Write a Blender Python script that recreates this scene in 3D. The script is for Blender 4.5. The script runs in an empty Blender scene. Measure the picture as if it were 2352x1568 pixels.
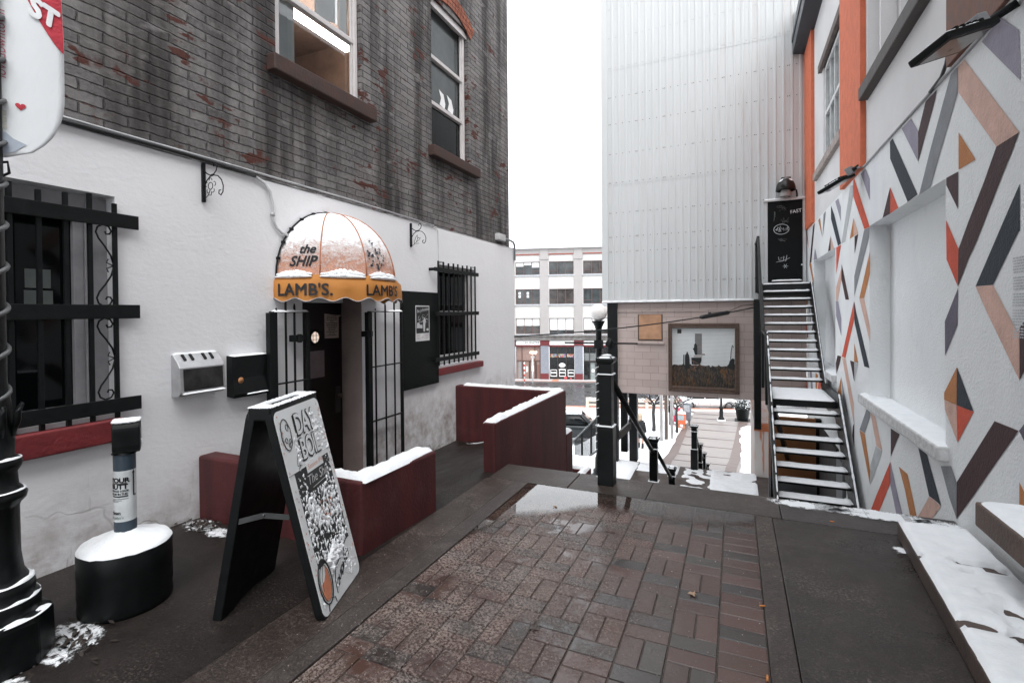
import bpy, bmesh, math, random
from mathutils import Vector, Matrix, noise
random.seed(7)
S = bpy.context.scene
COL = S.collection
# ------------------------------------------------------------------ camera
yaw, pit, roll = math.radians(24.1), math.radians(0.6), math.radians(0.5)
cd = bpy.data.cameras.new('camera'); cam = bpy.data.objects.new('camera', cd); COL.objects.link(cam)
cam.matrix_world = Matrix.Translation((0, 0, 1.6)) @ Matrix.Rotation(yaw, 4, 'Z') @ Matrix.Rotation(math.pi/2-pit, 4, 'X') @ Matrix.Rotation(-roll, 4, 'Z')
cd.sensor_width = 36; cd.lens = 1145/2352*36; cd.shift_y = -55/2352
cd.clip_start = 0.05; cd.clip_end = 3000
S.camera = cam
# ------------------------------------------------------------------ sky, sun, exposure
SUN_EL, SUN_AZ = math.radians(56), math.radians(142)     # azimuth clockwise from +Y
w = bpy.data.worlds.new('World'); S.world = w; w.use_nodes = True
nt = w.node_tree; nt.nodes.clear()
sky = nt.nodes.new('ShaderNodeTexSky'); sky.sky_type = 'NISHITA'; sky.sun_disc = False
sky.sun_elevation = SUN_EL; sky.sun_rotation = SUN_AZ; sky.dust_density = 6; sky.air_density = 1.0; sky.ozone_density = 1
hs = nt.nodes.new('ShaderNodeHueSaturation'); hs.inputs['Saturation'].default_value = 0.10
mx = nt.nodes.new('ShaderNodeMix'); mx.data_type = 'RGBA'; mx.inputs['Factor'].default_value = 0.55
mx.inputs[7].default_value = (11.5, 12.0, 12.6, 1)        # the closed cloud layer, evenly bright
bg = nt.nodes.new('ShaderNodeBackground'); bg.inputs['Strength'].default_value = 0.13
wo = nt.nodes.new('ShaderNodeOutputWorld')
nt.links.new(sky.outputs[0], hs.inputs['Color']); nt.links.new(hs.outputs[0], mx.inputs[6])
nt.links.new(mx.outputs[2], bg.inputs['Color']); nt.links.new(bg.outputs[0], wo.inputs['Surface'])
sd = bpy.data.lights.new('sun', 'SUN'); sd.energy = .5; sd.angle = math.radians(50); sd.color = (1, .97, .93)
so = bpy.data.objects.new('sun', sd); COL.objects.link(so)
dv = Vector((math.sin(SUN_AZ)*math.cos(SUN_EL), math.cos(SUN_AZ)*math.cos(SUN_EL), math.sin(SUN_EL)))
so.rotation_euler = dv.to_track_quat('Z', 'Y').to_euler(); so.location = (0, 0, 30)
S.view_settings.view_transform = 'Standard'; S.view_settings.look = 'None'
S.view_settings.gamma = 1; S.view_settings.use_curve_mapping = False
S.view_settings.exposure = 1.15
S.cycles.max_bounces = 8; S.cycles.transparent_max_bounces = 12
# ------------------------------------------------------------------ helpers
ORG = {}
def tag(o, label=None, cat=None, group=None, kind=None):
    if label: o['label'] = label
    if cat: o['category'] = cat
    if group: o['group'] = group
    if kind: o['kind'] = kind
    return o
def thing(name, label, cat, loc=(0, 0, 0), group=None):
    o = bpy.data.objects.new(name, None); COL.objects.link(o); o.location = loc; o.empty_display_size = .1
    ORG[o] = Vector(loc); return tag(o, label, cat, group)
class MB:
    def __init__(s): s.v = []; s.f = []; s.m = []; s.sm = []; s.col = None
    def add(s, vs, fs, m=0, smooth=False):
        n = len(s.v); s.v += [tuple(v) for v in vs]
        for f in fs: s.f.append([i+n for i in f]); s.m.append(m); s.sm.append(smooth)
        return s
    def box(s, a, b, m=0):
        x0, y0, z0 = a; x1, y1, z1 = b
        x0, x1 = min(x0, x1), max(x0, x1); y0, y1 = min(y0, y1), max(y0, y1); z0, z1 = min(z0, z1), max(z0, z1)
        return s.add([(x0,y0,z0),(x1,y0,z0),(x1,y1,z0),(x0,y1,z0),(x0,y0,z1),(x1,y0,z1),(x1,y1,z1),(x0,y1,z1)],
            [(3,2,1,0),(4,5,6,7),(0,1,5,4),(1,2,6,5),(2,3,7,6),(3,0,4,7)], m)
    def obox(s, c, ax, ay, az, m=0):
        c, ax, ay, az = map(Vector, (c, ax, ay, az)); vs = []
        for k in (-1, 1):
            for (i, j) in ((-1,-1),(1,-1),(1,1),(-1,1)): vs.append(c+ax*i+ay*j+az*k)
        return s.add(vs, [(3,2,1,0),(4,5,6,7),(0,1,5,4),(1,2,6,5),(2,3,7,6),(3,0,4,7)], m)
    def beam(s, p, q, w, h, m=0, up=(0,0,1)):
        p, q = Vector(p), Vector(q); d = q-p; u = Vector(up)
        sd_ = d.cross(u).normalized(); up2 = sd_.cross(d).normalized()
        return s.obox((p+q)/2, d/2, sd_*w/2, up2*h/2, m)
    def quad(s, a, b, c, d, m=0): return s.add([a, b, c, d], [(0,1,2,3)], m)
    def poly(s, pts, m=0): return s.add(pts, [tuple(range(len(pts)))], m)
    def prism(s, pts, ext, m=0, m2=None):
        n = len(pts); e = Vector(ext); p2 = [Vector(p)+e for p in pts]
        s.add(list(pts)+p2, [tuple(range(n))[::-1]], m)
        k = len(s.v)-2*n
        s.f.append([k+n+i for i in range(n)]); s.m.append(m if m2 is None else m2); s.sm.append(False)
        for i in range(n):
            j = (i+1) % n; s.f.append([k+i, k+j, k+n+j, k+n+i]); s.m.append(m); s.sm.append(False)
        return s
    def tube(s, path, r, n=8, m=0, cap=True):
        P = [Vector(p) for p in path]; R = r if isinstance(r, (list, tuple)) else [r]*len(P)
        rings = []; t0 = (P[1]-P[0]).normalized()
        ref = Vector((0,0,1)) if abs(t0.z) < .9 else Vector((1,0,0))
        a = t0.cross(ref).normalized()
        for i, p in enumerate(P):
            t = (P[min(i+1, len(P)-1)]-P[max(i-1, 0)]).normalized()
            a = (a-t*a.dot(t)).normalized(); b = t.cross(a)
            rings.append([p+a*R[i]*math.cos(2*math.pi*k/n)+b*R[i]*math.sin(2*math.pi*k/n) for k in range(n)])
        vs = [v for rg in rings for v in rg]; fs = []
        for i in range(len(P)-1):
            for k in range(n):
                k2 = (k+1) % n; fs.append((i*n+k, i*n+k2, (i+1)*n+k2, (i+1)*n+k))
        s.add(vs, fs, m, True)
        if cap:
            b0 = len(s.v)-len(vs)
            for ring, rev in ((0, True), (len(P)-1, False)):
                f = [b0+ring*n+k for k in range(n)]
                s.f.append(f[::-1] if rev else f); s.m.append(m); s.sm.append(False)
        return s
    def lathe(s, prof, c=(0,0,0), n=24, m=0, a0=0, a1=2*math.pi, smooth=True, sx=1, sy=1):
        full = abs(a1-a0-2*math.pi) < 1e-6; k = n if full else n+1; vs = []; fs = []
        for (r, z) in prof:
            for i in range(k):
                a = a0+(a1-a0)*i/n; vs.append((c[0]+r*math.cos(a)*sx, c[1]+r*math.sin(a)*sy, c[2]+z))
        for j in range(len(prof)-1):
            for i in range(n):
                i2 = (i+1) % k if full else i+1
                fs.append((j*k+i, j*k+i2, (j+1)*k+i2, (j+1)*k+i))
        return s.add(vs, fs, m, smooth)
    def ball(s, c, r, nu=12, nv=8, m=0, jit=0, smooth=True):
        r = r if isinstance(r, (tuple, list)) else (r, r, r); vs = [(c[0], c[1], c[2]-r[2])]; fs = []
        for j in range(1, nv):
            th = math.pi*j/nv-math.pi/2
            for i in range(nu):
                a = 2*math.pi*i/nu; q = 1+random.uniform(-jit, jit)
                vs.append((c[0]+r[0]*math.cos(th)*math.cos(a)*q, c[1]+r[1]*math.cos(th)*math.sin(a)*q, c[2]+r[2]*math.sin(th)*q))
        vs.append((c[0], c[1], c[2]+r[2])); L = len(vs)-1
        for i in range(nu): fs.append((0, 1+(i+1)%nu, 1+i))
        for j in range(nv-2):
            for i in range(nu):
                i2 = (i+1) % nu; fs.append((1+j*nu+i, 1+j*nu+i2, 1+(j+1)*nu+i2, 1+(j+1)*nu+i))
        for i in range(nu): fs.append((L, L-nu+i, L-nu+(i+1)%nu))
        return s.add(vs, fs, m, smooth)
    def snow(s, a, b, z, h, step=.03, m=0, rag=.6, seed=0, zf=None, cover=None):
        """a mound of settled snow over the rectangle a-b (x,y), top height h, ragged rounded rim"""
        nx = max(3, int((b[0]-a[0])/step)); ny = max(3, int((b[1]-a[1])/step)); vs = []; fs = []; hs_ = []
        for j in range(ny+1):
            for i in range(nx+1):
                x = a[0]+(b[0]-a[0])*i/nx; y = a[1]+(b[1]-a[1])*j/ny
                e = min(i, nx-i, 1.5)/1.5*min(j, ny-j, 1.5)/1.5
                q = noise.noise((x*9+seed, y*9, seed))*.5+noise.noise((x*31, y*31+seed, 3))*.3
                hh = h*(e**.5)*(1+rag*q)
                if cover: hh += cover(x, y)*h
                z0 = zf(x, y) if zf else z
                vs.append((x, y, z0+hh-.003)); hs_.append(hh)
        for j in range(ny):
            for i in range(nx):
                k = j*(nx+1)+i; ids = (k, k+1, k+nx+2, k+nx+1)
                if cover and max(hs_[t] for t in ids) < .0: continue
                fs.append(ids)
        return s.add(vs, fs, m, True)
    def field(s, fn, nu, nv, hf, m=0):
        """a skin of snow over a surface fn(u,v,h), u,v in 0..1; where hf(u,v) < 0 it sinks out of sight"""
        H = [[hf(i/nu, j/nv) for i in range(nu+1)] for j in range(nv+1)]
        vs = [fn(i/nu, j/nv, max(H[j][i], -.004)) for j in range(nv+1) for i in range(nu+1)]; fs = []
        for j in range(nv):
            for i in range(nu):
                if max(H[j][i], H[j][i+1], H[j+1][i], H[j+1][i+1]) > 0: k = j*(nu+1)+i; fs.append((k, k+1, k+nu+2, k+nu+1))
        return s.add(vs, fs, m, True)
    def build(s, name, mats, parent=None, bev=0, label=None, org=None, seg=2):
        me = bpy.data.meshes.new(name)
        if org is None: org = ORG.get(parent, Vector((0,0,0))) if parent is not None else Vector((0,0,0))
        org = Vector(org)
        me.from_pydata([tuple(Vector(v)-org) for v in s.v], [], s.f)
        if not isinstance(mats, (list, tuple)): mats = [mats]
        for mm in mats: me.materials.append(mm)
        me.polygons.foreach_set('material_index', s.m); me.polygons.foreach_set('use_smooth', s.sm)
        if s.col:
            ca = me.color_attributes.new('tint', 'FLOAT_COLOR', 'CORNER')
            for p in me.polygons:
                for li in p.loop_indices: ca.data[li].color = s.col[p.index]
        me.update()
        o = bpy.data.objects.new(name, me); COL.objects.link(o)
        if parent is not None: o.parent = parent
        else: o.location = org
        ORG[o] = org
        if bev:
            bm_ = o.modifiers.new('bevel', 'BEVEL'); bm_.width = bev; bm_.segments = seg; bm_.limit_method = 'ANGLE'; bm_.angle_limit = math.radians(40)
        if label: o['label'] = label
        return o
def text(body, fn, size, mat, name, parent, bold=0, shear=0, align='LEFT', space=1, ext=.0012, mb=None, mi=0):
    """lettering: fn maps (x, y, lift) of the flat text to a point of the surface"""
    cu = bpy.data.curves.new('lettering', 'FONT'); cu.body = body; cu.size = size; cu.shear = shear
    cu.align_x = align; cu.space_character = space; cu.resolution_u = 3
    to = bpy.data.objects.new('lettering', cu); COL.objects.link(to)
    dg = bpy.context.evaluated_depsgraph_get(); me = bpy.data.meshes.new_from_object(to.evaluated_get(dg))
    b = mb or MB()
    for q, (dx, dy_) in enumerate(((0,0), (1,0), (-1,0), (0,1), (0,-1), (.7,.7), (-.7,.7), (.7,-.7), (-.7,-.7))[:9 if bold else 1]):
        b.add([fn(v.co.x+dx*bold, v.co.y+dy_*bold, ext+.00012*q) for v in me.vertices], [tuple(p.vertices) for p in me.polygons], mi)
    bpy.data.objects.remove(to); bpy.data.meshes.remove(me); bpy.data.curves.remove(cu)
    return b if mb else b.build(name, mat, parent)
def flat(o, u, v):
    o, u, v = Vector(o), Vector(u).normalized(), Vector(v).normalized(); n = u.cross(v)
    return lambda x, y, l: o+u*x+v*y+n*l
def wall_grid(mb, fn, u0, u1, v0, v1, holes, depth=0, m=0, mr=None, step=None):
    """wall in a plane with real openings and their reveals; fn(u,v,d) -> point"""
    us = sorted({u0, u1} | {h[0] for h in holes} | {h[1] for h in holes}); vs_ = sorted({v0, v1} | {h[2] for h in holes} | {h[3] for h in holes})
    us = [u for u in us if u0 <= u <= u1]; vs_ = [v for v in vs_ if v0 <= v <= v1]
    for i in range(len(us)-1):
        for j in range(len(vs_)-1):
            cu, cv = (us[i]+us[i+1])/2, (vs_[j]+vs_[j+1])/2
            if any(h[0] < cu < h[1] and h[2] < cv < h[3] for h in holes): continue
            mb.quad(fn(us[i], vs_[j], 0), fn(us[i+1], vs_[j], 0), fn(us[i+1], vs_[j+1], 0), fn(us[i], vs_[j+1], 0), m)
    for h in holes:
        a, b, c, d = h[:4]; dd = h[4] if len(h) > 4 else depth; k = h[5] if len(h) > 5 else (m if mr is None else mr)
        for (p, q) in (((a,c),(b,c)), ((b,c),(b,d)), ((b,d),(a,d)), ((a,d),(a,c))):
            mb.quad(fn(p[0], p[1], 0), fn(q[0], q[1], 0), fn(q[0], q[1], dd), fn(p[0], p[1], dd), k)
    return mb
# ------------------------------------------------------------------ materials
def lin(*c):
    return tuple((x/255/12.92 if x/255 <= .04045 else ((x/255+.055)/1.055)**2.4) for x in c)
class NB:
    def __init__(s, name):
        s.mat = bpy.data.materials.new(name); s.mat.use_nodes = True; s.t = s.mat.node_tree
        s.bsdf = s.t.nodes['Principled BSDF']; s._pos = None
    def n(s, typ, **k):
        nd = s.t.nodes.new('ShaderNode'+typ)
        for a, b in k.items(): setattr(nd, a, b)
        return nd
    def L(s, a, b): s.t.links.new(a, b)
    def pos(s, scale=(1,1,1)):
        if s._pos is None: s._pos = s.n('NewGeometry').outputs['Position']
        mp = s.n('Mapping'); mp.inputs['Scale'].default_value = scale; s.L(s._pos, mp.inputs['Vector']); return mp.outputs[0]
    def noise(s, scale, detail=4, rough=.55, vec=None, stretch=(1,1,1), dist=0):
        nz = s.n('TexNoise'); nz.inputs['Scale'].default_value = scale; nz.inputs['Detail'].default_value = detail
        nz.inputs['Roughness'].default_value = rough; nz.inputs['Distortion'].default_value = dist
        s.L(vec or s.pos(stretch), nz.inputs['Vector']); return nz.outputs['Fac']
    def ramp(s, fac, stops):
        r = s.n('ValToRGB'); e = r.color_ramp.elements
        while len(e) < len(stops): e.new(.5)
        for el, (p, c) in zip(e, stops):
            el.position = p; el.color = (c, c, c, 1) if isinstance(c, (int, float)) else (*c[:3], 1)
        s.L(fac, r.inputs[0]); return r.outputs[0]
    def mix(s, f, a, b, mode='MIX'):
        m = s.n('Mix', data_type='RGBA', blend_type=mode)
        for i, v in ((0, f), (6, a), (7, b)):
            sock = m.inputs[i]
            if isinstance(v, (int, float)): sock.default_value = v if i == 0 else (v, v, v, 1)
            elif isinstance(v, tuple): sock.default_value = (*v[:3], 1)
            else: s.L(v, sock)
        return m.outputs[2]
    def math(s, op, a, b=0):
        m = s.n('Math', operation=op)
        for i, v in enumerate((a, b)):
            if isinstance(v, (int, float)): m.inputs[i].default_value = v
            else: s.L(v, m.inputs[i])
        return m.outputs[0]
    def bump(s, h, strength=.3, dist=.01, prev=None):
        b = s.n('Bump'); b.inputs['Strength'].default_value = strength; b.inputs['Distance'].default_value = dist
        s.L(h, b.inputs['Height'])
        if prev: s.L(prev, b.inputs['Normal'])
        return b.outputs[0]
    def sep(s):
        if s._pos is None: s._pos = s.n('NewGeometry').outputs['Position']
        x = s.n('SeparateXYZ'); s.L(s._pos, x.inputs[0]); return x.outputs
    def out(s, col=None, rough=None, nrm=None, metal=None, spec=None):
        for k, v in (('Base Color', col), ('Roughness', rough), ('Normal', nrm), ('Metallic', metal), ('Specular IOR Level', spec)):
            if v is None: continue
            if isinstance(v, (int, float)): s.bsdf.inputs[k].default_value = v
            elif isinstance(v, tuple): s.bsdf.inputs[k].default_value = (*v[:3], 1)
            else: s.L(v, s.bsdf.inputs[k])
        return s.mat
def M(name, col, rough=.6, metal=0, var=.18, vs=6, bump=.12, bs=60, spec=.5, stretch=(1,1,1), rv=.1):
    b = NB(name); f = b.noise(vs, 5, .6, stretch=stretch)
    c = b.mix(b.ramp(f, [(.3, 0.), (.7, 1.)]), tuple(x*(1-var) for x in col), tuple(min(1, x*(1+var)) for x in col))
    g = b.noise(bs, 3)
    r = b.ramp(f, [(.3, max(0, rough-rv)), (.7, min(1, rough+rv))])
    return b.out(c, r, b.bump(g, bump, .01) if bump else None, metal, spec)
def emit(name, col, st):
    b = NB(name); b.out(col, .4); b.bsdf.inputs['Emission Color'].default_value = (*col, 1); b.bsdf.inputs['Emission Strength'].default_value = st; return b.mat
iron = M('black_painted_iron', (.0055,.0068,.0072), .5, 0, .3, 20, .15, 90, .22)
ironw = M('wet_black_iron', (.0050,.0062,.0065), .38, 0, .3, 14, .1, 60, .25)
blackwood = M('black_painted_wood', (.0055,.0072,.0070), .6, 0, .35, 4, .15, 40, .18, stretch=(1,1,.3))
plastic = M('black_plastic', (.0050,.0062,.0065), .45, 0, .25, 10, .06, 150, .22)
snowm = NB('snow')
_f = snowm.noise(14, 5); _g = snowm.noise(120, 3)
snowm = snowm.out(snowm.mix(_f, (.74,.77,.80), (.92,.93,.94)), .75, snowm.bump(_g, .35, .006, snowm.bump(_f, .4, .02)), None, .3)
def redpaint():
    b = NB('dark_red_masonry_paint'); f = b.noise(5, 5); st = b.noise(7, 4, stretch=(1,1,.12)); ch = b.noise(34, 6, .7)
    c = b.mix(f, (.056,.0112,.012), (.098,.0205,.0215)); c = b.mix(b.ramp(st, [(.42, 0.), (.68, .75)]), c, (.036,.010,.0105)); c = b.mix(b.ramp(b.noise(2.6, 6, .7), [(.55, 0.), (.75, .4)]), c, (.12,.055,.052))
    c = b.mix(b.ramp(ch, [(.735, 0.), (.75, 1.)]), c, (.5,.42,.36))
    return b.out(c, .62, b.bump(b.noise(45, 5), .35, .012), None, .35)
redm = redpaint()
redsill = M('bright_red_sill_paint', (.15,.0155,.018), .6, 0, .25, 8, .5, 40)
def stucco():
    b = NB('white_painted_stucco'); f = b.noise(1.3, 5, .6); c = b.mix(f, (.74,.74,.755), (.83,.83,.84))
    x, y, z = b.sep(); zr = b.ramp(b.math('ADD', z, b.math('MULTIPLY', b.noise(2.2, 5), .9)), [(.55, 1.), (1.35, 0.)])
    dirt = b.noise(5, 6, .65); c = b.mix(b.math('MULTIPLY', zr, b.ramp(dirt, [(.38, 0.), (.70, .85)])), c, (.29,.235,.215))
    streak = b.noise(16, 4, .6, stretch=(1,1,.10)); c = b.mix(b.math('MULTIPLY', b.math('MULTIPLY', zr, b.ramp(streak, [(.62, 0.), (.70, 1.)])), b.ramp(b.noise(1.9, 2), [(.42, 0.), (.56, .85)])), c, (.12,.065,.045))
    vor = b.n('TexVoronoi', feature='DISTANCE_TO_EDGE'); vor.inputs['Scale'].default_value = 1.6
    dn = b.n('TexNoise'); dn.inputs['Scale'].default_value = 3; b.L(b.pos(), dn.inputs['Vector'])
    mv = b.n('Vector' 'Math', operation='ADD') if False else None
    mxv = b.n('Mix', data_type='VECTOR'); mxv.inputs[0].default_value = .35; b.L(b.pos((1,.45,1)), mxv.inputs[4]); b.L(dn.outputs['Color'], mxv.inputs[5]); b.L(mxv.outputs[1], vor.inputs['Vector'])
    crack = b.math('MULTIPLY', b.ramp(vor.outputs['Distance'], [(.0, 1.), (.012, 0.)]), b.ramp(b.noise(1.1, 2), [(.5, 0.), (.6, 1.)]))
    crk = b.math('MULTIPLY', crack, zr); c = b.mix(b.math('MULTIPLY', crk, .6), c, (.2,.18,.17))
    h = b.math('ADD', b.math('MULTIPLY', b.noise(38, 5, .6, stretch=(1,.55,1)), .7), b.math('MULTIPLY', b.noise(8, 3), .8))
    h = b.math('SUBTRACT', h, b.math('MULTIPLY', crk, .8))
    return b.out(c, .8, b.bump(h, .32, .014), None, .25)
stuccom = stucco()
def brickm(name, c1, c2, mort, peel=True, rot=False):
    b = NB(name); x, y, z = b.sep(); wob = b.noise(3, 3)
    cb = b.n('CombineXYZ'); b.L(b.math('ADD', y, b.math('ADD', b.math('MULTIPLY', wob, .05), b.math('MULTIPLY', b.noise(17, 3), .022))), cb.inputs[0]); b.L(b.math('ADD', z, b.math('ADD', b.math('MULTIPLY', b.noise(2.3, 4), .035), b.math('MULTIPLY', b.noise(13, 3), .016))), cb.inputs[1])
    br = b.n('TexBrick'); b.L(cb.outputs[0], br.inputs['Vector']); br.inputs['Scale'].default_value = 1
    br.inputs['Brick Width'].default_value = .29; br.inputs['Row Height'].default_value = .074; br.inputs['Mortar Size'].default_value = .009; br.inputs['Mortar Smooth'].default_value = .8
    br.inputs['Color1'].default_value = (*c1, 1); br.inputs['Color2'].default_value = (*c2, 1); br.inputs['Mortar'].default_value = (*mort, 1); br.inputs['Bias'].default_value = 0
    c = br.outputs['Color']; big = b.noise(1.0, 4, .6); fine = b.noise(28, 5, .7)
    c = b.mix(.8, c, b.ramp(big, [(.3, .25), (.7, .72)]), 'OVERLAY'); c = b.mix(b.ramp(b.noise(1.7, 5, .65), [(.5, 0.), (.75, .6)]), c, (.14,.115,.105))
    c = b.mix(b.ramp(fine, [(.35, .0), (.8, .55)]), c, tuple(v*1.6 for v in c2))
    if peel:
        st = b.noise(2.6, 4, .6, stretch=(1,1,.10)); c = b.mix(b.ramp(st, [(.47, 0.), (.64, .85)]), c, (.020,.017,.0165))
        wl = b.noise(2.2, 5, .65); c = b.mix(b.ramp(b.noise(6.5, 3, .6, stretch=(1,.6,1)), [(.60, 0.), (.72, .5)]), c, (.26,.245,.24))
        pl = b.math('MULTIPLY', b.ramp(b.noise(5.2, 4, .6, stretch=(1,.55,1.5)), [(.585, 0.), (.60, 1.)]), b.ramp(wl, [(.49, 0.), (.55, 1.)]))
        c = b.mix(pl, c, (.075,.026,.019))
    h = b.math('ADD', b.math('MULTIPLY', br.outputs['Fac'], -1.0), b.math('MULTIPLY', fine, .35)); h = b.math('ADD', h, b.math('MULTIPLY', b.noise(9, 4), .5))
    return b.out(c, .82, b.bump(h, .9, .02), None, .3)
brickw = brickm('grey_painted_brick', (.090,.085,.085), (.175,.165,.162), (.044,.039,.037))
archbrick = brickm('orange_red_brick', (.19,.06,.035), (.25,.08,.046), (.10,.05,.04), False)
sillbrown = M('brown_stone_sill', (.042,.020,.0145), .7, 0, .4, 7, .4, 40, stretch=(1,1,1))
vinyl = M('pale_window_vinyl', (.52,.49,.485), .5, 0, .1, 5, .05, 40)
def glassm(name, tint=(.9,.95,.95), dark=.0, rough=.02, ior=1.5):
    b = NB(name); b.t.nodes.remove(b.bsdf); tr = b.n('BsdfTransparent'); tr.inputs[0].default_value = (*tint, 1); gl = b.n('BsdfGlossy'); gl.inputs['Roughness'].default_value = rough
    fr = b.n('Fresnel'); fr.inputs[0].default_value = ior; ms = b.n('MixShader'); o = b.t.nodes['Material Output']
    b.L(b.math('MULTIPLY', fr.outputs[0], 1.6), ms.inputs[0]); b.L(tr.outputs[0], ms.inputs[1]); b.L(gl.outputs[0], ms.inputs[2]); b.L(ms.outputs[0], o.inputs[0]); return b.mat
glass = glassm('clear_window_glass')
darkglass = M('dark_window_glass', (.0035,.0045,.005), .05, 0, .4, 2, 0, 10, .22, rv=.02)
greyglass = M('grey_reflecting_glass', (.055,.062,.064), .08, 0, .5, 1.2, 0, 10, .6, rv=.03)
blind = M('white_blind', (.75,.76,.76), .8, 0, .06, 5, .05, 30)
roomwall = M('brown_room_wall', (.30,.19,.14), .8)
tubelight = emit('fluorescent_tube', (1, .93, .86), 7)
def asphalt(name, c1, c2, r0, r1, grit=.0, gc=(.4,.33,.29)):
    b = NB(name); f = b.noise(1.6, 6, .62); g = b.noise(90, 4, .7); c = b.mix(b.ramp(f, [(.3, 0.), (.7, 1.)]), c1, c2)
    c = b.mix(b.ramp(g, [(.48, 0.), (.75, .7)]), c, tuple(v*3.2 for v in c2)); c = b.mix(b.ramp(b.noise(5, 5, .7), [(.5, 0.), (.72, .55)]), c, tuple(v*1.9 for v in c2))
    if grit:
        k = b.math('MULTIPLY', b.ramp(b.noise(70, 5, .75), [(.52, 0.), (.62, 1.)]), b.ramp(b.noise(1.7, 5, .7), [(.47, 0.), (.68, grit)])); c = b.mix(k, c, gc)
    r = b.ramp(b.math('ADD', f, b.math('MULTIPLY', b.math('SUBTRACT', g, .5), .5)), [(.3, r0), (.7, r1)])
    return b.out(c, r, b.bump(g, .55, .007, b.bump(b.noise(14, 4), .25, .012)), None, .32)
asph = asphalt('wet_dark_asphalt', (.0072,.0054,.0047), (.017,.0130,.0115), .40, .7, .25)
conc = asphalt('wet_brown_concrete', (.021,.0155,.0132), (.046,.0355,.031), .28, .58, .75)
kerbc = asphalt('worn_concrete_edge', (.026,.0205,.018), (.052,.043,.039), .28, .6, .35)
def paver():
    b = NB('wet_clay_paving_brick'); at = b.n('Attribute', attribute_name='tint'); f = b.noise(1.5, 5, .6); g = b.noise(75, 5, .7)
    x, y, z = b.sep(); c = b.mix(.8, at.outputs['Color'], b.mix(g, .72, 1.3), 'MULTIPLY')
    left = b.ramp(b.math('ADD', x, b.math('MULTIPLY', f, .9)), [(-1.2+1, 1.), (.0+1, 0.)]) if False else b.ramp(b.math('ADD', b.math('MULTIPLY', x, -.55), b.math('MULTIPLY', f, .6)), [(.45, .0), (.98, 1.)])
    k = b.math('MULTIPLY', b.ramp(b.noise(65, 6, .78), [(.45, 0.), (.56, 1.)]), b.math('MULTIPLY', b.ramp(b.noise(2.3, 6, .72), [(.40, 0.), (.58, .9)]), left))
    c = b.mix(k, c, (.36,.285,.25)); c = b.mix(b.ramp(b.noise(140, 2), [(.70, 0.), (.74, .6)]), c, (.4,.34,.3))
    wet = b.ramp(b.math('ADD', f, b.math('MULTIPLY', g, .25)), [(.40, .05), (.85, .27)]); r = b.mix(k, wet, .7)
    return b.out(c, r, b.bump(g, .3, .004, b.bump(k, .5, .008, b.bump(b.noise(22, 3), .15, .006))), None, .62)
paverm = paver()
jointm = asphalt('sandy_paver_joint', (.022,.018,.015), (.06,.05,.044), .4, .8)
def waterm():
    b = NB('standing_water'); b.t.nodes.remove(b.bsdf); tr = b.n('BsdfTransparent'); tr.inputs[0].default_value = (.70,.66,.63,1); gl = b.n('BsdfGlossy'); gl.inputs['Roughness'].default_value = .015; gl.inputs[0].default_value = (1,1,1,1)
    fr = b.n('Fresnel'); fr.inputs[0].default_value = 1.333; ms = b.n('MixShader'); o = b.t.nodes['Material Output']
    at = b.n('Attribute', attribute_name='depth'); dp = b.math('ADD', at.outputs['Fac'], b.math('ADD', b.math('MULTIPLY', b.math('SUBTRACT', b.noise(9, 5, .65), .5), .16), b.math('MULTIPLY', b.math('SUBTRACT', b.noise(60, 4, .7), .5), .09)))
    cov = b.ramp(dp, [(.0, 0.), (.14, 1.)]); b.L(b.ramp(dp, [(.02, .22), (.16, .012)]), gl.inputs['Roughness'])
    rip = b.bump(b.noise(6, 2), .02, .01); b.L(rip, gl.inputs['Normal'])
    b.L(b.mix(cov, (1.,1.,1.), (.74,.70,.67)), tr.inputs[0])
    b.L(b.math('MULTIPLY', b.math('MINIMUM', b.math('MULTIPLY', fr.outputs[0], 1.75), 1.), cov), ms.inputs[0]); b.L(tr.outputs[0], ms.inputs[1]); b.L(gl.outputs[0], ms.inputs[2]); b.L(ms.outputs[0], o.inputs[0]); return b.mat
water = waterm()
def cladm():
    b = NB('white_metal_cladding'); f = b.noise(1.2, 4, stretch=(1,1,.25)); st = b.noise(9, 5, .65, stretch=(1,1,.06)); x, y, z = b.sep()
    c = b.mix(f, (.49,.505,.51), (.56,.57,.573)); rz = b.ramp(x, [(0., 0.), (1., .75)]); mk = b.math('MULTIPLY', b.ramp(st, [(.5, 0.), (.75, 1.)]), b.ramp(b.math('MULTIPLY', b.math('ADD', x, 1.), .4), [(.0, .15), (1., .8)]))
    c = b.mix(mk, c, (.40,.345,.32)); c = b.mix(b.ramp(b.noise(60, 4, .7, stretch=(1,1,.25)), [(.70, 0.), (.76, .5)]), c, (.35,.29,.26))
    return b.out(c, .6, b.bump(b.noise(5, 3), .08, .02), .0, .12)
clad = cladm()
rustdot = M('rusty_screw', (.11,.075,.06), .7)
blockm = NB('beige_painted_block')
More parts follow.
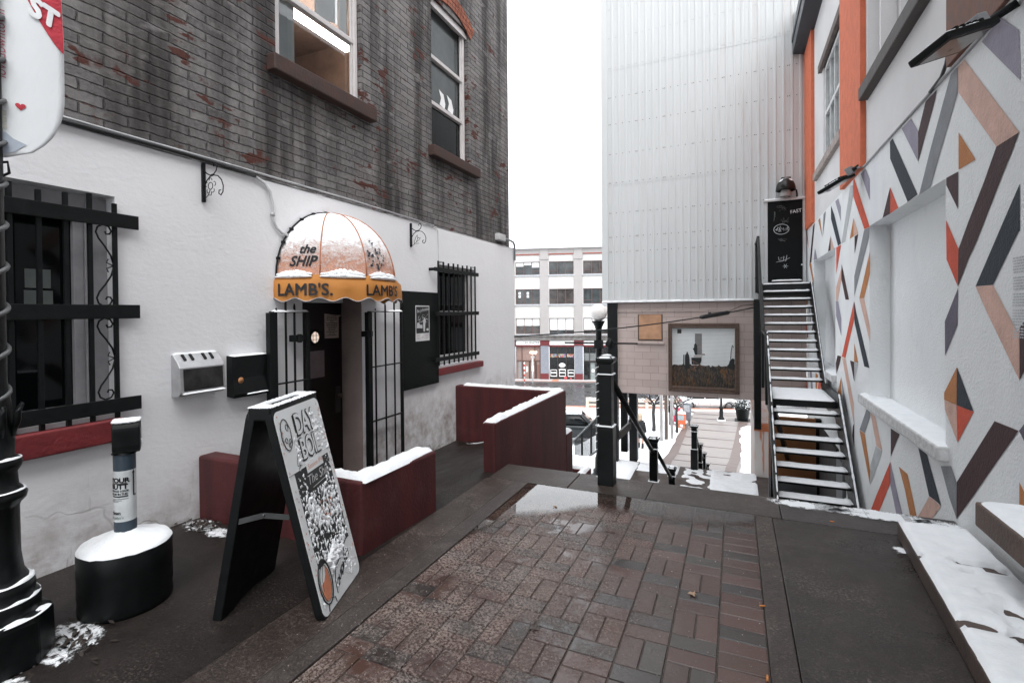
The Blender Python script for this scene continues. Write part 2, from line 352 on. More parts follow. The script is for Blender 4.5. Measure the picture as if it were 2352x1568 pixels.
def _blk(b):
    x, y, z = b.sep(); cb = b.n('CombineXYZ'); b.L(x, cb.inputs[0]); b.L(b.math('ADD', z, b.math('MULTIPLY', y, 0.)), cb.inputs[1])
    br = b.n('TexBrick'); b.L(cb.outputs[0], br.inputs['Vector']); br.inputs['Scale'].default_value = 1; br.inputs['Brick Width'].default_value = .40; br.inputs['Row Height'].default_value = .18; br.inputs['Mortar Size'].default_value = .006; br.inputs['Mortar Smooth'].default_value = .4
    c0, c1 = (.40,.325,.30), (.46,.375,.345)
    br.inputs['Color1'].default_value = (*c0, 1); br.inputs['Color2'].default_value = (*c1, 1); br.inputs['Mortar'].default_value = (.25,.195,.175, 1)
    c = b.mix(b.ramp(b.noise(1.4, 5), [(.4, 0.), (.7, .45)]), br.outputs['Color'], (.50,.42,.395))
    return b.out(c, .75, b.bump(b.math('ADD', b.math('MULTIPLY', br.outputs['Fac'], -.6), b.math('MULTIPLY', b.noise(40, 4), .4)), .35, .01))
blockm = _blk(blockm)
timber = M('brown_wood_frame', (.10,.062,.046), .6, 0, .4, 12, .4, 30, stretch=(1,1,1))
plybd = M('tan_plywood_board', (.42,.235,.14), .75, 0, .22, 5, .2, 50)
def muralwhite():
    b = NB('white_mural_wall_paint'); f = b.noise(.9, 5, .6); c = b.mix(f, (.74,.76,.765), (.83,.845,.85)); d = b.noise(1.1, 4, stretch=(1,1,.4)); c = b.mix(b.ramp(d, [(.52, 0.), (.7, .35)]), c, (.60,.615,.68))
    sp = b.noise(26, 5, .75); c = b.mix(b.ramp(sp, [(.66, 0.), (.74, .5)]), c, (.36,.35,.34)); gr_ = b.noise(2.4, 6, .75, stretch=(1,1,.35)); c = b.mix(b.ramp(gr_, [(.56, 0.), (.78, .35)]), c, (.45,.44,.43))
    h = b.math('ADD', b.noise(55, 4), b.math('MULTIPLY', b.noise(9, 4), .8)); return b.out(c, .72, b.bump(h, .5, .013), None, .3)
murw = muralwhite()
def mp(name, col):
    b = NB(name); f = b.noise(7, 6, .65); sp = b.noise(55, 6, .75); c = b.mix(b.ramp(f, [(.3, 0.), (.75, 1.)]), tuple(v*.85 for v in col), tuple(v*1.13 for v in col))
    c = b.mix(b.ramp(sp, [(.70, 0.), (.76, .45)]), c, (.55,.53,.52)); h = b.math('ADD', b.noise(55, 4), b.math('MULTIPLY', b.noise(9, 4), .8)); return b.out(c, .7, b.bump(h, .5, .013), None, .3)
MC = {'lilac': mp('lilac_paint', (.30,.28,.345)), 'peach': mp('peach_paint', (.64,.42,.345)), 'maroon': mp('maroon_paint', (.052,.022,.024)), 'grey': mp('grey_paint', (.235,.245,.26)),
      'navy': mp('navy_paint', (.022,.03,.042)), 'ochre': mp('ochre_paint', (.47,.19,.065)), 'red': mp('orange_red_paint', (.60,.085,.042)), 'plum': mp('plum_paint', (.125,.11,.15)), 'palegrey': mp('pale_grey_paint', (.47,.49,.50))}
pilm = mp('orange_pilaster_paint', (.62,.165,.085))
steelblue = M('dark_blue_steel', (.028,.036,.045), .35, .3, .2, 3, .05, 30)
def snowdust(name, base, lo, hi, rough=.6):
    b = NB(name); f = b.noise(11, 6, .7); g = b.noise(60, 3); k = b.ramp(f, [(lo, 0.), (hi, 1.)]); c = b.mix(k, base, (.86,.88,.9)); return b.out(c, b.mix(k, rough, .8), b.bump(k, .6, .012, b.bump(g, .3, .006)), None, .4)
def patchsnow():
    b = NB('thin_soft_snow'); at = b.n('Attribute', attribute_name='depth'); n1 = b.noise(26, 6, .7); n2 = b.noise(110, 4, .7)
    d = b.math('ADD', at.outputs['Fac'], b.math('ADD', b.math('MULTIPLY', b.math('SUBTRACT', n1, .5), 2.2), b.math('MULTIPLY', b.math('SUBTRACT', n2, .5), .9)))
    a = b.ramp(d, [(.30, 0.), (.62, 1.)]); b.L(a, b.bsdf.inputs['Alpha']); return b.out((.86,.88,.90), .75, b.bump(d, .5, .012), None, .25)
softsnow = patchsnow()
def softpatch(parts):
    mb = MB(); dep = []
    for (cx, cy, rx, ry, q, zf) in parts:
        nx, ny = 24, 24
        k0 = len(mb.v); vs = [(cx+rx*(2*i/nx-1), cy+ry*(2*j/ny-1), zf(cx+rx*(2*i/nx-1), cy+ry*(2*j/ny-1))) for j in range(ny+1) for i in range(nx+1)]
        dep += [1.05-q-1.25*((2*i/nx-1)**2+(2*j/ny-1)**2) for j in range(ny+1) for i in range(nx+1)]
        mb.add(vs, [(j*(nx+1)+i, j*(nx+1)+i+1, (j+1)*(nx+1)+i+1, (j+1)*(nx+1)+i) for j in range(ny) for i in range(nx)], 0, True)
    o = mb.build('snow_dusting', softsnow); at_ = o.data.attributes.new('depth', 'FLOAT', 'POINT'); at_.data.foreach_set('value', dep); return tag(o, kind='stuff')
benchm = M('brown_stained_concrete', (.075,.052,.043), .65, 0, .4, 9, .5, 45, stretch=(1,1,.4))
# ================================================================== GROUND
def sheet(name, pts, mat, z=None):
    b = MB(); b.poly([(p[0], p[1], (z if len(p) < 3 else p[2])) for p in pts], 0); o = b.build(name, mat); return tag(o, kind='structure')
EX, EY = math.cos(math.radians(15.8)), math.sin(math.radians(15.8))      # run of the street below
sheet('ground', [(-900,-900,-9), (900,-900,-9), (900,900,-9), (-900,900,-9)], M('snowy_grey_ground', (.55,.56,.57), .8))
# upper terrace: asphalt left of the paving, asphalt right of it
sheet('asphalt_ground', [(-3.9,-8), (-2.25,-8), (-2.25,4.47), (-3.9,2.6)], asph, 0) if False else None
g = MB(); nY = 60
def rampz(x, y):                       # the strip by the pub falls away towards the door
    t = min(1, max(0, (-2.3-x)/1.4)); s_ = min(1, max(0, (y-2.6)/1.2)); return -.30*(t*t*(3-2*t))*s_-.05*s_*t*min(1, max(0, (y-4)/2))
for j in range(nY):
    for i in range(10):
        y0, y1 = -8+(6.6+8)*j/nY, -8+(6.6+8)*(j+1)/nY; x0, x1 = -4.3+(2.1)*i/10, -4.3+2.1*(i+1)/10
        if y0 > 4.7 and x1 > -2.19+.02: x1 = -2.2
        g.quad((x0,y0,rampz(x0,y0)), (x1,y0,rampz(x1,y0)), (x1,y1,rampz(x1,y1)), (x0,y1,rampz(x0,y1)), 0)
for i in range(len(g.sm)): g.sm[i] = True
tag(g.build('asphalt_entry', asph), kind='structure')
# concrete border left of the pavers: two long strips with a joint
def slab(name, x0, y0, x1, y1, mat, z1=.006, z0=-.25):
    b = MB(); b.box((x0,y0,z0), (x1,y1,z1)); return tag(b.build(name, mat, bev=.006), kind='structure')
slab('concrete_border', -2.205, -6, -1.912, 4.30, conc, .004)
slab('concrete_kerb', -1.907, -6, -1.772, 4.30, kerbc, .008)
slab('concrete_edge', -2.19, 4.305, -1.40, 4.76, kerbc, .006)
slab('concrete_edge', -1.395, 4.305, -.70, 4.76, conc, .004)
slab('concrete_edge', -.695, 4.305, .32, 4.76, kerbc, .008)
slab('concrete_edge', .325, 4.305, 1.5, 4.76, asphalt('dark_wet_concrete', (.03,.026,.025), (.055,.048,.046), .35, .65), .005)
slab('concrete_strip', .138, -6, .255, 4.30, conc, .004)
slab('asphalt_strip', .258, -6, 1.5, 4.30, asphalt('damp_mottled_concrete', (.0125,.0098,.0088), (.033,.0265,.0238), .20, .62, .4), .002)
softpatch([(.55,4.66,.40,.11,.02,lambda x, y: .0105), (1.0,4.655,.42,.12,-.2,lambda x, y: .0105), (1.36,4.60,.20,.13,.0,lambda x, y: .0105), (-1.2,4.70,.30,.09,.75,lambda x, y: .0105)])
# brick paving, every brick a block of its own in the mesh
pv = MB(); pv.col = []
bed = MB(); bed.box((-1.77,-6,-.25), (.136,4.30,-.0055)); tag(bed.build('paving_bed', jointm), kind='structure')
tints = {'r': [(.066,.034,.027), (.058,.030,.024), (.073,.039,.031), (.055,.032,.026)], 'g': [(.040,.032,.0295), (.036,.029,.027), (.047,.038,.034)]}
def brick(x0, y0, x1, y1, t):
    gq = .0028; n0 = len(pv.f); dz = random.uniform(-.002, .002); ex = .003
    x0 += gq; x1 -= gq; y0 += gq; y1 -= gq
    if y1-y0 < .02 or x1-x0 < .02: return
    q = [random.uniform(-.0018, .0018) for _ in range(4)]
    lo = [(x0,y0,-.03), (x1,y0,-.03), (x1,y1,-.03), (x0,y1,-.03)]; me_ = [(x,y,-.006+dz) for x, y, _ in lo]
    hi = [(x0+ex,y0+ex,dz+q[0]), (x1-ex,y0+ex,dz+q[1]), (x1-ex,y1-ex,dz+q[2]), (x0+ex,y1-ex,dz+q[3])]
    pv.add(lo+me_+hi, [(8,9,10,11)]+[(a+4*k, (a+1)%4+4*k, (a+1)%4+4*(k+1), a+4*(k+1)) for k in (0, 1) for a in range(4)])
    c = random.choice(tints[t]); w_ = random.uniform(.82, 1.18); c = tuple(v*w_*random.uniform(.97, 1.03) for v in c)
    pv.col += [(*c, 1)]*(len(pv.f)-n0)
W = .2165; YT = 4.295
for c in range(9):
    x1 = .136-W*c; x0 = max(-1.77, x1-W); y = -3.0
    if c == 0:
        k = 0
        while y < YT: brick(x0, y, x1, min(y+W/2, YT), 'g' if k % 4 == 0 else 'r'); y += W/2; k += 1
        continue
    y = -3.0-.108*((c*3) % 4)+.05
    while y < YT:
        for (a, b_, t, ver) in ((0, W/2, 'r', 0), (W/2, W, 'g', 0), (W, 2*W, 'r', 1)):
            q0, q1 = y+a, min(y+b_, YT)
            if q1-q0 < .03 or q1 < -3: continue
            if ver: brick(x0, q0, (x0+x1)/2, q1, 'r'); brick((x0+x1)/2, q0, x1, q1, 'r' if random.random() < .8 else 'g')
            else: brick(x0, q0, x1, q1, t)
        y += 2*W
tag(pv.build('brick_paving', paverm), kind='structure')
# puddle along the far end of the pavers
pd = MB(); dep = []
KY = [(-1.80,2.75), (-1.729,3.25), (-1.651,3.43), (-1.575,3.53), (-1.336,3.66), (-1.177,3.82), (-1.005,3.94), (-.789,3.90), (-.596,3.87), (-.415,3.88), (-.241,3.92), (-.072,3.95), (.05,4.0), (.14,4.1)]
def yb_(x):
    for (a, p), (c, q) in zip(KY[:-1], KY[1:]):
        if x <= c: return p+(q-p)*(x-a)/(c-a)
    return KY[-1][1]
nx_, ny_ = 60, 50
for j in range(ny_+1):
    for i in range(nx_+1):
        x = -1.769+1.902*i/nx_; y = 2.7+(4.299-2.7)*j/ny_; pd.v.append((x, y, .0042)); dep.append((y-yb_(x))*.9+.07*(1 if x < -1.70 else 0))
pd.add([], []); pd.f = []
for j in range(ny_):
    for i in range(nx_): k = j*(nx_+1)+i; pd.f.append([k,k+1,k+nx_+2,k+nx_+1]); pd.m.append(0); pd.sm.append(True)
o = pd.build('puddle', water); at_ = o.data.attributes.new('depth', 'FLOAT', 'POINT'); at_.data.foreach_set('value', dep); tag(o, kind='structure')

# ================================================================== PUB BUILDING
XW = -3.9
pub = thing('pub_building', 'old pub of peeling grey painted brick above a white stucco ground floor', 'building', (XW, 2, 0))
fp = lambda u, v, d: (XW-d, u, v)
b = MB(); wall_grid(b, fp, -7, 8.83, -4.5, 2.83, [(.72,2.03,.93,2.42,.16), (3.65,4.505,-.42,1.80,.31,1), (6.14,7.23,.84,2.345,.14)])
b.quad((XW,8.83,-4.5), (-9,8.83,-4.5), (-9,8.83,2.83), (XW,8.83,2.83)); b.quad((-9,-7,-4.5), (-9,8.83,-4.5), (-9,8.83,11.4), (-9,-7,11.4)); b.quad((XW,-7,-4.5), (-9,-7,-4.5), (-9,-7,11.4), (XW,-7,11.4))
# the ragged top lip of the stucco coat
for i in range(160):
    y0, y1 = -7+15.83*i/160, -7+15.83*(i+1)/160; h0, h1 = (2.83+.016*noise.noise((y*6, 0, 0))+.012*noise.noise((y*19, 1, 0)) for y in (y0, y1))
    b.quad((XW,y0,2.82), (XW,y1,2.82), (XW,y1,h1), (XW,y0,h0)); b.quad((XW,y0,h0), (XW,y1,h1), (XW-.045,y1,h1+.008), (XW-.045,y0,h0+.008))
b.build('stucco_wall', [stuccom, M('recess_shade_tone', (.25,.195,.18), .75, 0, .2, 3, .3, 40)], pub)  # door reveal colour carries the dim, awning-warmed shade of the recess
fb = lambda u, v, d: (XW-.03-d, u, v)
b = MB(); wall_grid(b, fb, -7, 8.68, 2.80, 11.5, [(3.40,4.58,4.03,6.0,.10), (6.05,7.14,3.98,6.12,.13)])
b.quad((XW-.03,8.68,2.8), (-9,8.68,2.8), (-9,8.68,11.5), (XW-.03,8.68,11.5)); b.build('brick_wall', brickw, pub)
b = MB(); b.box((-9,-7,11.4), (XW-.04,8.67,11.5)); b.build('roof', asph, pub)
def sash_window(y0, y1, z0, z1, xf, rails, room=None, sillz=None, blindz=None, arch=0):
    """frame, sill and panes of one window in the pub wall"""
    f = MB(); t = .05; d = .06
    f.box((xf-d,y0,z0), (xf,y0+t,z1)); f.box((xf-d,y1-t,z0), (xf,y1,z1)); f.box((xf-d,y0+t,z0), (xf,y1-t,z0+t)); f.box((xf-d,y0+t,z1-t), (xf,y1-t,z1))
    for r in rails: f.box((xf-d-.012,y0+t,r-.028), (xf-.012,y1-t,r+.028))
    f.box((xf-d+.005,y0+t,z0+t), (xf-.025,y0+t+.028,z1-t)); f.box((xf-d+.005,y1-t-.028,z0+t), (xf-.025,y1-t,z1-t))
    return f.build('window', vinyl, pub, bev=.006)
w1 = sash_window(3.42, 4.56, 4.03, 5.6, XW-.065, [4.71])
for (xx, za, zb) in ((XW-.137,4.08,4.70), (XW-.122,4.74,5.55)): b = MB(); b.quad((xx,3.46,za), (xx,4.52,za), (xx,4.52,zb), (xx,3.46,zb)); b.build('pane', glass, w1)
b = MB(); b.box((XW-.12,3.30,3.845), (XW+.075,4.735,4.0)); b.build('sill', sillbrown, w1, bev=.012)
b = MB(); b.add([(-6.6,3.2,3.95),(-6.6,6.0,3.95),(-6.6,6.0,5.75),(-6.6,3.2,5.75),(-4.2,3.2,3.95),(-4.2,6.0,3.95),(-4.2,6.0,5.75),(-4.2,3.2,5.75)], [(0,1,2,3),(0,1,5,4),(3,2,6,7),(0,3,7,4),(1,2,6,5)]); b.build('room', roomwall, w1)
b = MB(); b.box((-5.22,4.55,5.44), (-5.12,5.75,5.50)); b.build('fluorescent_lamp', tubelight, w1)
b = MB()
for (ya, yb, za, zb, q) in ((3.47,3.74,4.09,4.7,.02), (4.02,4.36,4.80,5.5,.05), (4.38,4.5,4.78,5.5,.02)):
    for k in range(6): b.quad((XW-.165-q*math.sin(k),ya+(yb-ya)*k/6,za), (XW-.165-q*math.sin(k+1),ya+(yb-ya)*(k+1)/6,za), (XW-.165-q*math.sin(k+1),ya+(yb-ya)*(k+1)/6,zb), (XW-.165-q*math.sin(k),ya+(yb-ya)*k/6,zb))
b.build('curtain', blind, w1)
w2 = sash_window(6.08, 7.11, 3.98, 6.1, XW-.09, [4.66, 5.33])
b = MB(); b.box((XW-.165,6.12,4.70), (XW-.16,7.07,6.05)); b.build('pane', greyglass, w2)
b = MB(); b.box((XW-.155,6.12,4.03), (XW-.15,7.07,4.62)); b.build('lower_pane', darkglass, w2)
b = MB(); b.box((XW-.12,5.95,3.815), (XW+.075,7.345,3.965)); b.build('sill', sillbrown, w2, bev=.012)
b = MB()
for (ya, yb) in ((6.44,6.60), (6.67,6.84)): b.prism([(XW-.156,ya,4.96), (XW-.156,ya+.13,4.93), (XW-.156,yb+.02,4.8), (XW-.156,yb,4.72), (XW-.156,ya+.02,4.74), (XW-.156,ya+.06,4.85)], (.003,0,0))
b.build('white_paper', blind, w2)
# arched brick lintel over the second window, brick by brick
b = MB(); yc, half = 6.595, .60; R_ = 1.05; zc = 6.22-R_
aa = math.asin(half/R_)
for k in range(17):
    a0, a1 = -aa+2*aa*k/17+.004, -aa+2*aa*(k+1)/17-.004
    for (r0, r1) in ((R_, R_+.115), (R_+.122, R_+.235)):
        q = [(r0,a0), (r0,a1), (r1,a1), (r1,a0)]; b.prism([(XW-.028, yc+r*math.sin(a), zc+r*math.cos(a)) for r, a in q], (.016,0,0))
b.build('arch_lintel', archbrick, w2)
b = MB(); pts = [(XW-.10, yc-half, 6.02)]+[(XW-.10, yc+R_*math.sin(-aa+2*aa*k/12), zc+R_*math.cos(-aa+2*aa*k/12)-.005) for k in range(13)]+[(XW-.10, yc+half, 6.02)]
b = MB(); b.prism(pts, (.04,0,0)); b.build('arch_frame', vinyl, w2)
# big barred window at the left edge: deep reveal, grey frame, dark panes with two faded stickers
f = MB(); f.box((XW-.155,.76,.93), (XW-.10,.82,2.4)); f.box((XW-.155,1.90,.93), (XW-.10,2.03,2.41)); f.box((XW-.155,1.84,.99), (XW-.115,1.90,2.30)); f.box((XW-.155,.82,.93), (XW-.09,1.90,1.01)); f.box((XW-.155,.82,2.25), (XW-.10,1.90,2.41)); f.box((XW-.155,.82,1.60), (XW-.12,1.84,1.64))
gwin = f.build('barred_window', M('grey_window_frame', (.30,.295,.31), .5), pub, bev=.005)
b = MB(); b.box((XW-.150,.82,1.01), (XW-.146,1.84,2.25)); b.build('pane', darkglass, gwin)
b = MB(); b.box((XW-.144,1.60,1.78), (XW-.1425,1.73,1.90)); b.box((XW-.144,1.595,1.66), (XW-.1425,1.74,1.765)); b.build('sticker', M('faded_green_sticker', (.10,.115,.11), .7), gwin)
b = MB(); b.box((XW-.10,.55,.745), (XW+.07,2.045,.90)); b.build('sill', redsill, gwin, bev=.015, seg=3)
# small barred window
f = MB(); f.box((XW-.13,6.16,.86), (XW-.07,6.21,2.3)); f.box((XW-.13,7.10,.86), (XW-.06,7.20,2.3)); f.box((XW-.13,6.21,.86), (XW-.06,7.10,.97)); f.box((XW-.13,6.21,2.21), (XW-.07,7.10,2.32)); f.box((XW-.13,6.21,1.58), (XW-.075,7.10,1.625))
swin = f.build('barred_window', M('pale_grey_frame', (.50,.49,.49), .5), pub, bev=.005)
b = MB(); b.box((XW-.118,6.21,.97), (XW-.113,7.10,2.21)); b.build('pane', darkglass, swin)
b = MB(); b.box((XW-.10,6.03,.705), (XW+.075,7.385,.80)); b.build('sill', redsill, swin, bev=.015, seg=3)
b = MB(); pts = [(XW-.03,6.14,2.30)]+[(XW-.03,6.14+1.09*k/12,2.31+.075*math.sin(math.pi*k/12)) for k in range(13)]+[(XW-.03,7.23,2.30)]; b.prism(pts, (.035,0,0)); b.build('arch_head', stuccom, swin)
# door in its recess
dj = MB(); xd = XW-.30; dj.box((xd-.03,3.66,-.42), (xd+.004,4.50,1.725))
door = dj.build('door', M('dark_maroon_door', (.0125,.0072,.0075), .5, 0, .3, 6, .1, 60, .2), pub)
b = MB(); b.box((xd-.02,3.66,1.728), (xd+.03,4.50,1.80)); b.build('door_head', stuccom, door)
b = MB(); b.lathe([(.062,0),(.085,0),(.085,.018),(.062,.022)], (0,0,0), 28); b.v = [(xd+.005+z, 4.085+y, 1.345+x) for x, y, z in b.v]; b.build('porthole_ring', iron, door)
b = MB(); b.lathe([(.0005,.006),(.062,.006)], (0,0,0), 28); b.v = [(xd+.005+z, 4.085+y, 1.345+x) for x, y, z in b.v]; b.build('porthole_glass', emit('lit_porthole_glass', (.62,.50,.42), .55), door)
b = MB()
for k in (-.025, .02): b.beam((xd+.013,4.085+k,1.285), (xd+.013,4.085+k,1.405), .004, .003, up=(1,0,0)); b.beam((xd+.0135,4.025,1.345+k), (xd+.0135,4.145,1.345+k), .004, .003, up=(1,0,0))
b.build('porthole_bars', iron, door)
b = MB(); b.box((xd+.004,4.0,.90), (xd+.008,4.225,1.195)); b.build('frosted_panel', M('frosted_panel', (.16,.12,.125), .5), door)
b = MB(); b.prism([(xd+.005,4.235,1.325), (xd+.005,4.45,1.322), (xd+.005,4.455,1.56), (xd+.02,4.485,1.585), (xd+.005,4.40,1.585), (xd+.005,4.235,1.605)], (.002,0,0))
nt_ = b.build('notice_sheet', M('paper_notice', (.36,.285,.25), .8), door)
b = MB()
for k in range(12):
    hw = [.07,.08,.075,.03,.085,.08,.075,.06,.05,.08,.045,.07][k]; z = 1.572-.0195*k; y = 4.345-hw
    while y < 4.345+hw: l = random.uniform(.008, .026); b.box((xd+.0072,y,z-.0045), (xd+.0078,min(y+l, 4.345+hw),z+.0045)); y += l+.005
b.build('printed_lines', M('black_print', (.03,.025,.025), .7), nt_)
b = MB(); b.box((xd+.004,4.385,.46), (xd+.012,4.465,.76)); b.build('lock_plate', M('dull_metal_plate', (.05,.045,.045), .35, .6), door)
b = MB(); b.ball((xd+.05,4.425,.66), .028); b.tube([(xd,4.425,.66), (xd+.04,4.425,.66)], .012); b.build('handle', M('brass_knob', (.12,.09,.07), .3, .8), door)
# ------------------------------------------------------------------ grilles
def scroll(c, r, y, z, flip=1, turns=1.25, n=26):
    return [(c, y+flip*(r*(1-.55*k/n))*math.cos(2*math.pi*turns*k/n), z+(r*(1-.55*k/n))*math.sin(2*math.pi*turns*k/n)) for k in range(n+1)]
gr = thing('window_grille', 'black iron grille with scrolls over the wide dark window at the left edge', 'window grille', (XW+.04, 1.4, .9), 'iron window grilles')
for (z0, z1) in ((2.205,2.30), (1.58,1.675), (.94,1.035)):
    b = MB(); b.box((XW+.03,.5,z0), (XW+.045,2.155,z1)); b.build('flat_bar', iron, gr, bev=.003)
for y in (1.03,1.18,1.325,1.47,1.605,1.74,1.87,2.015):
    b = MB(); b.box((XW+.008,y-.012,.86), (XW+.03,y+.012,2.39+random.uniform(-.03,.02))); b.build('upright_bar', iron, gr)
for z in (1.94, 1.31):
    b = MB(); x = XW+.018
    for s_ in (1, -1):
        path = [(x, 2.003, z+.02*s_), (x, 1.99, z+.07*s_), (x, 1.955, z+.13*s_), (x, 1.92, z+.18*s_), (x, 1.905, z+.22*s_), (x, 1.915, z+.255*s_), (x, 1.945, z+.275*s_), (x, 1.98, z+.265*s_), (x, 1.995, z+.235*s_), (x, 1.985, z+.215*s_), (x, 1.965, z+.212*s_), (x, 1.957, z+.23*s_)]
        b.tube(path, .006, 6)
    b.tube([(x,2.005,z), (x,1.965,z+.02), (x,1.975,z+.045)], .004, 5); b.tube([(x,2.005,z), (x,1.965,z-.02), (x,1.975,z-.045)], .004, 5); b.build('scroll', iron, gr)
gr2 = thing('window_grille', 'black iron grille over the small window near the far corner of the white wall', 'window grille', (XW+.1, 6.5, .85), 'iron window grilles')
for z in (2.21, 1.59, .945):
    b = MB(); b.box((XW+.09,5.885,z-.028), (XW+.105,7.175,z+.028)); b.box((XW,5.885,z-.02), (XW+.09,5.90,z+.02)); b.box((XW,7.16,z-.02), (XW+.09,7.175,z+.02)); b.build('flat_bar', iron, gr2)
for y in (6.0,6.14,6.28,6.42,6.55,6.69,6.83,6.96,7.09):
    b = MB(); b.box((XW+.073,y-.011,.855+random.uniform(-.01,.01)), (XW+.09,y+.011,2.33+random.uniform(-.01,.01))); b.build('upright_bar', iron, gr2)
def gate(name, label, ya, yb, bars, stile, z0, rails, hinge):
    t = thing(name, label, 'iron gate', (XW+.08, ya, z0), 'iron gates folded back beside the pub door'); x = XW+.10
    b = MB(); b.box((x-.035,stile-.034,z0), (x+.02,stile+.034,1.615)); b.build('stile', iron, t, bev=.004)
    o = yb if stile < (ya+yb)/2 else ya
    b = MB(); b.box((x-.02,o-.018,z0), (x+.01,o+.018,1.615)); b.build('outer_stile', iron, t, bev=.003)
    for i, (y, h) in enumerate(bars): b = MB(); b.tube([(x,y,z0), (x,y,h-.03), (x,y,h)], [.0105,.0105,.005], 8); b.build('bar', iron, t)
    for z in rails: b = MB(); b.beam((x,ya,z), (x,yb,z), .03, .012); b.build('rail', iron, t)
    b = MB(); b.obox((x-.02,hinge,1.37), (.045,0,0), (0,.05,0), (0,0,.032)); b.lathe([(.022,-.04),(.022,.04)], (x+.02,hinge,1.37), 10); b.build('latch_box', iron, t, bev=.006)
    for (zz, yq, yr) in ((1.623, ya+.02, ya+.2), (1.625, yb-.28, yb)):
        b = MB(); b.snow((x-.022,yq), (x+.018,yr), zz, .022, .012, seed=yq); b.build('snow', snowm, t)
    return t
gate('iron_gate', 'black barred gate leaf folded back to the left of the maroon door', 3.19, 3.62, [(3.255,1.66), (3.36,1.76), (3.46,1.70)], 3.205, -.1, (1.62,.965), 3.50)
gate('iron_gate', 'black barred gate leaf between the maroon door and the black notice board', 4.50, 5.12, [(4.62,1.66), (4.80,1.72), (4.97,1.79)], 4.51, -.25, (1.62,.985,.36), 4.50)
# ------------------------------------------------------------------ notice board and poster
nbd = thing('notice_board', 'tall black wall board between the right gate leaf and the small window', 'notice board', (XW, 5.62, .6))
b = MB(); b.box((XW+.002,5.215,.61), (XW+.055,6.04,1.885)); b.build('panel', blackwood, nbd, bev=.006)
po = thing('poster', 'black and white gig poster with white handwritten title on the black board', 'poster', (XW+.06, 5.64, 1.2))
b = MB(); b.box((XW+.057,5.475,1.225), (XW+.0595,5.80,1.70)); b.build('sheet', M('white_poster_paper', (.60,.61,.61), .6), po)
b = MB(); b.box((XW+.060,5.49,1.33), (XW+.0605,5.785,1.685)); b.build('printed_field', M('black_poster_print', (.018,.019,.02), .5), po)
ink = M('white_poster_ink', (.58,.6,.6), .6); b = MB()
for k in range(46):
    y = random.uniform(5.5,5.775); z = random.uniform(1.47,1.58); b.box((XW+.0606,y,z), (XW+.0609,y+random.uniform(.005,.02),z+random.uniform(.004,.012)))
b.prism([(XW+.0606,5.50,1.40), (XW+.0606,5.56,1.40), (XW+.0606,5.63,1.395), (XW+.0606,5.63,1.44), (XW+.0606,5.575,1.445), (XW+.0606,5.55,1.475), (XW+.0606,5.51,1.47)], (.0003,0,0))
b.prism([(XW+.0606,5.655,1.35), (XW+.0606,5.69,1.35), (XW+.0606,5.695,1.44), (XW+.0606,5.71,1.50), (XW+.0606,5.68,1.545), (XW+.0606,5.65,1.50), (XW+.0606,5.645,1.43)], (.0003,0,0))
b.ball((XW+.061,5.75,1.375), (.0006,.03,.018)); text('ba johnston', flat((XW+.0606,5.505,1.605), (0,1,.13), (0,-.05,1)), .062, None, '', None, .0006, .25, mb=b); b.build('print', ink, po)
b = MB()
for (y, z, q) in ((5.50,1.30,.06), (5.61,1.275,.05), (5.68,1.30,.07), (5.70,1.265,.07), (5.51,1.265,.05)): b.tube([(XW+.0602,y+q*k/6,z+.008*math.sin(k*2.4)) for k in range(7)], .0018, 4)
b.build('red_scribble', M('faint_red_ink', (.4,.2,.19), .7), po)
# ------------------------------------------------------------------ wall ash boxes
ab = thing('wall_ashtray', 'silver wall ashtray with four slots and a dark worn front', 'wall ashtray', (XW, 2.56, 1.1))
silver = M('brushed_steel', (.42,.42,.43), .38, .55, .2, 8, .1, 60)
b = MB(); prof = [(XW,.975), (XW+.09,.985), (XW+.115,1.02), (XW+.105,1.20), (XW+.075,1.245), (XW+.02,1.30), (XW,1.30)]
b.prism([(x,2.385,z) for x, z in prof], (0,.36,0)); b.build('case', silver, ab, bev=.005)
b = MB(); b.prism([(XW+.1165,2.41,1.025), (XW+.107,2.41,1.19), (XW+.107,2.725,1.19), (XW+.1165,2.725,1.025)], (.002,0,0)); b.build('front_plate', snowdust('sooty_steel', (.022,.021,.021), .52, .62, .35) if False else M('sooty_steel', (.03,.028,.028), .35, .4, .9, 7, .1, 40), ab)
b = MB()
for y in (2.45,2.51,2.61,2.67): b.obox((XW+.052,y,1.276), (.022,0,-.022), (0,.010,0), (.004,0,.004))
b.build('slot', M('black_slot', (.004,.004,.004), .9), ab, bev=.003)
b = MB(); b.snow((XW+.005,2.39), (XW+.02,2.74), 1.30, .018, .012); b.snow((XW+.09,2.40), (XW+.128,2.74), 1.006, .014, .012); b.build('snow', snowm, ab)
ab2 = thing('wall_ashtray', 'black wall ashtray box with a small orange disc sticker', 'wall ashtray', (XW, 3.0, 1.08))
b = MB(); b.prism([(x,2.835,z) for x, z in ((XW,.91), (XW+.09,.90), (XW+.10,.93), (XW+.075,1.06), (XW+.08,1.25), (XW,1.255))], (0,.335,0)); b.build('case', ironw, ab2, bev=.004)
b = MB(); b.lathe([(.0004,.001),(.026,.001),(.026,0)], (0,0,0), 20); b.v = [(XW+.0845+z*1, 2.905+y, 1.045+x) for x, y, z in b.v]; b.build('disc_sticker', M('orange_sticker', (.45,.21,.09), .6), ab2)
b = MB(); b.snow((XW+.002,2.84), (XW+.08,3.165), 1.252, .014, .014); b.snow((XW+.09,2.95), (XW+.108,3.16), .925, .012, .01); b.build('snow', snowm, ab2)
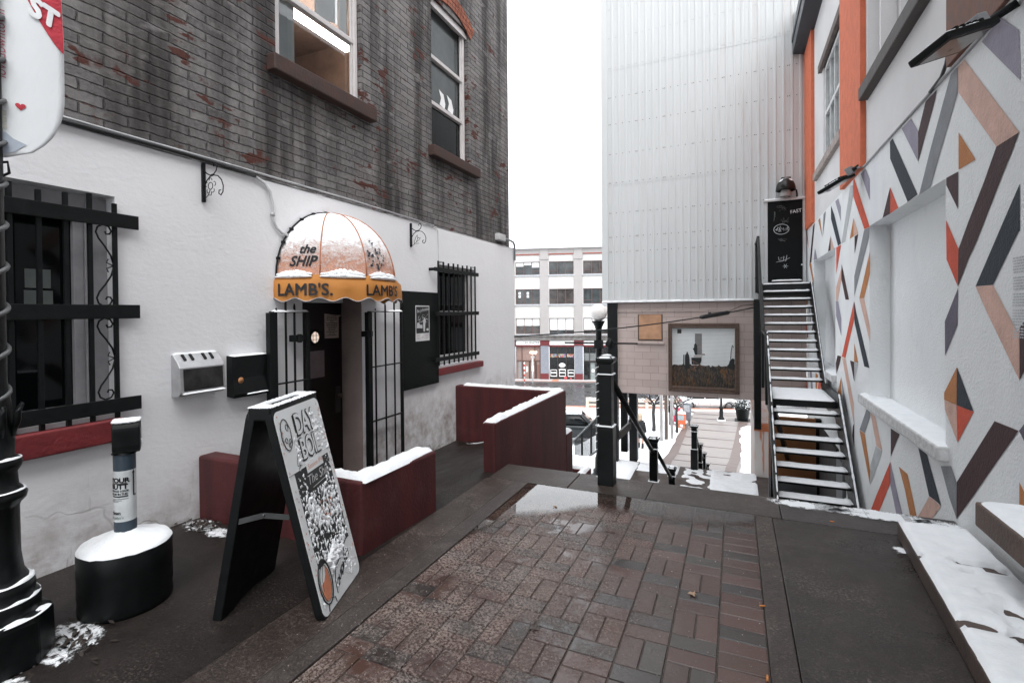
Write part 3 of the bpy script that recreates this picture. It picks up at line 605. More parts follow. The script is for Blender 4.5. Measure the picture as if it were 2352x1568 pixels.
# ------------------------------------------------------------------ sign brackets, cable, conduit
def bracket(label, y, zt, flower):
    t = thing('sign_bracket', label, 'sign bracket', (XW, y, zt), 'scrolled sign brackets on the white wall'); b = MB(); b.box((XW,y-.012,zt-.31), (XW+.022,y+.012,zt)); b.build('wall_bar', iron, t)
    P = lambda x, z: (XW+.02+x, y, zt+z)
    b = MB(); b.tube([P(.0,-.06), P(.03,-.085), P(.07,-.105), P(.115,-.10), P(.145,-.075), P(.155,-.04), P(.14,-.015), P(.115,-.02), P(.115,-.04)], .0045, 6); b.tube([P(0,-.19), P(.03,-.145), P(.07,-.115), P(.115,-.108), P(.165,-.12), P(.205,-.155), P(.225,-.205), P(.22,-.25), P(.195,-.275), P(.172,-.26), P(.175,-.235), P(.195,-.235)], .0045, 6); b.build('scroll', iron, t)
    b = MB()
    if flower:
        b.tube([P(.075+.028*math.cos(a*.7), -.19+.028*math.sin(a*.7)) for a in range(10)], .003, 5)
        for a in range(5): q = a*1.257+.3; cx_, cz_ = .075+.045*math.cos(q), -.19+.045*math.sin(q); b.tube([P(cx_+.018*math.cos(q+k*.8-1.6), cz_+.018*math.sin(q+k*.8-1.6)) for k in range(5)], .0028, 5)
        b.tube([P(.07,-.22), P(.05,-.26), P(.0,-.29)], .003, 5); b.tube([P(.05,-.26), P(.08,-.265), P(.085,-.24)], .003, 5)
    else:
        for pts in (((.0,-.30), (.04,-.28), (.06,-.2), (.09,-.16), (.10,-.2), (.07,-.26), (.04,-.28)), ((.09,-.2), (.14,-.2), (.11,-.23), (.08,-.24)), ((.08,-.25), (.12,-.27), (.07,-.275))): b.tube([P(*q) for q in pts], .0028, 5)
    b.build('ornament', iron, t)
bracket('black scrolled bracket with a wire flower above the ash boxes', 2.655, 2.815, True)
bracket('black scrolled bracket with a wire bird right of the awning', 5.46, 2.78, False)
rub = M('black_cable_rubber', (.012,.013,.014), .4); grey = M('grey_conduit_paint', (.42,.42,.43), .5)
t = thing('wall_cable', 'thick black cable clipped along the seam between brick and stucco', 'cable', (XW, 1.5, 2.84))
b = MB(); b.tube([(XW+.025,y,2.838+.006*math.sin(y*3.1)-.014*max(0,(y-2.6))) for y in [-5+k*.25 for k in range(33)]]+[(XW+.025,3.12,2.825)], .017, 8); b.build('cable', rub, t)
b = MB(); b.tube([(XW+.018,y,2.866+.005*math.sin(y*2.3)-.012*max(0,(y-2.6))) for y in [-5+k*.25 for k in range(34)]]+[(XW+.018,4.4,2.86), (XW+.018,6.0,2.835)], .009, 6); b.build('thin_cable', grey, t)
t = thing('conduit', 'pale conduit curving from the cable down to the awning', 'conduit', (XW, 3.2, 2.5))
b = MB(); b.tube([(XW+.02,3.05,2.83), (XW+.02,3.14,2.818), (XW+.02,3.22,2.785), (XW+.02,3.275,2.72), (XW+.02,3.295,2.64), (XW+.02,3.30,2.52), (XW+.02,3.305,2.46), (XW+.02,3.345,2.40), (XW+.02,3.40,2.365), (XW+.02,3.47,2.35)], .013, 8); b.build('pipe', M('white_conduit', (.55,.55,.56), .5), t)
b = MB(); b.tube([(XW+.02,3.30,2.535), (XW+.02,3.30,2.505)], .019, 8); b.build('coupling', grey, t)
t = thing('wall_wire', 'thin white wire running down beside the small barred window', 'wire', (XW, 6.1, 2.6))
b = MB(); b.tube([(XW+.012,5.7,2.82), (XW+.012,6.05,2.815), (XW+.012,6.115,2.78), (XW+.012,6.12,2.4), (XW+.012,6.12,1.8)], .006, 6); b.build('wire', M('white_wire', (.6,.6,.6), .6), t)
t = thing('junction_box', 'pale grey junction box with a bent conduit at the brick corner', 'junction box', (XW, 8.2, 2.93))
b = MB(); b.box((XW-.03,8.06,2.90), (XW+.06,8.34,3.02)); b.build('case', M('pale_grey_box', (.5,.5,.5), .5), t, bev=.01)
b = MB(); b.tube([(XW+.03,8.34,2.96), (XW+.03,8.6,2.955), (XW+.03,8.74,2.94), (XW+.03,8.80,2.88), (XW+.03,8.80,2.6)], .02, 8); b.build('conduit', M('grey_steel_conduit', (.25,.26,.27), .4), t)
# ------------------------------------------------------------------ awning
aw = thing('awning', 'orange dome awning with a scalloped valance, dusted with snow, over the pub door', 'awning', (XW, 4.04, 1.95))
AC = (XW, 4.04); R0 = .685
def canvas(name, snowy):
    b = NB(name); geo = b.n('NewGeometry'); sp = b.n('SeparateXYZ'); b.L(geo.outputs['Normal'], sp.inputs[0])
    f = b.noise(16, 6, .7, stretch=(1,1,1.5)); fine = b.noise(55, 4, .7, stretch=(1,1,1.4)); base = b.mix(b.noise(3, 4), (.52,.255,.175), (.58,.305,.215))
    if not snowy: return b.out(b.mix(b.noise(4, 5), (.42,.16,.028), (.48,.20,.042)), .75, b.bump(b.noise(6, 3), .25, .02))
    k = b.math('ADD', b.math('MULTIPLY', sp.outputs[2], 1.25), b.math('ADD', b.math('MULTIPLY', b.math('SUBTRACT', f, .5), 1.1), b.math('MULTIPLY', b.math('SUBTRACT', fine, .5), .9)))
    k = b.ramp(k, [(.12, 0.), (.60, 1.)]); return b.out(b.mix(k, base, (.85,.85,.86)), .75, b.bump(k, .8, .014, b.bump(fine, .2, .006)), None, .3)
cv = canvas('snow_dusted_orange_canvas', True); vl = canvas('orange_valance_canvas', False)
NG, NS = 5, 10
def domept(a, th, r=R0):           # a: 0..pi round the door from near to far; th 0 rim .. pi/2 crown
    g_ = math.pi/NG; i = min(NG-1, int(a/g_)); t = (a-i*g_)/g_; sag = 1-.05*math.sin(math.pi*t)*math.cos(th)
    rr = r*sag; return (AC[0]+rr*math.cos(th)*math.sin(a), AC[1]-rr*math.cos(th)*math.cos(a), 1.965+r*1.0*math.sin(th)*(1-.0*t))
b = MB()
for i in range(NG):
    gs = []; nn = 10
    for j in range(NS+1):
        for k in range(nn+1): gs.append(domept((i+min(k/nn, .9999))*math.pi/NG, math.pi/2*j/NS))
    b.add(gs, [(j*(nn+1)+k, j*(nn+1)+k+1, (j+1)*(nn+1)+k+1, (j+1)*(nn+1)+k) for j in range(NS) for k in range(nn)], 0, True)
b.build('canopy', cv, aw)
b = MB()
for i in range(1, NG): b.tube([domept(i*math.pi/NG, math.pi/2*j/12, R0+.003) for j in range(13)], .006, 5)
b.build('seam', M('dull_orange_seam', (.42,.16,.08), .8), aw)
def rimr(a): return .722
b = MB(); na = 90; vs = []
for k in range(na+1):
    a = math.pi*k/na; sag = (domept(a, 0)[0]-AC[0])
    p0 = domept(a, 0, R0+.004); vs.append(p0); vs.append((AC[0]+.722*math.sin(a), AC[1]-.722*math.cos(a), 1.905))
    sc = .5+.5*math.cos(2*math.pi*a/(math.pi/10)); wob = .008*math.sin(a*17)
    vs.append((AC[0]+(.726+wob)*math.sin(a), AC[1]-(.726+wob)*math.cos(a), 1.82)); vs.append((AC[0]+(.724+wob*1.6)*math.sin(a), AC[1]-(.724+wob*1.6)*math.cos(a), 1.715+.035*sc))
b.add(vs, [(4*k+q, 4*k+4+q, 4*k+5+q, 4*k+1+q) for k in range(na) for q in range(3)], 0, True); b.build('valance', vl, aw)
b = MB(); b.tube([(vs[4*k+3][0], vs[4*k+3][1], vs[4*k+3][2]) for k in range(na+1)], .005, 5); b.build('valance_piping', M('pale_grey_piping', (.45,.42,.41), .7), aw)
b = MB(); b.tube([(AC[0]+.012, AC[1]-(R0+.02)*math.cos(a*math.pi/24), 1.955+(R0+.012)*math.sin(a*math.pi/24)) for a in range(25)], .008, 6)
for a in range(1, 12): q = a*math.pi/13; b.obox((AC[0]+.02, AC[1]-(R0+.02)*math.cos(q), 1.955+(R0+.012)*math.sin(q)), (.016,0,0), (0,.012,0), (0,0,.012))
b.build('frame', iron, aw)
b = MB()
for (a0, a1, hh) in ((.04,.52,.045), (.66,1.22,.055), (1.33,1.86,.05), (1.0,1.2,.03)):
    n = 22
    for k in range(n):
        a = a0+(a1-a0)*k/n; e = math.sin(math.pi*(k+.5)/n)**.6
        for q in range(2):
            rr = R0+.004+.012*q; h = hh*e*random.uniform(.5,1)*(1-.35*q); b.ball((AC[0]+rr*math.sin(a), AC[1]-rr*math.cos(a), 1.965-.022*q+h*.35), (.026,.026,h*.62+.006), 8, 6, jit=.12)
b.build('snow', snowm, aw)
def onvalance(a0, z0, r=.7325): return lambda x, y, l: (AC[0]+(r+l)*math.sin(a0+x/r), AC[1]-(r+l)*math.cos(a0+x/r), z0+y)
blackink = M('black_lettering', (.010,.010,.012), .55)
text("LAMB'S.", onvalance(.085, 1.772, .738), .152, blackink, 'lettering', aw, .004, 0, space=1.02, ext=.001)
text("LAMB'S", onvalance(1.20, 1.775, .738), .145, blackink, 'lettering', aw, .0035, 0, space=1.0, ext=.001)
def ondome(a0, th0):
    def fn(x, y, l):
        th = th0+y/R0; p = domept(a0+x/(R0*math.cos(th)), th, R0+.006); return p
    return fn
text('the', ondome(.30, .30), .125, blackink, 'lettering', aw, .004, .25, ext=.001)
text('SHIP', ondome(.175, .12), .135, blackink, 'lettering', aw, .004, .25, ext=.001)
b = MB()    # the dark blue crest on the third gore, half buried in snow
def cp(u, v): return ondome(1.50, .10)(u, v, 0)
for k in range(330):
    v = random.uniform(0, .36); u = random.uniform(-.13, .13); hw = .055+.075*math.sin(min(1, v/.30)*math.pi)**.7 if v < .30 else .045
    if abs(u) > hw or (u/.042)**2+((v-.085)/.035)**2 < 1: continue
    if noise.noise((u*38, v*38, 3)) < -.05+.5*(v/.36): continue
    p = Vector(cp(u, v)); n_ = (p-Vector((AC[0], AC[1], 1.965))).normalized(); t1 = n_.cross(Vector((0,0,1))).normalized(); t2 = n_.cross(t1); r = random.uniform(.008,.017)
    pts = [p+n_*.0035+t1*r*math.cos(q)*random.uniform(.6,1.2)+t2*r*math.sin(q)*random.uniform(.6,1.2) for q in (0,1.05,2.1,3.14,4.19,5.24)]; b.add(pts, [(0,1,2,3,4,5)])
b.build('crest', M('dark_blue_crest_print', (.014,.022,.034), .6), aw)
# ------------------------------------------------------------------ red planter walls
def redwall(label, pieces, snows, loc, cat='low wall'):
    t = thing('red_wall', label, cat, loc, 'dark red low walls'); b = MB()
    b.prism([(*p, pieces[1]) for p in pieces[0]], (0,0,pieces[2]-pieces[1])); o = b.build('masonry', redm, t, bev=.022, seg=3)
    b = MB()
    for s_ in snows: b.snow(*s_)
    b.build('snow_cap', snowm, t); return t
redwall('dark red L shaped low wall behind the sandwich board', ([(-3.9,2.58), (-2.255,2.58), (-2.215,3.43), (-2.375,3.43), (-2.41,2.735), (-3.9,2.735)], -.45, .485),
    [((-3.45,2.60), (-2.27,2.725), .478, .035, .022, 0, .95, 1), ((-2.40,2.60), (-2.235,3.42), .478, .04, .022, 0, .95, 2)], (-3, 2.7, 0))
redwall('dark red angled low wall at the far end of the pub entrance', ([(-3.9,6.57), (-2.345,6.57), (-2.325,4.45), (-2.19,4.45), (-2.178,6.72), (-3.9,6.72)], -2.6, .495),
    [((-2.325,4.46), (-2.195,6.70), .488, .045, .022, 0, .95, 3), ((-3.78,6.59), (-2.2,6.70), .488, .04, .022, 0, .95, 4)], (-2.6, 5.6, 0))
redwall('low dark red stepped wall below the angled red wall', ([(-2.34,6.73), (-2.18,6.73), (-2.18,7.02), (-2.34,7.02)], -2.6, -.13), [((-2.335,6.73), (-2.185,7.01), -.137, .05, .02)], (-2.26, 6.9, -.2))
redwall('low dark red L shaped wall beside the railing foot', ([(-3.3,8.05), (-2.18,8.05), (-2.18,6.5), (-2.33,6.5), (-2.33,7.9), (-3.3,7.9)], -2.6, -.99), [((-3.3,7.91), (-2.19,8.04), -.997, .05, .02), ((-2.32,7.03), (-2.19,8.0), -.997, .05, .02)], (-2.3, 7.9, -1))
# ================================================================== SANDWICH BOARD
sb = thing('sandwich_board', 'black A frame pavement sign with a snow spattered white and black menu face', 'pavement sign', (-2.2, 1.95, 0))
SU = Vector((-.357,.934,0)); SN = Vector((-.934,-.357,0)); B1 = Vector((-1.94,1.935,0))
HT = 1.115; K = .275; SW = .535
tilt = (SN*K+Vector((0,0,HT))); tl = tilt.length; SV = tilt/tl; SF = SU.cross(SV)          # face: u across, v up the slope, normal out
if SF.x < 0: SF = -SF
def face(u, v, l=0): return B1+SU*u+SV*v+SF*l
def rrect(u0, v0, u1, v1, r, n=5, corners=(1,1,1,1)):
    P = []
    for (cx, cy, a0, on) in ((u1-r,v0+r,-90,corners[0]), (u1-r,v1-r,0,corners[1]), (u0+r,v1-r,90,corners[2]), (u0+r,v0+r,180,corners[3])):
        if not on: P.append((u1 if a0 in (-90, 0) else u0, v0 if a0 in (-90, 180) else v1)); continue
        for k in range(n+1): a = math.radians(a0+90*k/n); P.append((cx+r*math.cos(a), cy+r*math.sin(a)))
    return P
b = MB(); b.prism([face(u, v, -.045) for u, v in rrect(0, 0, SW, tl, .05)], SF*.040); b.build('front_panel', plastic, sb, bev=.006)
R1 = B1+SN*.60; rt = -SN*(.60-.395)+Vector((0,0,HT)); rl = rt.length; RV = rt/rl; RF = SU.cross(RV)
if RF.x > 0: RF = -RF
def rear(u, v, l=0): return R1+SU*u+RV*v+RF*l
b = MB(); arch = [(0,0), (.10,0), (.12,.02), (.20,.03), (SW-.20,.03), (SW-.12,.02), (SW-.10,0), (SW,0)]+[(u,v) for u, v in rrect(0, .2, SW, rl, .06, 4) if v > .5]
b.prism([rear(u, v, -.045) for u, v in arch], RF*.05); b.build('rear_panel', plastic, sb, bev=.006)
b = MB(); T0 = face(0, tl, 0); c0 = B1+SN*K+Vector((0,0,HT)); dn = SN*.12
for (a0, a1) in ((0, .06), (SW-.09, SW)): b.obox(c0+SU*(a0+a1)/2+dn/2+Vector((0,0,-.035)), SU*(a1-a0)/2, dn/2, (0,0,.035))
b.obox(c0+SU*SW/2+dn*.95+Vector((0,0,-.03)), SU*SW/2*.9, dn*.08, (0,0,.03)); b.build('hinge_top', plastic, sb, bev=.012, seg=3)
b = MB(); q0, q1 = face(.012, tl*.50, -.05), rear(.012, rl*.47, -.04); mid = (q0+q1)/2+Vector((0,0,.022))
b.beam(q0, mid, .004, .028); b.beam(mid, q1, .004, .028); b.ball(mid, .009, 8, 6); b.build('brace', M('grey_steel_strap', (.10,.105,.105), .4, .5), sb)
wht = M('white_printed_sheet', (.70,.72,.725), .5, 0, .05, 5, 0); chalk = M('chalkboard_black', (.014,.016,.017), .6, 0, .3, 6, 0)
b = MB(); b.prism([face(u, v, -.004) for u, v in rrect(.012, .012, SW-.012, tl-.03, .045)], SF*.003); b.build('poster_sheet', wht, sb)
b = MB(); b.prism([face(u, v, -.001) for u, v in ((.07,.25), (SW-.055,.25), (SW-.055,.775), (.07,.775))], SF*.0012); b.build('chalk_panel', chalk, sb)
fl_ = flat; pln = M('black_poster_line', (.012,.013,.014), .6)
def onface(u0, v0, lift=.0006, sx=1): return lambda x, y, l: face(u0+x*sx, v0+y, l+lift)
b = MB()
def outline(pts, r=.0022, close=True): b.tube([face(u, v, .001) for u, v in (pts+[pts[0]] if close else pts)], r, 4)
# title: black drop shadow, pale letters on top with an inner line
text('DAY', onface(.186, .955, .0002, .70), .165, None, '', None, .010, 0, space=.9, ext=.0006, mb=b); text('BOIL', onface(.186, .815, .0002, .70), .165, None, '', None, .010, 0, space=.9, ext=.0006, mb=b)
for (u0, v0, h_) in ((.180, .95, .12), (.180, .81, .12)): b.prism([face(u, v, .0002) for u, v in ((u0,v0), (u0+.012,v0-.006), (u0+.012,v0+h_), (u0,v0+h_))], SF*.0004)
m1 = [(.085+.048*math.cos(k*.262)*(1+.06*math.sin(k*2.1)), .985+.085*math.sin(k*.262)) for k in range(24)]; outline(m1)
for (u, v, r) in ((.105,1.02,.018), (.075,.955,.015), (.11,.945,.012), (.095,.925,.011)): outline([(u+r*.7*math.cos(k*.6), v+r*math.sin(k*.6)) for k in range(10)], .0016)
for k in range(14): outline([(.042+.001*k%3*.01, .93+.008*k), (.052, .93+.008*k)], .0011, False)
outline([(.12,.80), (.135,.85), (.16,.87), (.155,.83), (.14,.80)], .0014); outline([(.125,.78), (.15,.80), (.165,.79)], .0014, False)
outline([(.012,.775), (.07,.775)], .0013, False)
# the ladle and the maker's name at the foot
lad = [(.105+.07*math.cos(k*.2618), .165+.115*math.sin(k*.2618)) for k in range(24)]; outline(lad, .004); outline([(.105+.055*math.cos(k*.2618), .16+.095*math.sin(k*.2618)) for k in range(24)], .0014); outline([(.07,.13), (.08,.2), (.12,.26)], .0013, False); outline([(.085,.05), (.075,.02)], .003, False); outline([(.13,.065), (.165,.05), (.17,.02)], .0025, False)
outline([(.20,.05), (.205,.12), (.24,.175), (.30,.195), (.36,.185), (.40,.24), (.48,.27)], .0022, False)
text('QUIDI VIDI', lambda x, y, l: face(.215+x*.9, .065+y+.105*(x/.25)**.8, l+.0006), .052, None, '', None, .001, 0, space=.92, ext=.0006, mb=b)
for k in range(9): outline([(.30+.012*k, .10+.012*k), (.31+.012*k, .112+.012*k), (.305+.012*k, .118+.012*k)], .0013)
b.build('poster_print', pln, sb)
b = MB(); text('DAY', onface(.190, .958, .0018, .70), .163, None, '', None, .003, 0, space=.905, ext=.0006, mb=b); text('BOIL', onface(.190, .818, .0018, .70), .163, None, '', None, .003, 0, space=.905, ext=.0006, mb=b)
b.prism([face(u, v, .0008) for u, v in ((.20,.735), (.40,.735), (.40,.795), (.20,.795))], SF*.0008); b.build('pale_letters', wht, sb)
oi = M('faded_orange_print', (.60,.22,.12), .6); b = MB(); text('Session IPA', onface(.212, .752, .0018), .040, None, '', None, 0, .2, ext=.0005, mb=b)
liq = [(.06,.10), (.075,.075), (.115,.07), (.145,.10), (.155,.15), (.15,.205), (.135,.245), (.12,.20), (.095,.175), (.065,.17), (.055,.135)]; b.prism([face(u, v, .0006) for u, v in liq], SF*.0006)
for k in range(46):
    u, v = (random.choice((random.uniform(.02,.055), random.uniform(SW-.05,SW-.02))), random.uniform(.1,1.1)); b.obox(face(u, v, .0008), SU*.0045, SV*.0015, SF*.0003); b.obox(face(u, v, .0008), SU*.0015, SV*.0055, SF*.0003)
for k in range(14): u, v = random.uniform(.25,.38), random.uniform(.42,.55); b.tube([face(u+.02*math.sin(q*2+k), v+.006*q, .001) for q in range(4)], .0018, 4)
b.build('orange_print', oi, sb)
b = MB(); text('The Ship', onface(.175, .672, .0012), .075, None, '', None, 0, .25, ext=.0005, mb=b); b.tube([face(.22,.648,.002), face(.37,.655,.002)], .0018, 4)
for k in range(34):
    u = random.uniform(.16,.36); v = random.uniform(.45,.6); b.tube([face(u, v, .0015), face(u+.008, v+.025, .0015)], .0012, 4)
b.build('chalk_writing', M('chalk_writing', (.5,.5,.5), .9), sb)
b = MB()
def bh(u_, v_):        # wind-blown snow stuck to the panel, a drift along its foot
    u = .03+(SW-.05)*u_; v = .03+1.02*v_; n1 = noise.noise((u*62, v*44, 5)); n2 = noise.noise((u*130, v*105, 2)); n3 = noise.noise((u*9, v*7, 1))
    if ((u-.105)/.080)**2+((v-.165)/.122)**2 < 1 or v < .055: return -.01
    t = .30+max(0, (v-.55)*2.6)+.8*max(0, .075-u)*12
    if u < .07 or u > SW-.057: t += .55
    drift = .27-.11*abs(u-.27)/.2-.0
    if v < drift+.03: t -= 1.1
    if v < .25-.16*abs(u-.22)/.2-.06: t += 1.5
    if u > .24 and v < .20+.3*(u-.24): t += 1.4
    if .16 < u < .385 and v > .63: t += .9
    if v > .80: t = .62 if (.145 < u < .185 or u > .37) else 1.2
    return .011*(n1+.55*n2+.5*n3-t+.28)
b.field(lambda u, v, h: face(.03+(SW-.05)*u, .03+1.02*v, .001+h), 150, 300, bh)
tag(b.build('stuck_snow', snowm, sb), kind='stuff')
b = MB()
def th_(u, v):
    e = min(u, 1-u)*9; e2 = min(v, 1-v)*5; q = min(1, e, e2*1.3)**.5
    if .13 < u < .82 and .2 < v < .72: return -.01
    return .010*(q+.5*noise.noise((u*30, v*8, 3))-.15)
b.field(lambda u, v, h: c0+SU*SW*(u*1.0)+dn*(v*1.04-.02)+Vector((0,0,.0005+h)), 90, 22, th_)
b.build('snow_cap', snowm, sb)
# ================================================================== BUTT BIN POST
bp = thing('butt_bin', 'white and blue cigarette butt post standing in a snow topped black drum', 'ashtray post', (-3.12, 1.65, 0)); bx, by = -3.12, 1.65
b = MB(); b.lathe([(.0,.0), (.212,.0), (.216,.02), (.213,.07), (.217,.10), (.215,.18), (.218,.23), (.216,.325), (.208,.338), (0,.338)], (bx,by,0), 48); b.build('drum', plastic, bp)
b = MB(); pr = [(.0,.415), (.05,.41), (.07,.395), (.12,.372), (.17,.358), (.205,.350), (.2155,.333)]; vs = []; n = 40
for (r, z) in pr[::-1]:
    for i in range(n): a = 2*math.pi*i/n; q = 1+.012*noise.noise((math.cos(a)*6, math.sin(a)*6, r*30)); vs.append((bx+r*q*math.cos(a), by+r*q*math.sin(a), z+.006*noise.noise((math.cos(a)*r*40, math.sin(a)*r*40, 3))))
b.add(vs, [(j*n+i, j*n+(i+1)%n, (j+1)*n+(i+1)%n, (j+1)*n+i) for j in range(len(pr)-1) for i in range(n)], 0, True); b.build('drum_snow', snowm, bp)
RT = .052
for zz in ((.34,.465), (.745,.84)): b = MB(); b.lathe([(RT,zz[0]), (RT,zz[1])], (bx,by,0), 32); b.build('blue_band', M('slate_blue_label', (.042,.062,.085), .45), bp)
b = MB(); b.lathe([(RT,.465), (RT,.745)], (bx,by,0), 32); tube_ = b.build('tube', M('white_label', (.62,.65,.66), .45), bp)
# the squared hood with its side mouth
b = MB(); hd = Vector((math.cos(math.radians(58)), math.sin(math.radians(58)), 0)); hs_ = Vector((-hd.y, hd.x, 0)); hc = Vector((bx,by,.925))+hd*.012
pf = rrect(-.075, -.085, .075, .09, .045, 5)
b.prism([hc+hs_*u+Vector((0,0,v))-hd*.062 for u, v in pf], hd*.124); b.lathe([(.06,.835), (.054,.84), (.054,.85)], (bx,by,0), 24); b.build('hood', plastic, bp, bev=.026, seg=4)
b = MB(); b.prism([hc+hs_*u+Vector((0,0,v))+hd*.0625 for u, v in rrect(-.048,-.05,.048,.055,.03,4)], hd*.002); b.build('mouth', M('mouth_black', (.004,.004,.005), .3), bp)
b = MB(); n0 = len(b.v)
for k in range(160): u, v = random.uniform(-.055,.055), random.uniform(-.055,.055); b.ball(hc+hs_*u+hd*v+Vector((0,0,.092-.28*abs(u)**1.5)), (.013,.013,.008), 7, 5, jit=.15)
for k in range(10): b.ball(hc+hd*.064+hs_*random.uniform(-.03,-.005)+Vector((0,0,random.uniform(-.05,-.02))), .007, 6, 4, jit=.3)
b.build('hood_snow', snowm, bp)
def ontube(a0, z0): return lambda x, y, l: (bx+(RT+.001+l)*math.cos(a0+x/RT), by+(RT+.001+l)*math.sin(a0+x/RT), z0+y)
b = MB(); A0 = math.radians(-112)
text('YOUR', ontube(A0, .683), .036, None, '', None, .0016, space=.95, mb=b, ext=.0006); text('BUTT', ontube(A0, .648), .036, None, '', None, .0016, space=1.0, mb=b, ext=.0006); text('WOULD LOOK', ontube(A0-.05, .632), .0145, None, '', None, .0006, space=.95, mb=b, ext=.0006); text('GOOD IN THIS', ontube(A0-.05, .615), .0145, None, '', None, .0006, space=.9, mb=b, ext=.0006)
for (z, hh, a1, a2) in ((.677,.0022,0,1.62), (.606,.0035,0,1.72), (.592,.0012,0,1.75), (.584,.0010,0,1.2), (.577,.0010,0,.9)):
    for k in range(18): a, a_ = A0+a1+(a2-a1)*k/18, A0+a1+(a2-a1)*(k+1)/18; b.quad(*[(bx+(RT+.0014)*math.cos(q), by+(RT+.0014)*math.sin(q), zz) for q, zz in ((a,z-hh), (a_,z-hh), (a_,z+hh), (a,z+hh))])
aR = math.radians(18)
b.prism([ontube(aR, 0)(x, z, 0) for x, z in ((-.004,.60), (.004,.60), (.004,.725), (.009,.725), (0,.745), (-.009,.725), (-.004,.725))], (.0006,0,0)); b.prism([ontube(aR, 0)(x, z, 0) for x, z in ((.004,.60), (.014,.60), (.014,.606), (.004,.606))], (.0006,0,0))
text('clean', ontube(A0+.05, .508), .026, None, '', None, .0005, mb=b, ext=.0006); b.build('printed_lettering', blackink, tube_)
text("st. john's", ontube(A0-.1, .483), .021, M('grey_green_print', (.2,.25,.22), .6), 'printed_lettering', tube_, .0002, ext=.0006)
# ================================================================== LAMP POST AT THE LEFT EDGE, BANNER
lp = thing('lamp_post', 'ornate black cast iron lamp post with snowy rings at the left edge', 'lamp post', (-3.11, 1.11, 0)); lx, ly = -3.11, 1.11
b = MB(); b.lathe([(.0,.0), (.20,.0), (.20,.02), (.195,.20), (.185,.225), (.15,.235)], (lx,ly,0), 8, smooth=False, a0=math.pi/8, a1=math.pi/8+2*math.pi); b.build('plinth', ironw, lp, bev=.012)
b = MB(); b.lathe([(.15,.23), (.153,.285), (.145,.305), (.132,.31), (.135,.345), (.128,.37), (.115,.38), (.095,.42), (.085,.50), (.083,.72), (.088,.735), (.107,.755), (.112,.78), (.098,.80), (.082,.82), (.078,.88), (.092,.905), (.097,.925), (.088,.945), (.07,.96), (.072,1.03), (.066,1.1), (.062,1.2)], (lx,ly,0), 28); b.build('base', ironw, lp)
b = MB(); b.lathe([(.062,1.2), (.05,1.3), (.047,4.6)], (lx,ly,0), 16); b.build('shaft', ironw, lp)
b = MB()
for k in range(8):
    a = 2*math.pi*k/8; d = Vector((math.cos(a), math.sin(a), 0)); P = Vector((lx,ly,0)); b.tube([P+d*.066+Vector((0,0,1.05)), P+d*.085+Vector((0,0,1.12)), P+d*.088+Vector((0,0,1.16)), P+d*.105+Vector((0,0,1.19)), P+d*.10+Vector((0,0,1.17))], [.012,.016,.014,.010,.006], 6)
b.build('leaf_collar', ironw, lp)
b = MB(); b.tube([(lx+.056*math.cos(k*.35), ly+.056*math.sin(k*.35), 1.22+.0107*k) for k in range(200)], .011, 6); b.build('wound_rope', M('grey_rope_light', (.10,.105,.105), .5), lp)
b = MB()
for (r, z, th) in ((.128,.375,.016), (.148,.298,.010), (.104,.795,.010), (.092,.942,.008)): b.lathe([(r-.02,z+.004), (r-.012,z+th), (r,z+th*.8), (r+.005,z-.004)], (lx,ly,0), 28) if False else b.field(lambda u, v, h: (lx+(r-.022+.024*v)*math.cos(6.2832*u), ly+(r-.022+.024*v)*math.sin(6.2832*u), z+.002+h), 120, 6, lambda u, v: th*(.55+.9*noise.noise((math.cos(6.2832*u)*2.2+z*9, math.sin(6.2832*u)*2.2, z*20)))*(min(1, min(v, 1-v)*5)**.5))
for k in range(0):
    a = random.choice((random.uniform(-.25,.55), random.uniform(-1.2,-.55))); r = random.uniform(.158,.182); b.ball((lx+r*math.cos(a), ly+r*math.sin(a), .232), (.016,.016,.010), 7, 5, jit=.2)
b.field(lambda u, v, h: (lx+(.150+.044*v)*math.cos(-1.5+2.4*u), ly+(.150+.044*v)*math.sin(-1.5+2.4*u), .228+h), 80, 10, lambda u, v: .013*(.25+1.1*noise.noise((u*7, v*1.2, 4)))*(min(1, min(v, 1-v)*6)**.5)); b.build('snow', snowm, lp)
ban = thing('banner', 'white hanging banner with a red heart and red corner on the lamp post', 'banner', (lx, ly, 2.3)); BU = Vector((.39,.92,0)).normalized()
def bpnt(u, v, l=0):
    bow = .035*math.sin(min(1, max(0, u/.30))*math.pi)*(.6+.4*math.sin(v*2)); nrm = Vector((BU.y,-BU.x,0)); return Vector((lx,ly,0))+BU*(.03+u*.97)+nrm*(bow+l)+Vector((0,0,v))
wb = NB('white_banner_vinyl'); wb = wb.out((.74,.765,.78), .45, wb.bump(wb.noise(30, 4, .6, stretch=(1,1,.6)), .25, .01))
def bedge(v):      # right-hand edge of the sail-shaped banner
    t = min(1, max(0, (v-2.335)/.34)); return .243*(1-(1-t)**2.2)**.5 if t < 1 else .243-.035*max(0, v-2.95)
def bgrid(mb, f0, f1, v0, v1, n=14, nv=30, l=0):
    vs = []
    for j in range(nv+1):
        v = v0+(v1-v0)*j/nv; a, c = f0(v), f1(v)
        for i in range(n+1): vs.append(bpnt(a+(c-a)*i/n, v, l))
    mb.add(vs, [(j*(n+1)+i, j*(n+1)+i+1, (j+1)*(n+1)+i+1, (j+1)*(n+1)+i) for j in range(nv) for i in range(n)], 0, True)
b = MB(); bgrid(b, lambda v: -.12, bedge, 2.337, 3.6); ob = b.build('cloth', wb, ban); so_ = ob.modifiers.new('thickness', 'SOLIDIFY'); so_.thickness = .002
brd = mp('red_banner_print', (.50,.045,.065))
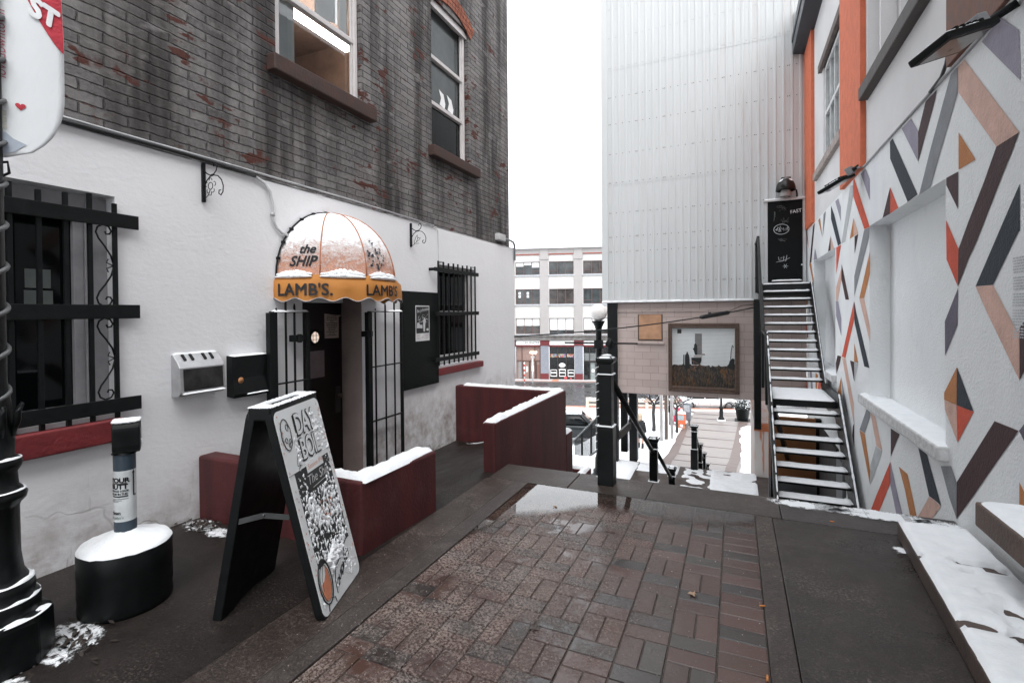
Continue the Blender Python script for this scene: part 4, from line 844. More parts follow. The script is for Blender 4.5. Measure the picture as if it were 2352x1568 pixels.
b = MB(); bgrid(b, lambda v: max(-.1, .243-.143*((v-2.88)/.24)**.75), lambda v: bedge(v)-.001, 2.881, 3.58, l=.0025); b.build('red_corner', brd, ban)
b = MB(); hu, hv, hr = .082, 2.585, .019; pts = [(hu+hr*.062*16*math.sin(t)**3, hv+hr*.062*(13*math.cos(t)-5*math.cos(2*t)-2*math.cos(3*t)-math.cos(4*t))) for t in [2*math.pi*k/24 for k in range(24)]]; b.poly([bpnt(u, v, .003) for u, v in pts]); b.build('heart', brd, ban)
b = MB(); b.poly([bpnt(u, v, .0026) for u, v in ((-.11,2.345), (-.0,2.345), (.06,2.37), (.10,2.41), (.055,2.43), (.03,2.455), (-.01,2.46), (-.11,2.45))]); b.build('blue_print', M('pale_blue_print', (.40,.45,.52), .5), ban)
b = MB()
for (u0, u1, v0, v1) in [(-.05+.022*i, -.032+.022*i, 2.47+.03*j, 2.495+.03*j) for i in range(4) for j in range(5) if not (i == 3 and j > 2)]: b.poly([bpnt(u0,v0,.0026), bpnt(u1,v0,.0026), bpnt(u1,v1,.0026), bpnt(u0,v1,.0026)])
b.build('beige_print', M('pale_beige_print', (.60,.59,.53), .5), ban)
text('lovedowntown', lambda x, y, l: bpnt(.034-y, 2.70+x, l+.003), .052, M('red_script_print', (.45,.12,.15), .5), 'lettering', ban, 0, .2)
text('ST', lambda x, y, l: bpnt(.115+x*.8+y*.14, 3.03+y-x*.35, l+.006), .12, M('white_print', (.75,.76,.77), .5), 'lettering', ban, .007)
b = MB(); b.tube([(lx,ly,2.30), (lx+.02,ly+.06,2.32), (lx+.02,ly+.065,2.27), (lx+.005,ly+.03,2.24)], .007, 6); b.build('tie', iron, ban)
# ================================================================== NEWEL POSTS AND HANDRAILS
def newel(mb, mbs, x, y, z0, h, w=.145):
    w2 = w/2; a = .80*w2
    mb.box((x-w2,y-w2,z0), (x+w2,y+w2,z0+h*.44)); mb.box((x-a,y-a,z0+h*.44), (x+a,y+a,z0+h*.925)); mb.box((x-w2*.98,y-w2*.98,z0+h*.425), (x+w2*.98,y+w2*.98,z0+h*.455)); mb.box((x-w2*.93,y-w2*.93,z0+h*.835), (x+w2*.93,y+w2*.93,z0+h*.85))
    mb.lathe([(a*1.414,0), (w2*1.6,h*.02), (w2*1.62,h*.045), (w2*1.35,h*.05), (w2*.9,h*.065), (0,h*.065)], (x,y,z0+h*.925), 4, smooth=False, a0=math.pi/4, a1=math.pi/4+2*math.pi)
    mbs.snow((x-w2*1.1,y-w2*1.1), (x+w2*1.1,y+w2*1.1), z0+h*.972, .02, .02, seed=x+y); mbs.snow((x-w2*.7,y-w2*.7), (x+w2*.7,y+w2*.7), z0+h*.988, .018, .02, seed=x)
    for (sx, sy, lx_, ly_) in ((-1,0,.012,w2), (1,0,.012,w2), (0,-1,w2,.012), (0,1,w2,.012)):
        for (zz, e) in ((z0+h*.455, w2*.9), (z0+h*.85, w2*.86)):
            cx, cy = x+sx*e, y+sy*e; mbs.snow((cx-lx_,cy-ly_), (cx+lx_,cy+ly_), zz, .012, .012, seed=zz)
def stair_rail(name, label, posts, loc, w=.145):
    t = thing(name, label, 'stair railing', loc, 'black newel post stair railings'); sn = MB()
    for (x, y, z0, h) in posts: b = MB(); newel(b, sn, x, y, z0, h, w); b.build('newel_post', ironw, t, bev=.006)
    for p, q in zip(posts[:-1], posts[1:]):
        b = MB(); P, Q = Vector((p[0]+.01,p[1]+w*.42,p[2]+p[3]*.83)), Vector((q[0],q[1]-w*.3,q[2]+q[3]*.80))
        b.tube([P, Q], .030, 10); b.build('handrail', ironw, t)
    sn.build('snow', snowm, t); return t
stair_rail('stair_railing', 'tall black newel posts with a sloping handrail at the edge of the brick paving', [(-1.09,4.565,0,1.205), (-1.12,7.66,-1.50,1.235), (-1.11,9.90,-2.55,1.19)], (-1.09, 4.56, 0))
stair_rail('stair_railing', 'black newel posts going down the second flight in the middle of the walkway', [(-.95,13.35,-2.4,1.13), (-.90,14.45,-2.95,.95), (-.86,15.45,-3.5,1.0), (-.82,16.6,-4.1,.98)], (-.95, 13.35, -2.4), .17)
st = MB(); ns = 14
for i in range(ns): st.box((-2.15,4.76+i*.39,-2.9), (1.5,4.76+(i+1)*.39,-.165*(i+1)-.005))
tag(st.build('stone_steps', kerbc, bev=.01), kind='structure')
st = MB(); st.box((-6,9.9,-3.2), (1.5,13.45,-2.405)); tag(st.build('stone_landing', conc), kind='structure')
st = MB()
for i in range(13): st.box((-3,13.45+i*.34,-5), (.42,13.45+(i+1)*.34,-2.4-.16*(i+1)))
tag(st.build('lower_steps', kerbc, bev=.01), kind='structure')
sp = MB(); sp.snow((-.55,11.5), (.45,13.4), -2.405, .03, .035, rag=1.2, cover=lambda x, y: noise.noise((x*2.6, y*2.6, 8))*1.9+.35); sp.snow((-5.9,9.95), (-2.3,13.4), -2.405, .03, .06, cover=lambda x, y: .4+noise.noise((x*2, y*2, 4))); sp.snow((-2.3,12.7), (-1.3,13.42), -2.405, .025, .035, rag=1.2, cover=lambda x, y: noise.noise((x*3, y*4, 1))*1.5+.1+(y-13)*.8); sp.snow((-1.2,11.4), (-.5,13.4), -2.405, .02, .03, cover=lambda x, y: noise.noise((x*4, y*4, 11))*2-.75)
tag(sp.build('landing_snow', snowm), kind='stuff')
# globe street lamp on the landing
gl_ = thing('globe_lamp', 'black lamp post with a white globe, wound with a string of lights', 'street lamp', (-2.97, 11.69, -2.4)); gx, gy = -2.97, 11.69
b = MB(); b.lathe([(.20,0), (.20,.10), (.15,.14), (.15,.22), (.11,.26), (.10,.5), (.09,.55), (.075,.6), (.07,3.55), (.075,3.58), (.10,3.66), (.15,3.76), (.155,3.78), (.0,3.78)], (gx,gy,-2.4), 20); b.build('post', ironw, gl_)
b = MB(); b.ball((gx,gy,1.575), .205, 28, 18); b.build('globe', M('white_lamp_globe', (.78,.75,.73), .35, 0, .05, 6, 0), gl_)
b = MB(); b.tube([(gx+.082*math.cos(k*.5), gy+.082*math.sin(k*.5), -2.0+.0155*k) for k in range(170)], .009, 5); b.build('light_string', M('white_light_string', (.6,.6,.6), .5), gl_)
b = MB(); b.tube([(gx-.75,gy-.3,.86), (gx+.85,gy+.35,.83)], .022, 6); b.box((gx-.09,gy-.09,.72), (gx+.09,gy+.09,.92)); b.ball((gx+.26,gy,.84), (.09,.08,.12), 10, 7, jit=.25); b.build('bracket_arm', iron, gl_)
# black baluster railing further down on the left
br_ = thing('baluster_railing', 'black baluster railing sloping down beyond the red walls', 'railing', (-3.5, 13.7, -2.3))
Rp, Rq = Vector((-3.30,13.3,-2.15)), Vector((-5.05,16.5,-3.82))
def rp(t, h): return Rp.lerp(Rq, t)+Vector((0,0,h))
b = MB(); b.beam(rp(0,1.0), rp(1,1.0), .05, .05); b.build('top_rail', iron, br_); b = MB(); b.beam(rp(0,.08), rp(1,.08), .04, .04); b.build('bottom_rail', iron, br_)
for k in range(27): b = MB(); t_ = k/26; b.tube([rp(t_,.08), rp(t_,.99)], .011 if k % 9 else .022, 6); b.build('baluster', iron, br_)
b = MB()
b.tube([rp(k/60, 1.03) for k in range(61)], [.018+.008*noise.noise((k*.7,0,0)) for k in range(61)], 6)
b.build('snow', snowm, br_)
# ================================================================== METAL CLAD BUILDING
YM = 13.1
mbd = thing('metal_building', 'tall building clad in ribbed white metal bridging over the walkway', 'building', (-1, YM, -2.4))
b = MB(); prof = []; x = -3.06; pitch = .1722
while x < 1.56: prof += [(x,0), (x+pitch-.062,0), (x+pitch-.048,-.017), (x+pitch-.014,-.017)]; x += pitch
prof.append((x,0))
for (za, zb, dy) in ((1.86,4.93,.0), (4.90,7.93,-.004), (7.90,12.5,-.008)):
    vs = []
    for (px, py) in prof: vs += [(px,YM+py+dy,za), (px,YM+py+dy,zb)]
    b.add(vs, [(2*i,2*i+2,2*i+3,2*i+1) for i in range(len(prof)-1)])
b.quad((-3.2,YM,1.86), (-3.2,YM+6,1.86), (-3.2,YM+6,12.5), (-3.2,YM,12.5)); b.quad((-3.2,YM+6,1.86), (1.6,YM+6,1.86), (1.6,YM+6,12.5), (-3.2,YM+6,12.5)); b.quad((-3.2,YM,12.5), (1.6,YM,12.5), (1.6,YM+6,12.5), (-3.2,YM+6,12.5))
b.build('cladding', clad, mbd)
b = MB()
for z in (2.35,3.16,3.55,4.18,4.97,5.72,6.5,7.2,7.97,8.75,9.5,10.3):
    k = 0; x = -3.06
    while x < 1.5:
        if not (.6 < x < 1.5 and z < 4.3):
            for dx in ((.05,.085,.12) if k % 4 == 0 else (.06,)): b.lathe([(0,0), (.011,0), (.009,.006)], (0,0,0), 6); n0 = len(b.v)-18; b.v[n0:] = [(x+dx+q[0], YM-.006-q[2], z+q[1]) for q in b.v[n0:]]
        x += pitch; k += 1
tag(b.build('screws', rustdot, mbd), kind='stuff')
b = MB(); b.box((-3.215,YM-.035,1.85), (-3.05,YM+.1,12.5)); b.build('corner_trim', clad, mbd, bev=.006)
b = MB(); b.box((-3.22,YM-.06,1.83), (.41,YM+.08,1.865)); b.snow((-3.21,YM-.055), (.40,YM-.002), 1.866, .018, .04); b.build('bottom_flashing', M('snowy_white_flashing', (.75,.76,.77), .6), mbd)
YB = YM+.10
b = MB(); b.box((-2.86,YB,-.55), (1.5,YB+.3,1.82)); b.box((-2.86,YB-.03,1.58), (.40,YB,1.66)); b.box((-2.86,YB+.3,-.55), (1.5,YM+6,-.35)); b.box((-2.86,YM+5.7,-.35), (1.5,YM+6,1.82)); b.build('block_wall', blockm, mbd)
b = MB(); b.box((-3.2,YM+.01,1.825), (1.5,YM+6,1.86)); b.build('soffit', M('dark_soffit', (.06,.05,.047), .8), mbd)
b = MB(); b.box((-2.31,YB-.012,.84), (-1.69,YB+.002,1.515)); brdd = b.build('boarded_window', M('dark_window_trim', (.07,.045,.035), .7), mbd)
b = MB(); b.box((-2.28,YB-.02,.875), (-1.715,YB-.01,1.505)); b.build('plywood', plybd, brdd)
b = MB(); b.box((-2.36,YB-.07,.76), (-1.64,YB,.815)); b.build('sill', blockm, brdd, bev=.006)
for (x0, x1, y0, y1, z0, z1) in ((-3.10,-2.84,YM+.02,YM+.22,-2.4,1.84), (-2.99,-2.80,YM+1.1,YM+1.3,-2.4,.0), (-2.60,-2.39,YM+.32,YM+.55,-2.4,-.55), (.395,.545,YM-.35,YM-.15,-1.15,1.84)):
    b = MB(); b.box((x0,y0,z0), (x1,y1,z1)); b.build('steel_column', ironw, mbd, bev=.01)
b = MB(); b.beam((-2.98,YM+.12,-1.85), (-2.47,YM+.42,-1.35), .10, .16); b.build('brace_beam', M('wet_dark_timber', (.045,.04,.038), .5, 0, .3, 12, .3, 40), mbd)
b = MB(); b.snow((-2.98,YM+1.1), (-2.82,YM+1.3), .0, .05, .04); b.build('snow', snowm, mbd)
dr = MB(); dr.box((.70,YM-.10,2.25), (1.405,YM-.03,4.10)); mdoor = dr.build('door', M('black_steel_door', (.0045,.0056,.006), .6, 0, .3, 4, .08, 30, .12), mbd, bev=.006)
b = MB(); b.box((.64,YM-.09,2.10), (.70,YM,4.10)); b.box((1.405,YM-.09,2.10), (1.47,YM,4.10)); b.box((.62,YM-.13,4.10), (1.48,YM,4.14)); b.build('frame', clad, mdoor, bev=.004)
b = MB(); b.snow((.62,YM-.13), (1.48,YM-.03), 4.14, .03, .025); b.build('snow', snowm, mdoor)
dy = YM-.102; chk = M('silver_marker', (.55,.58,.6), .5); chk2 = M('faint_marker', (.12,.125,.125), .6)
b = MB(); P = lambda x, z: (x,dy,z)
b.tube([P(.98+.155*math.cos(k*.2618), 3.45+.115*math.sin(k*.2618)) for k in range(25)], .006, 4)
b.tube([P(.86,3.44), P(.90,3.47), P(.92,3.43), P(.88,3.42), P(.91,3.50), P(.95,3.46), P(.97,3.40), P(.93,3.39), P(.96,3.52), P(1.0,3.44), P(1.02,3.48), P(1.03,3.41), P(1.06,3.47), P(1.07,3.41), P(1.09,3.48), P(1.11,3.42), P(1.11,3.50)], .007, 4)
text('FAST', flat(P(1.16,3.79), (1,0,.12), (-.1,0,1)), .105, None, '', None, .001, 0, mb=b, ext=.002)
b.tube([P(.87,2.70), P(1.0,2.72), P(1.15,2.79)], .004, 4); b.tube([P(.92,2.82), P(.93,2.74), P(1.02,2.73), P(1.03,2.83)], .005, 4); b.tube([P(1.09,2.85), P(1.07,2.73), P(1.05,2.71)], .005, 4); b.tube([P(.97,2.77), P(.97,2.80), P(1.0,2.80)], .004, 4)
for a in (0,1.05,2.1): b.tube([P(1.06-.055*math.cos(a), 2.60-.055*math.sin(a)), P(1.06+.055*math.cos(a), 2.60+.055*math.sin(a))], .004, 4)
b.build('graffiti', chk, mdoor)
b = MB()
for (cx, cz, sx, sz) in ((1.0,3.93,.12,.07), (1.05,3.65,.10,.08), (1.0,3.2,.10,.04), (.84,3.75,.02,.12)):
    pts = [P(cx+random.uniform(-sx,sx), cz+random.uniform(-sz,sz)) for k in range(16)]; b.tube(pts, .0035, 4)
b.build('faint_graffiti', chk2, mdoor)
b = MB(); b.ball((1.385,YM-.12,2.62), .018); b.build('handle', chk, mdoor)
lm = thing('wall_lamp', 'dark dome shaped wall lamp with a snowy top above the black upper door', 'wall lamp', (1.06, YM-.25, 4.4))
b = MB(); b.lathe([(.0,.27), (.05,.27), (.09,.255), (.15,.20), (.19,.12), (.205,.0), (.195,.0), (.14,.19), (.0,.22)], (1.06,YM-.22,4.30), 24); b.box((.97,YM-.25,4.56), (1.16,YM-.02,4.60)); b.build('shade', M('dark_bronze_shade', (.02,.018,.017), .35, .3), lm)
b = MB(); b.lathe([(.11,.0), (.11,.1), (.09,.14)], (1.06,YM-.22,4.17), 16); b.build('globe', M('dusty_lamp_glass', (.35,.33,.32), .4), lm)
b = MB(); b.tube([(1.14,YM-.15,4.3), (1.14,YM-.08,4.2), (1.14,YM-.06,4.12)], .022, 6); b.tube([(1.28,YM-.12,4.32), (1.30,YM-.06,4.22), (1.30,YM-.03,4.16)], .018, 6); b.build('bracket', iron, lm)
b = MB(); b.snow((.92,YM-.34), (1.20,YM-.12), 4.535, .03, .03, zf=lambda x, y: 4.575-1.2*((x-1.06)**2+(y-YM+.22)**2)**.5*.42); b.build('snow', snowm, lm)
# framed picture hung on the beige wall
fpx = thing('framed_picture', 'large brown framed picture of a white clapboard house above dry weeds', 'framed picture', (-.73, YB, .4)); yq = YB
for (x0, x1, z0, z1, nm) in ((-1.545,-1.455,-.42,1.29,'v'), (-.006,.095,-.42,1.29,'v'), (-1.455,-.006,1.167,1.29,'h'), (-1.455,-.006,-.42,-.286,'h')):
    b = MB(); b.box((x0,yq-.10,z0), (x1,yq-.001,z1))
    if nm == 'v': w_ = (x1-x0); b.box((x0+w_*.12,yq-.125,z0+.02), (x0+w_*.38,yq-.10,z1-.02)); b.box((x0+w_*.6,yq-.115,z0+.04), (x0+w_*.85,yq-.10,z1-.04))
    else: h_ = z1-z0; b.box((x0,yq-.125,z0+h_*.12), (x1,yq-.10,z0+h_*.38)); b.box((x0,yq-.115,z0+h_*.6), (x1,yq-.10,z0+h_*.85))
    b.build('frame_side', timber, fpx, bev=.006)
sd_ = NB('printed_clapboard'); xx, yy, zz = sd_.sep(); fr = sd_.math('FRACT', sd_.math('MULTIPLY', zz, 30)); c = sd_.mix(sd_.ramp(fr, [(.0, .0), (.22, 1.), (1., 1.)]), (.22,.24,.25), sd_.mix(sd_.noise(3, 4), (.56,.59,.60), (.74,.76,.76)))
sd_ = sd_.out(c, .35)
b = MB(); b.box((-1.455,yq-.02,.10), (-.006,yq-.012,1.167)); b.build('clapboard', sd_, fpx)
wd = NB('printed_weeds'); f = wd.noise(9, 6, .7, stretch=(3,1,.7)); g = wd.noise(26, 5, .7, stretch=(3,1,.5)); xx, yy, zz = wd.sep(); c = wd.mix(wd.ramp(g, [(.45, 0.), (.68, 1.)]), (.006,.007,.007), (.13,.105,.085))
bl = wd.noise(3.2, 3); c = wd.mix(wd.math('MULTIPLY', wd.ramp(bl, [(.5, 0.), (.62, 1.)]), wd.ramp(f, [(.45, 0.), (.65, .65)])), c, (.26,.11,.025)); wd = wd.out(c, .35)
b = MB(); pts = [(-1.455,yq-.024,-.286), (-.006,yq-.024,-.286)]
for k in range(41): x = -.006-1.449*k/40; pts.append((x, yq-.024, .245+.05*noise.noise((x*5,0,3))+.05*noise.noise((x*21,0,5))+.05*(k < 5)))
b.prism(pts, (0,.003,0)); b.build('weeds', wd, fpx)
b = MB(); dkp = M('printed_black', (.009,.010,.011), .4)
def pp(*q, y=.027): b.prism([(x,yq-y,z) for x, z in q], (0,.002,0))
pp((-1.15,.15), (-1.03,.15), (-1.04,.42), (-1.055,.50), (-1.075,.53), (-1.08,.57), (-1.11,.57), (-1.115,.53), (-1.145,.49), (-1.15,.4)); pp((-.99,.26), (-.80,.26), (-.76,.36), (-.76,.44), (-1.0,.43)); pp((-.91,.5), (-.86,.5), (-.855,.62), (-.86,.74), (-.90,.80), (-.93,.76), (-.935,.68), (-.965,.65), (-.94,.61)); pp((-1.33,1.03), (-1.23,1.03), (-1.23,1.14), (-1.33,1.14)); pp((-.17,.2), (-.02,.15), (-.01,.42), (-.06,.44), (-.12,.38)); b.tube([(-.10,yq-.027,.4), (-.09,yq-.027,.6), (-.06,yq-.027,.76), (-.03,yq-.027,.7)], .008, 4); b.tube([(-1.18,yq-.027,.2), (-1.175,yq-.027,.5)], .012, 4); b.build('dark_figures', dkp, fpx)
b = MB(); pp((-.905,.50), (-.75,.50), (-.75,1.03), (-.91,1.03), (-.915,.82), (-.88,.74), (-.87,.62), y=.0255); b.build('chimney', M('printed_grey_chimney', (.17,.165,.165), .4), fpx)
b = MB(); pp((-.94,.455), (-.745,.455), (-.745,.475), (-.94,.475)); pp((-.745,.5), (-.68,.5), (-.68,.53), (-.745,.53)); pp((-.86,.735), (-.755,.735), (-.755,.75), (-.86,.75)); b.tube([(-1.0,yq-.028,.12), (-.80,yq-.028,.27)], .006, 4); b.tube([(-.98,yq-.028,.36), (-.72,yq-.028,.22)], .006, 4); b.tube([(-.95,yq-.028,.33), (-.90,yq-.028,.10)], .006, 4); b.build('rusty_pieces', M('printed_rust', (.20,.11,.08), .5), fpx)
# overhead cable with its black splice
cb_ = thing('overhead_cable', 'black overhead cable with a thick splice crossing in front of the beige wall', 'cable', (-1, 11, 1.4)); cp0, cp1 = Vector((-3.85,8.7,1.14)), Vector((.40,12.80,1.66))
def cpt(t): return cp0.lerp(cp1, t)+Vector((0,0,-.16*4*t*(1-t)*.6))
b = MB(); b.tube([cpt(k/40) for k in range(41)], .014, 6); b.build('cable', rub, cb_)
b = MB(); b.tube([cpt(.74), cpt(.75), cpt(.87), cpt(.88)], [.025,.05,.05,.025], 10); b.tube([cpt(.78)+Vector((0,0,.06)), cpt(.79)+Vector((0,0,.06))], .02, 6); b.build('splice', rub, cb_)
b = MB(); b.tube([cpt(.88)+Vector((0,0,.03)), cpt(.94)+Vector((0,0,.10)), cpt(1)+Vector((0,0,.07))], .007, 5); b.build('tie_wire', rub, cb_)
# ================================================================== METAL STAIRCASE
stc = thing('metal_staircase', 'black open tread metal staircase with snow on every step beside the mural', 'staircase', (.96, 9, -2.4)); XL, XR = .53, 1.40
def tread(y, z, dep=.19, x0=XL, x1=XR):
    b = MB(); b.box((x0,y,z-.035), (x1,y+dep,z)); t = b.build('tread', ironw, stc, bev=.003)
    b = MB(); b.snow((x0,y-.004), (x1-.005,y+dep), z, .032, .03, rag=.35, seed=y*3); b.snow((x1-.10,y), (x1,y+dep), z+.012, .03, .03, seed=y); b.build('snow', snowm, t)
for i in range(-8, 7): tread(7.70+.171*i, -.95+.164*i, .20)
for i in range(1, 12): tread(10.0+.150*i, .2+.162*i, .16)
b = MB(); b.box((XL,8.90,.09), (XR,10.12,.2)); ld = b.build('landing', ironw, stc, bev=.004)
b = MB(); b.snow((XL,8.895), (XR,10.1), .2, .035, .05, rag=.3); b.build('snow', snowm, ld)
b = MB(); b.box((XL,11.80,1.90), (XR+.06,13.0,2.144)); tp_ = b.build('top_platform', ironw, stc, bev=.004)
b = MB(); b.snow((XL,11.795), (XR+.05,12.95), 2.144, .028, .05, rag=.3); b.build('snow', snowm, tp_)
b = MB(); b.box((.76,12.72,2.15), (1.37,12.98,2.255)); ds = b.build('door_step', M('dark_wood_step', (.03,.025,.023), .6), stc)
b = MB(); b.snow((.755,12.70), (1.375,12.97), 2.255, .03, .03); b.build('snow', snowm, ds)
for x in (XL-.035, XR):
    b = MB(); b.prism([(x,6.25,-2.5), (x,6.5,-2.5), (x,9.0,-.07), (x,10.1,-.07), (x,11.85,1.83), (x,13.0,1.83), (x,13.0,2.16), (x,11.7,2.16), (x,10.0,.33), (x,8.8,.33), (x,6.25,-2.13)], (.035,0,0)); b.build('stringer', ironw, stc)
b = MB()
rr_ = lambda k, s_: .014+.009*noise.noise((k*.8, s_, 0))
b.tube([(XR+.018, 7.0+1.8*k/50, -1.41+1.735*k/50) for k in range(51)], [rr_(k,1) for k in range(51)], 6)
b.tube([(XR+.018, 10.0+1.7*k/50, .335+1.83*k/50) for k in range(51)], [rr_(k,5)*.55 for k in range(51)], 6)
b.build('stringer_snow', snowm, stc)
b = MB(); xr = .455; b.beam((xr,6.3,-1.2), (xr,8.85,1.22), .05, .06); b.beam((xr,8.85,1.22), (xr,10.05,1.25), .05, .06); b.beam((xr,10.05,1.25), (xr,11.8,3.14), .05, .06); b.beam((xr,11.8,3.14), (xr,13.0,3.14), .05, .06)
b.beam((xr,6.3,-1.7), (xr,8.85,.72), .02, .035); b.beam((xr,10.05,.75), (xr,11.8,2.64), .02, .035); b.build('handrail', ironw, stc)
for (y, z0, h) in ((6.4,-2.4,1.25), (7.6,-1.1,1.1), (8.85,.1,1.12), (10.05,.2,1.05), (10.9,1.1,1.1), (11.8,1.95,1.2), (12.95,2.0,1.15)): b = MB(); b.box((xr-.022,y-.022,z0), (xr+.022,y+.022,z0+h)); b.build('rail_post', ironw, stc)
b = MB()
b.tube([(xr+.01, 6.5+2.35*k/60, -1.01+2.23*k/60+.03) for k in range(61)], [max(.002, .012+.014*noise.noise((k*.6, 2, 0))) for k in range(61)], 6)
b.build('rail_snow', snowm, stc)
b = MB(); b.beam((.56,8.95,.05), (1.2,12.6,-2.3), .06, .09); b.build('diagonal_brace', ironw, stc)
# wall of the ground floor behind the stairs
bw = thing('stair_back_wall', 'orange brown wall with dark doors under the metal staircase', 'wall', (1.0, 11.05, -2.4))
b = MB(); b.box((.60,11.0,-1.68), (1.40,11.15,-.50)); b.build('orange_panel', mp('weathered_orange_panel', (.27,.115,.045)), bw)
b = MB(); b.box((.60,10.98,-2.4), (1.41,11.15,-1.68)); b.build('grey_plinth', M('grey_plinth', (.10,.105,.11), .7), bw)
b = MB(); b.box((1.40,11.02,-2.4), (1.495,11.2,-.5)); b.build('dark_door', blackwood, bw); b = MB(); b.box((1.455,9.3,-2.4), (1.497,11.0,-.62)); b.build('dark_boarding', M('dark_weathered_boards', (.028,.024,.023), .7, 0, .5, 5, .3, 30, stretch=(1,1,.2)), bw); b = MB(); b.box((1.45,8.75,-2.4), (1.497,9.25,-.7)); b.build('grey_door', M('grey_door_paint', (.13,.135,.14), .6), bw)
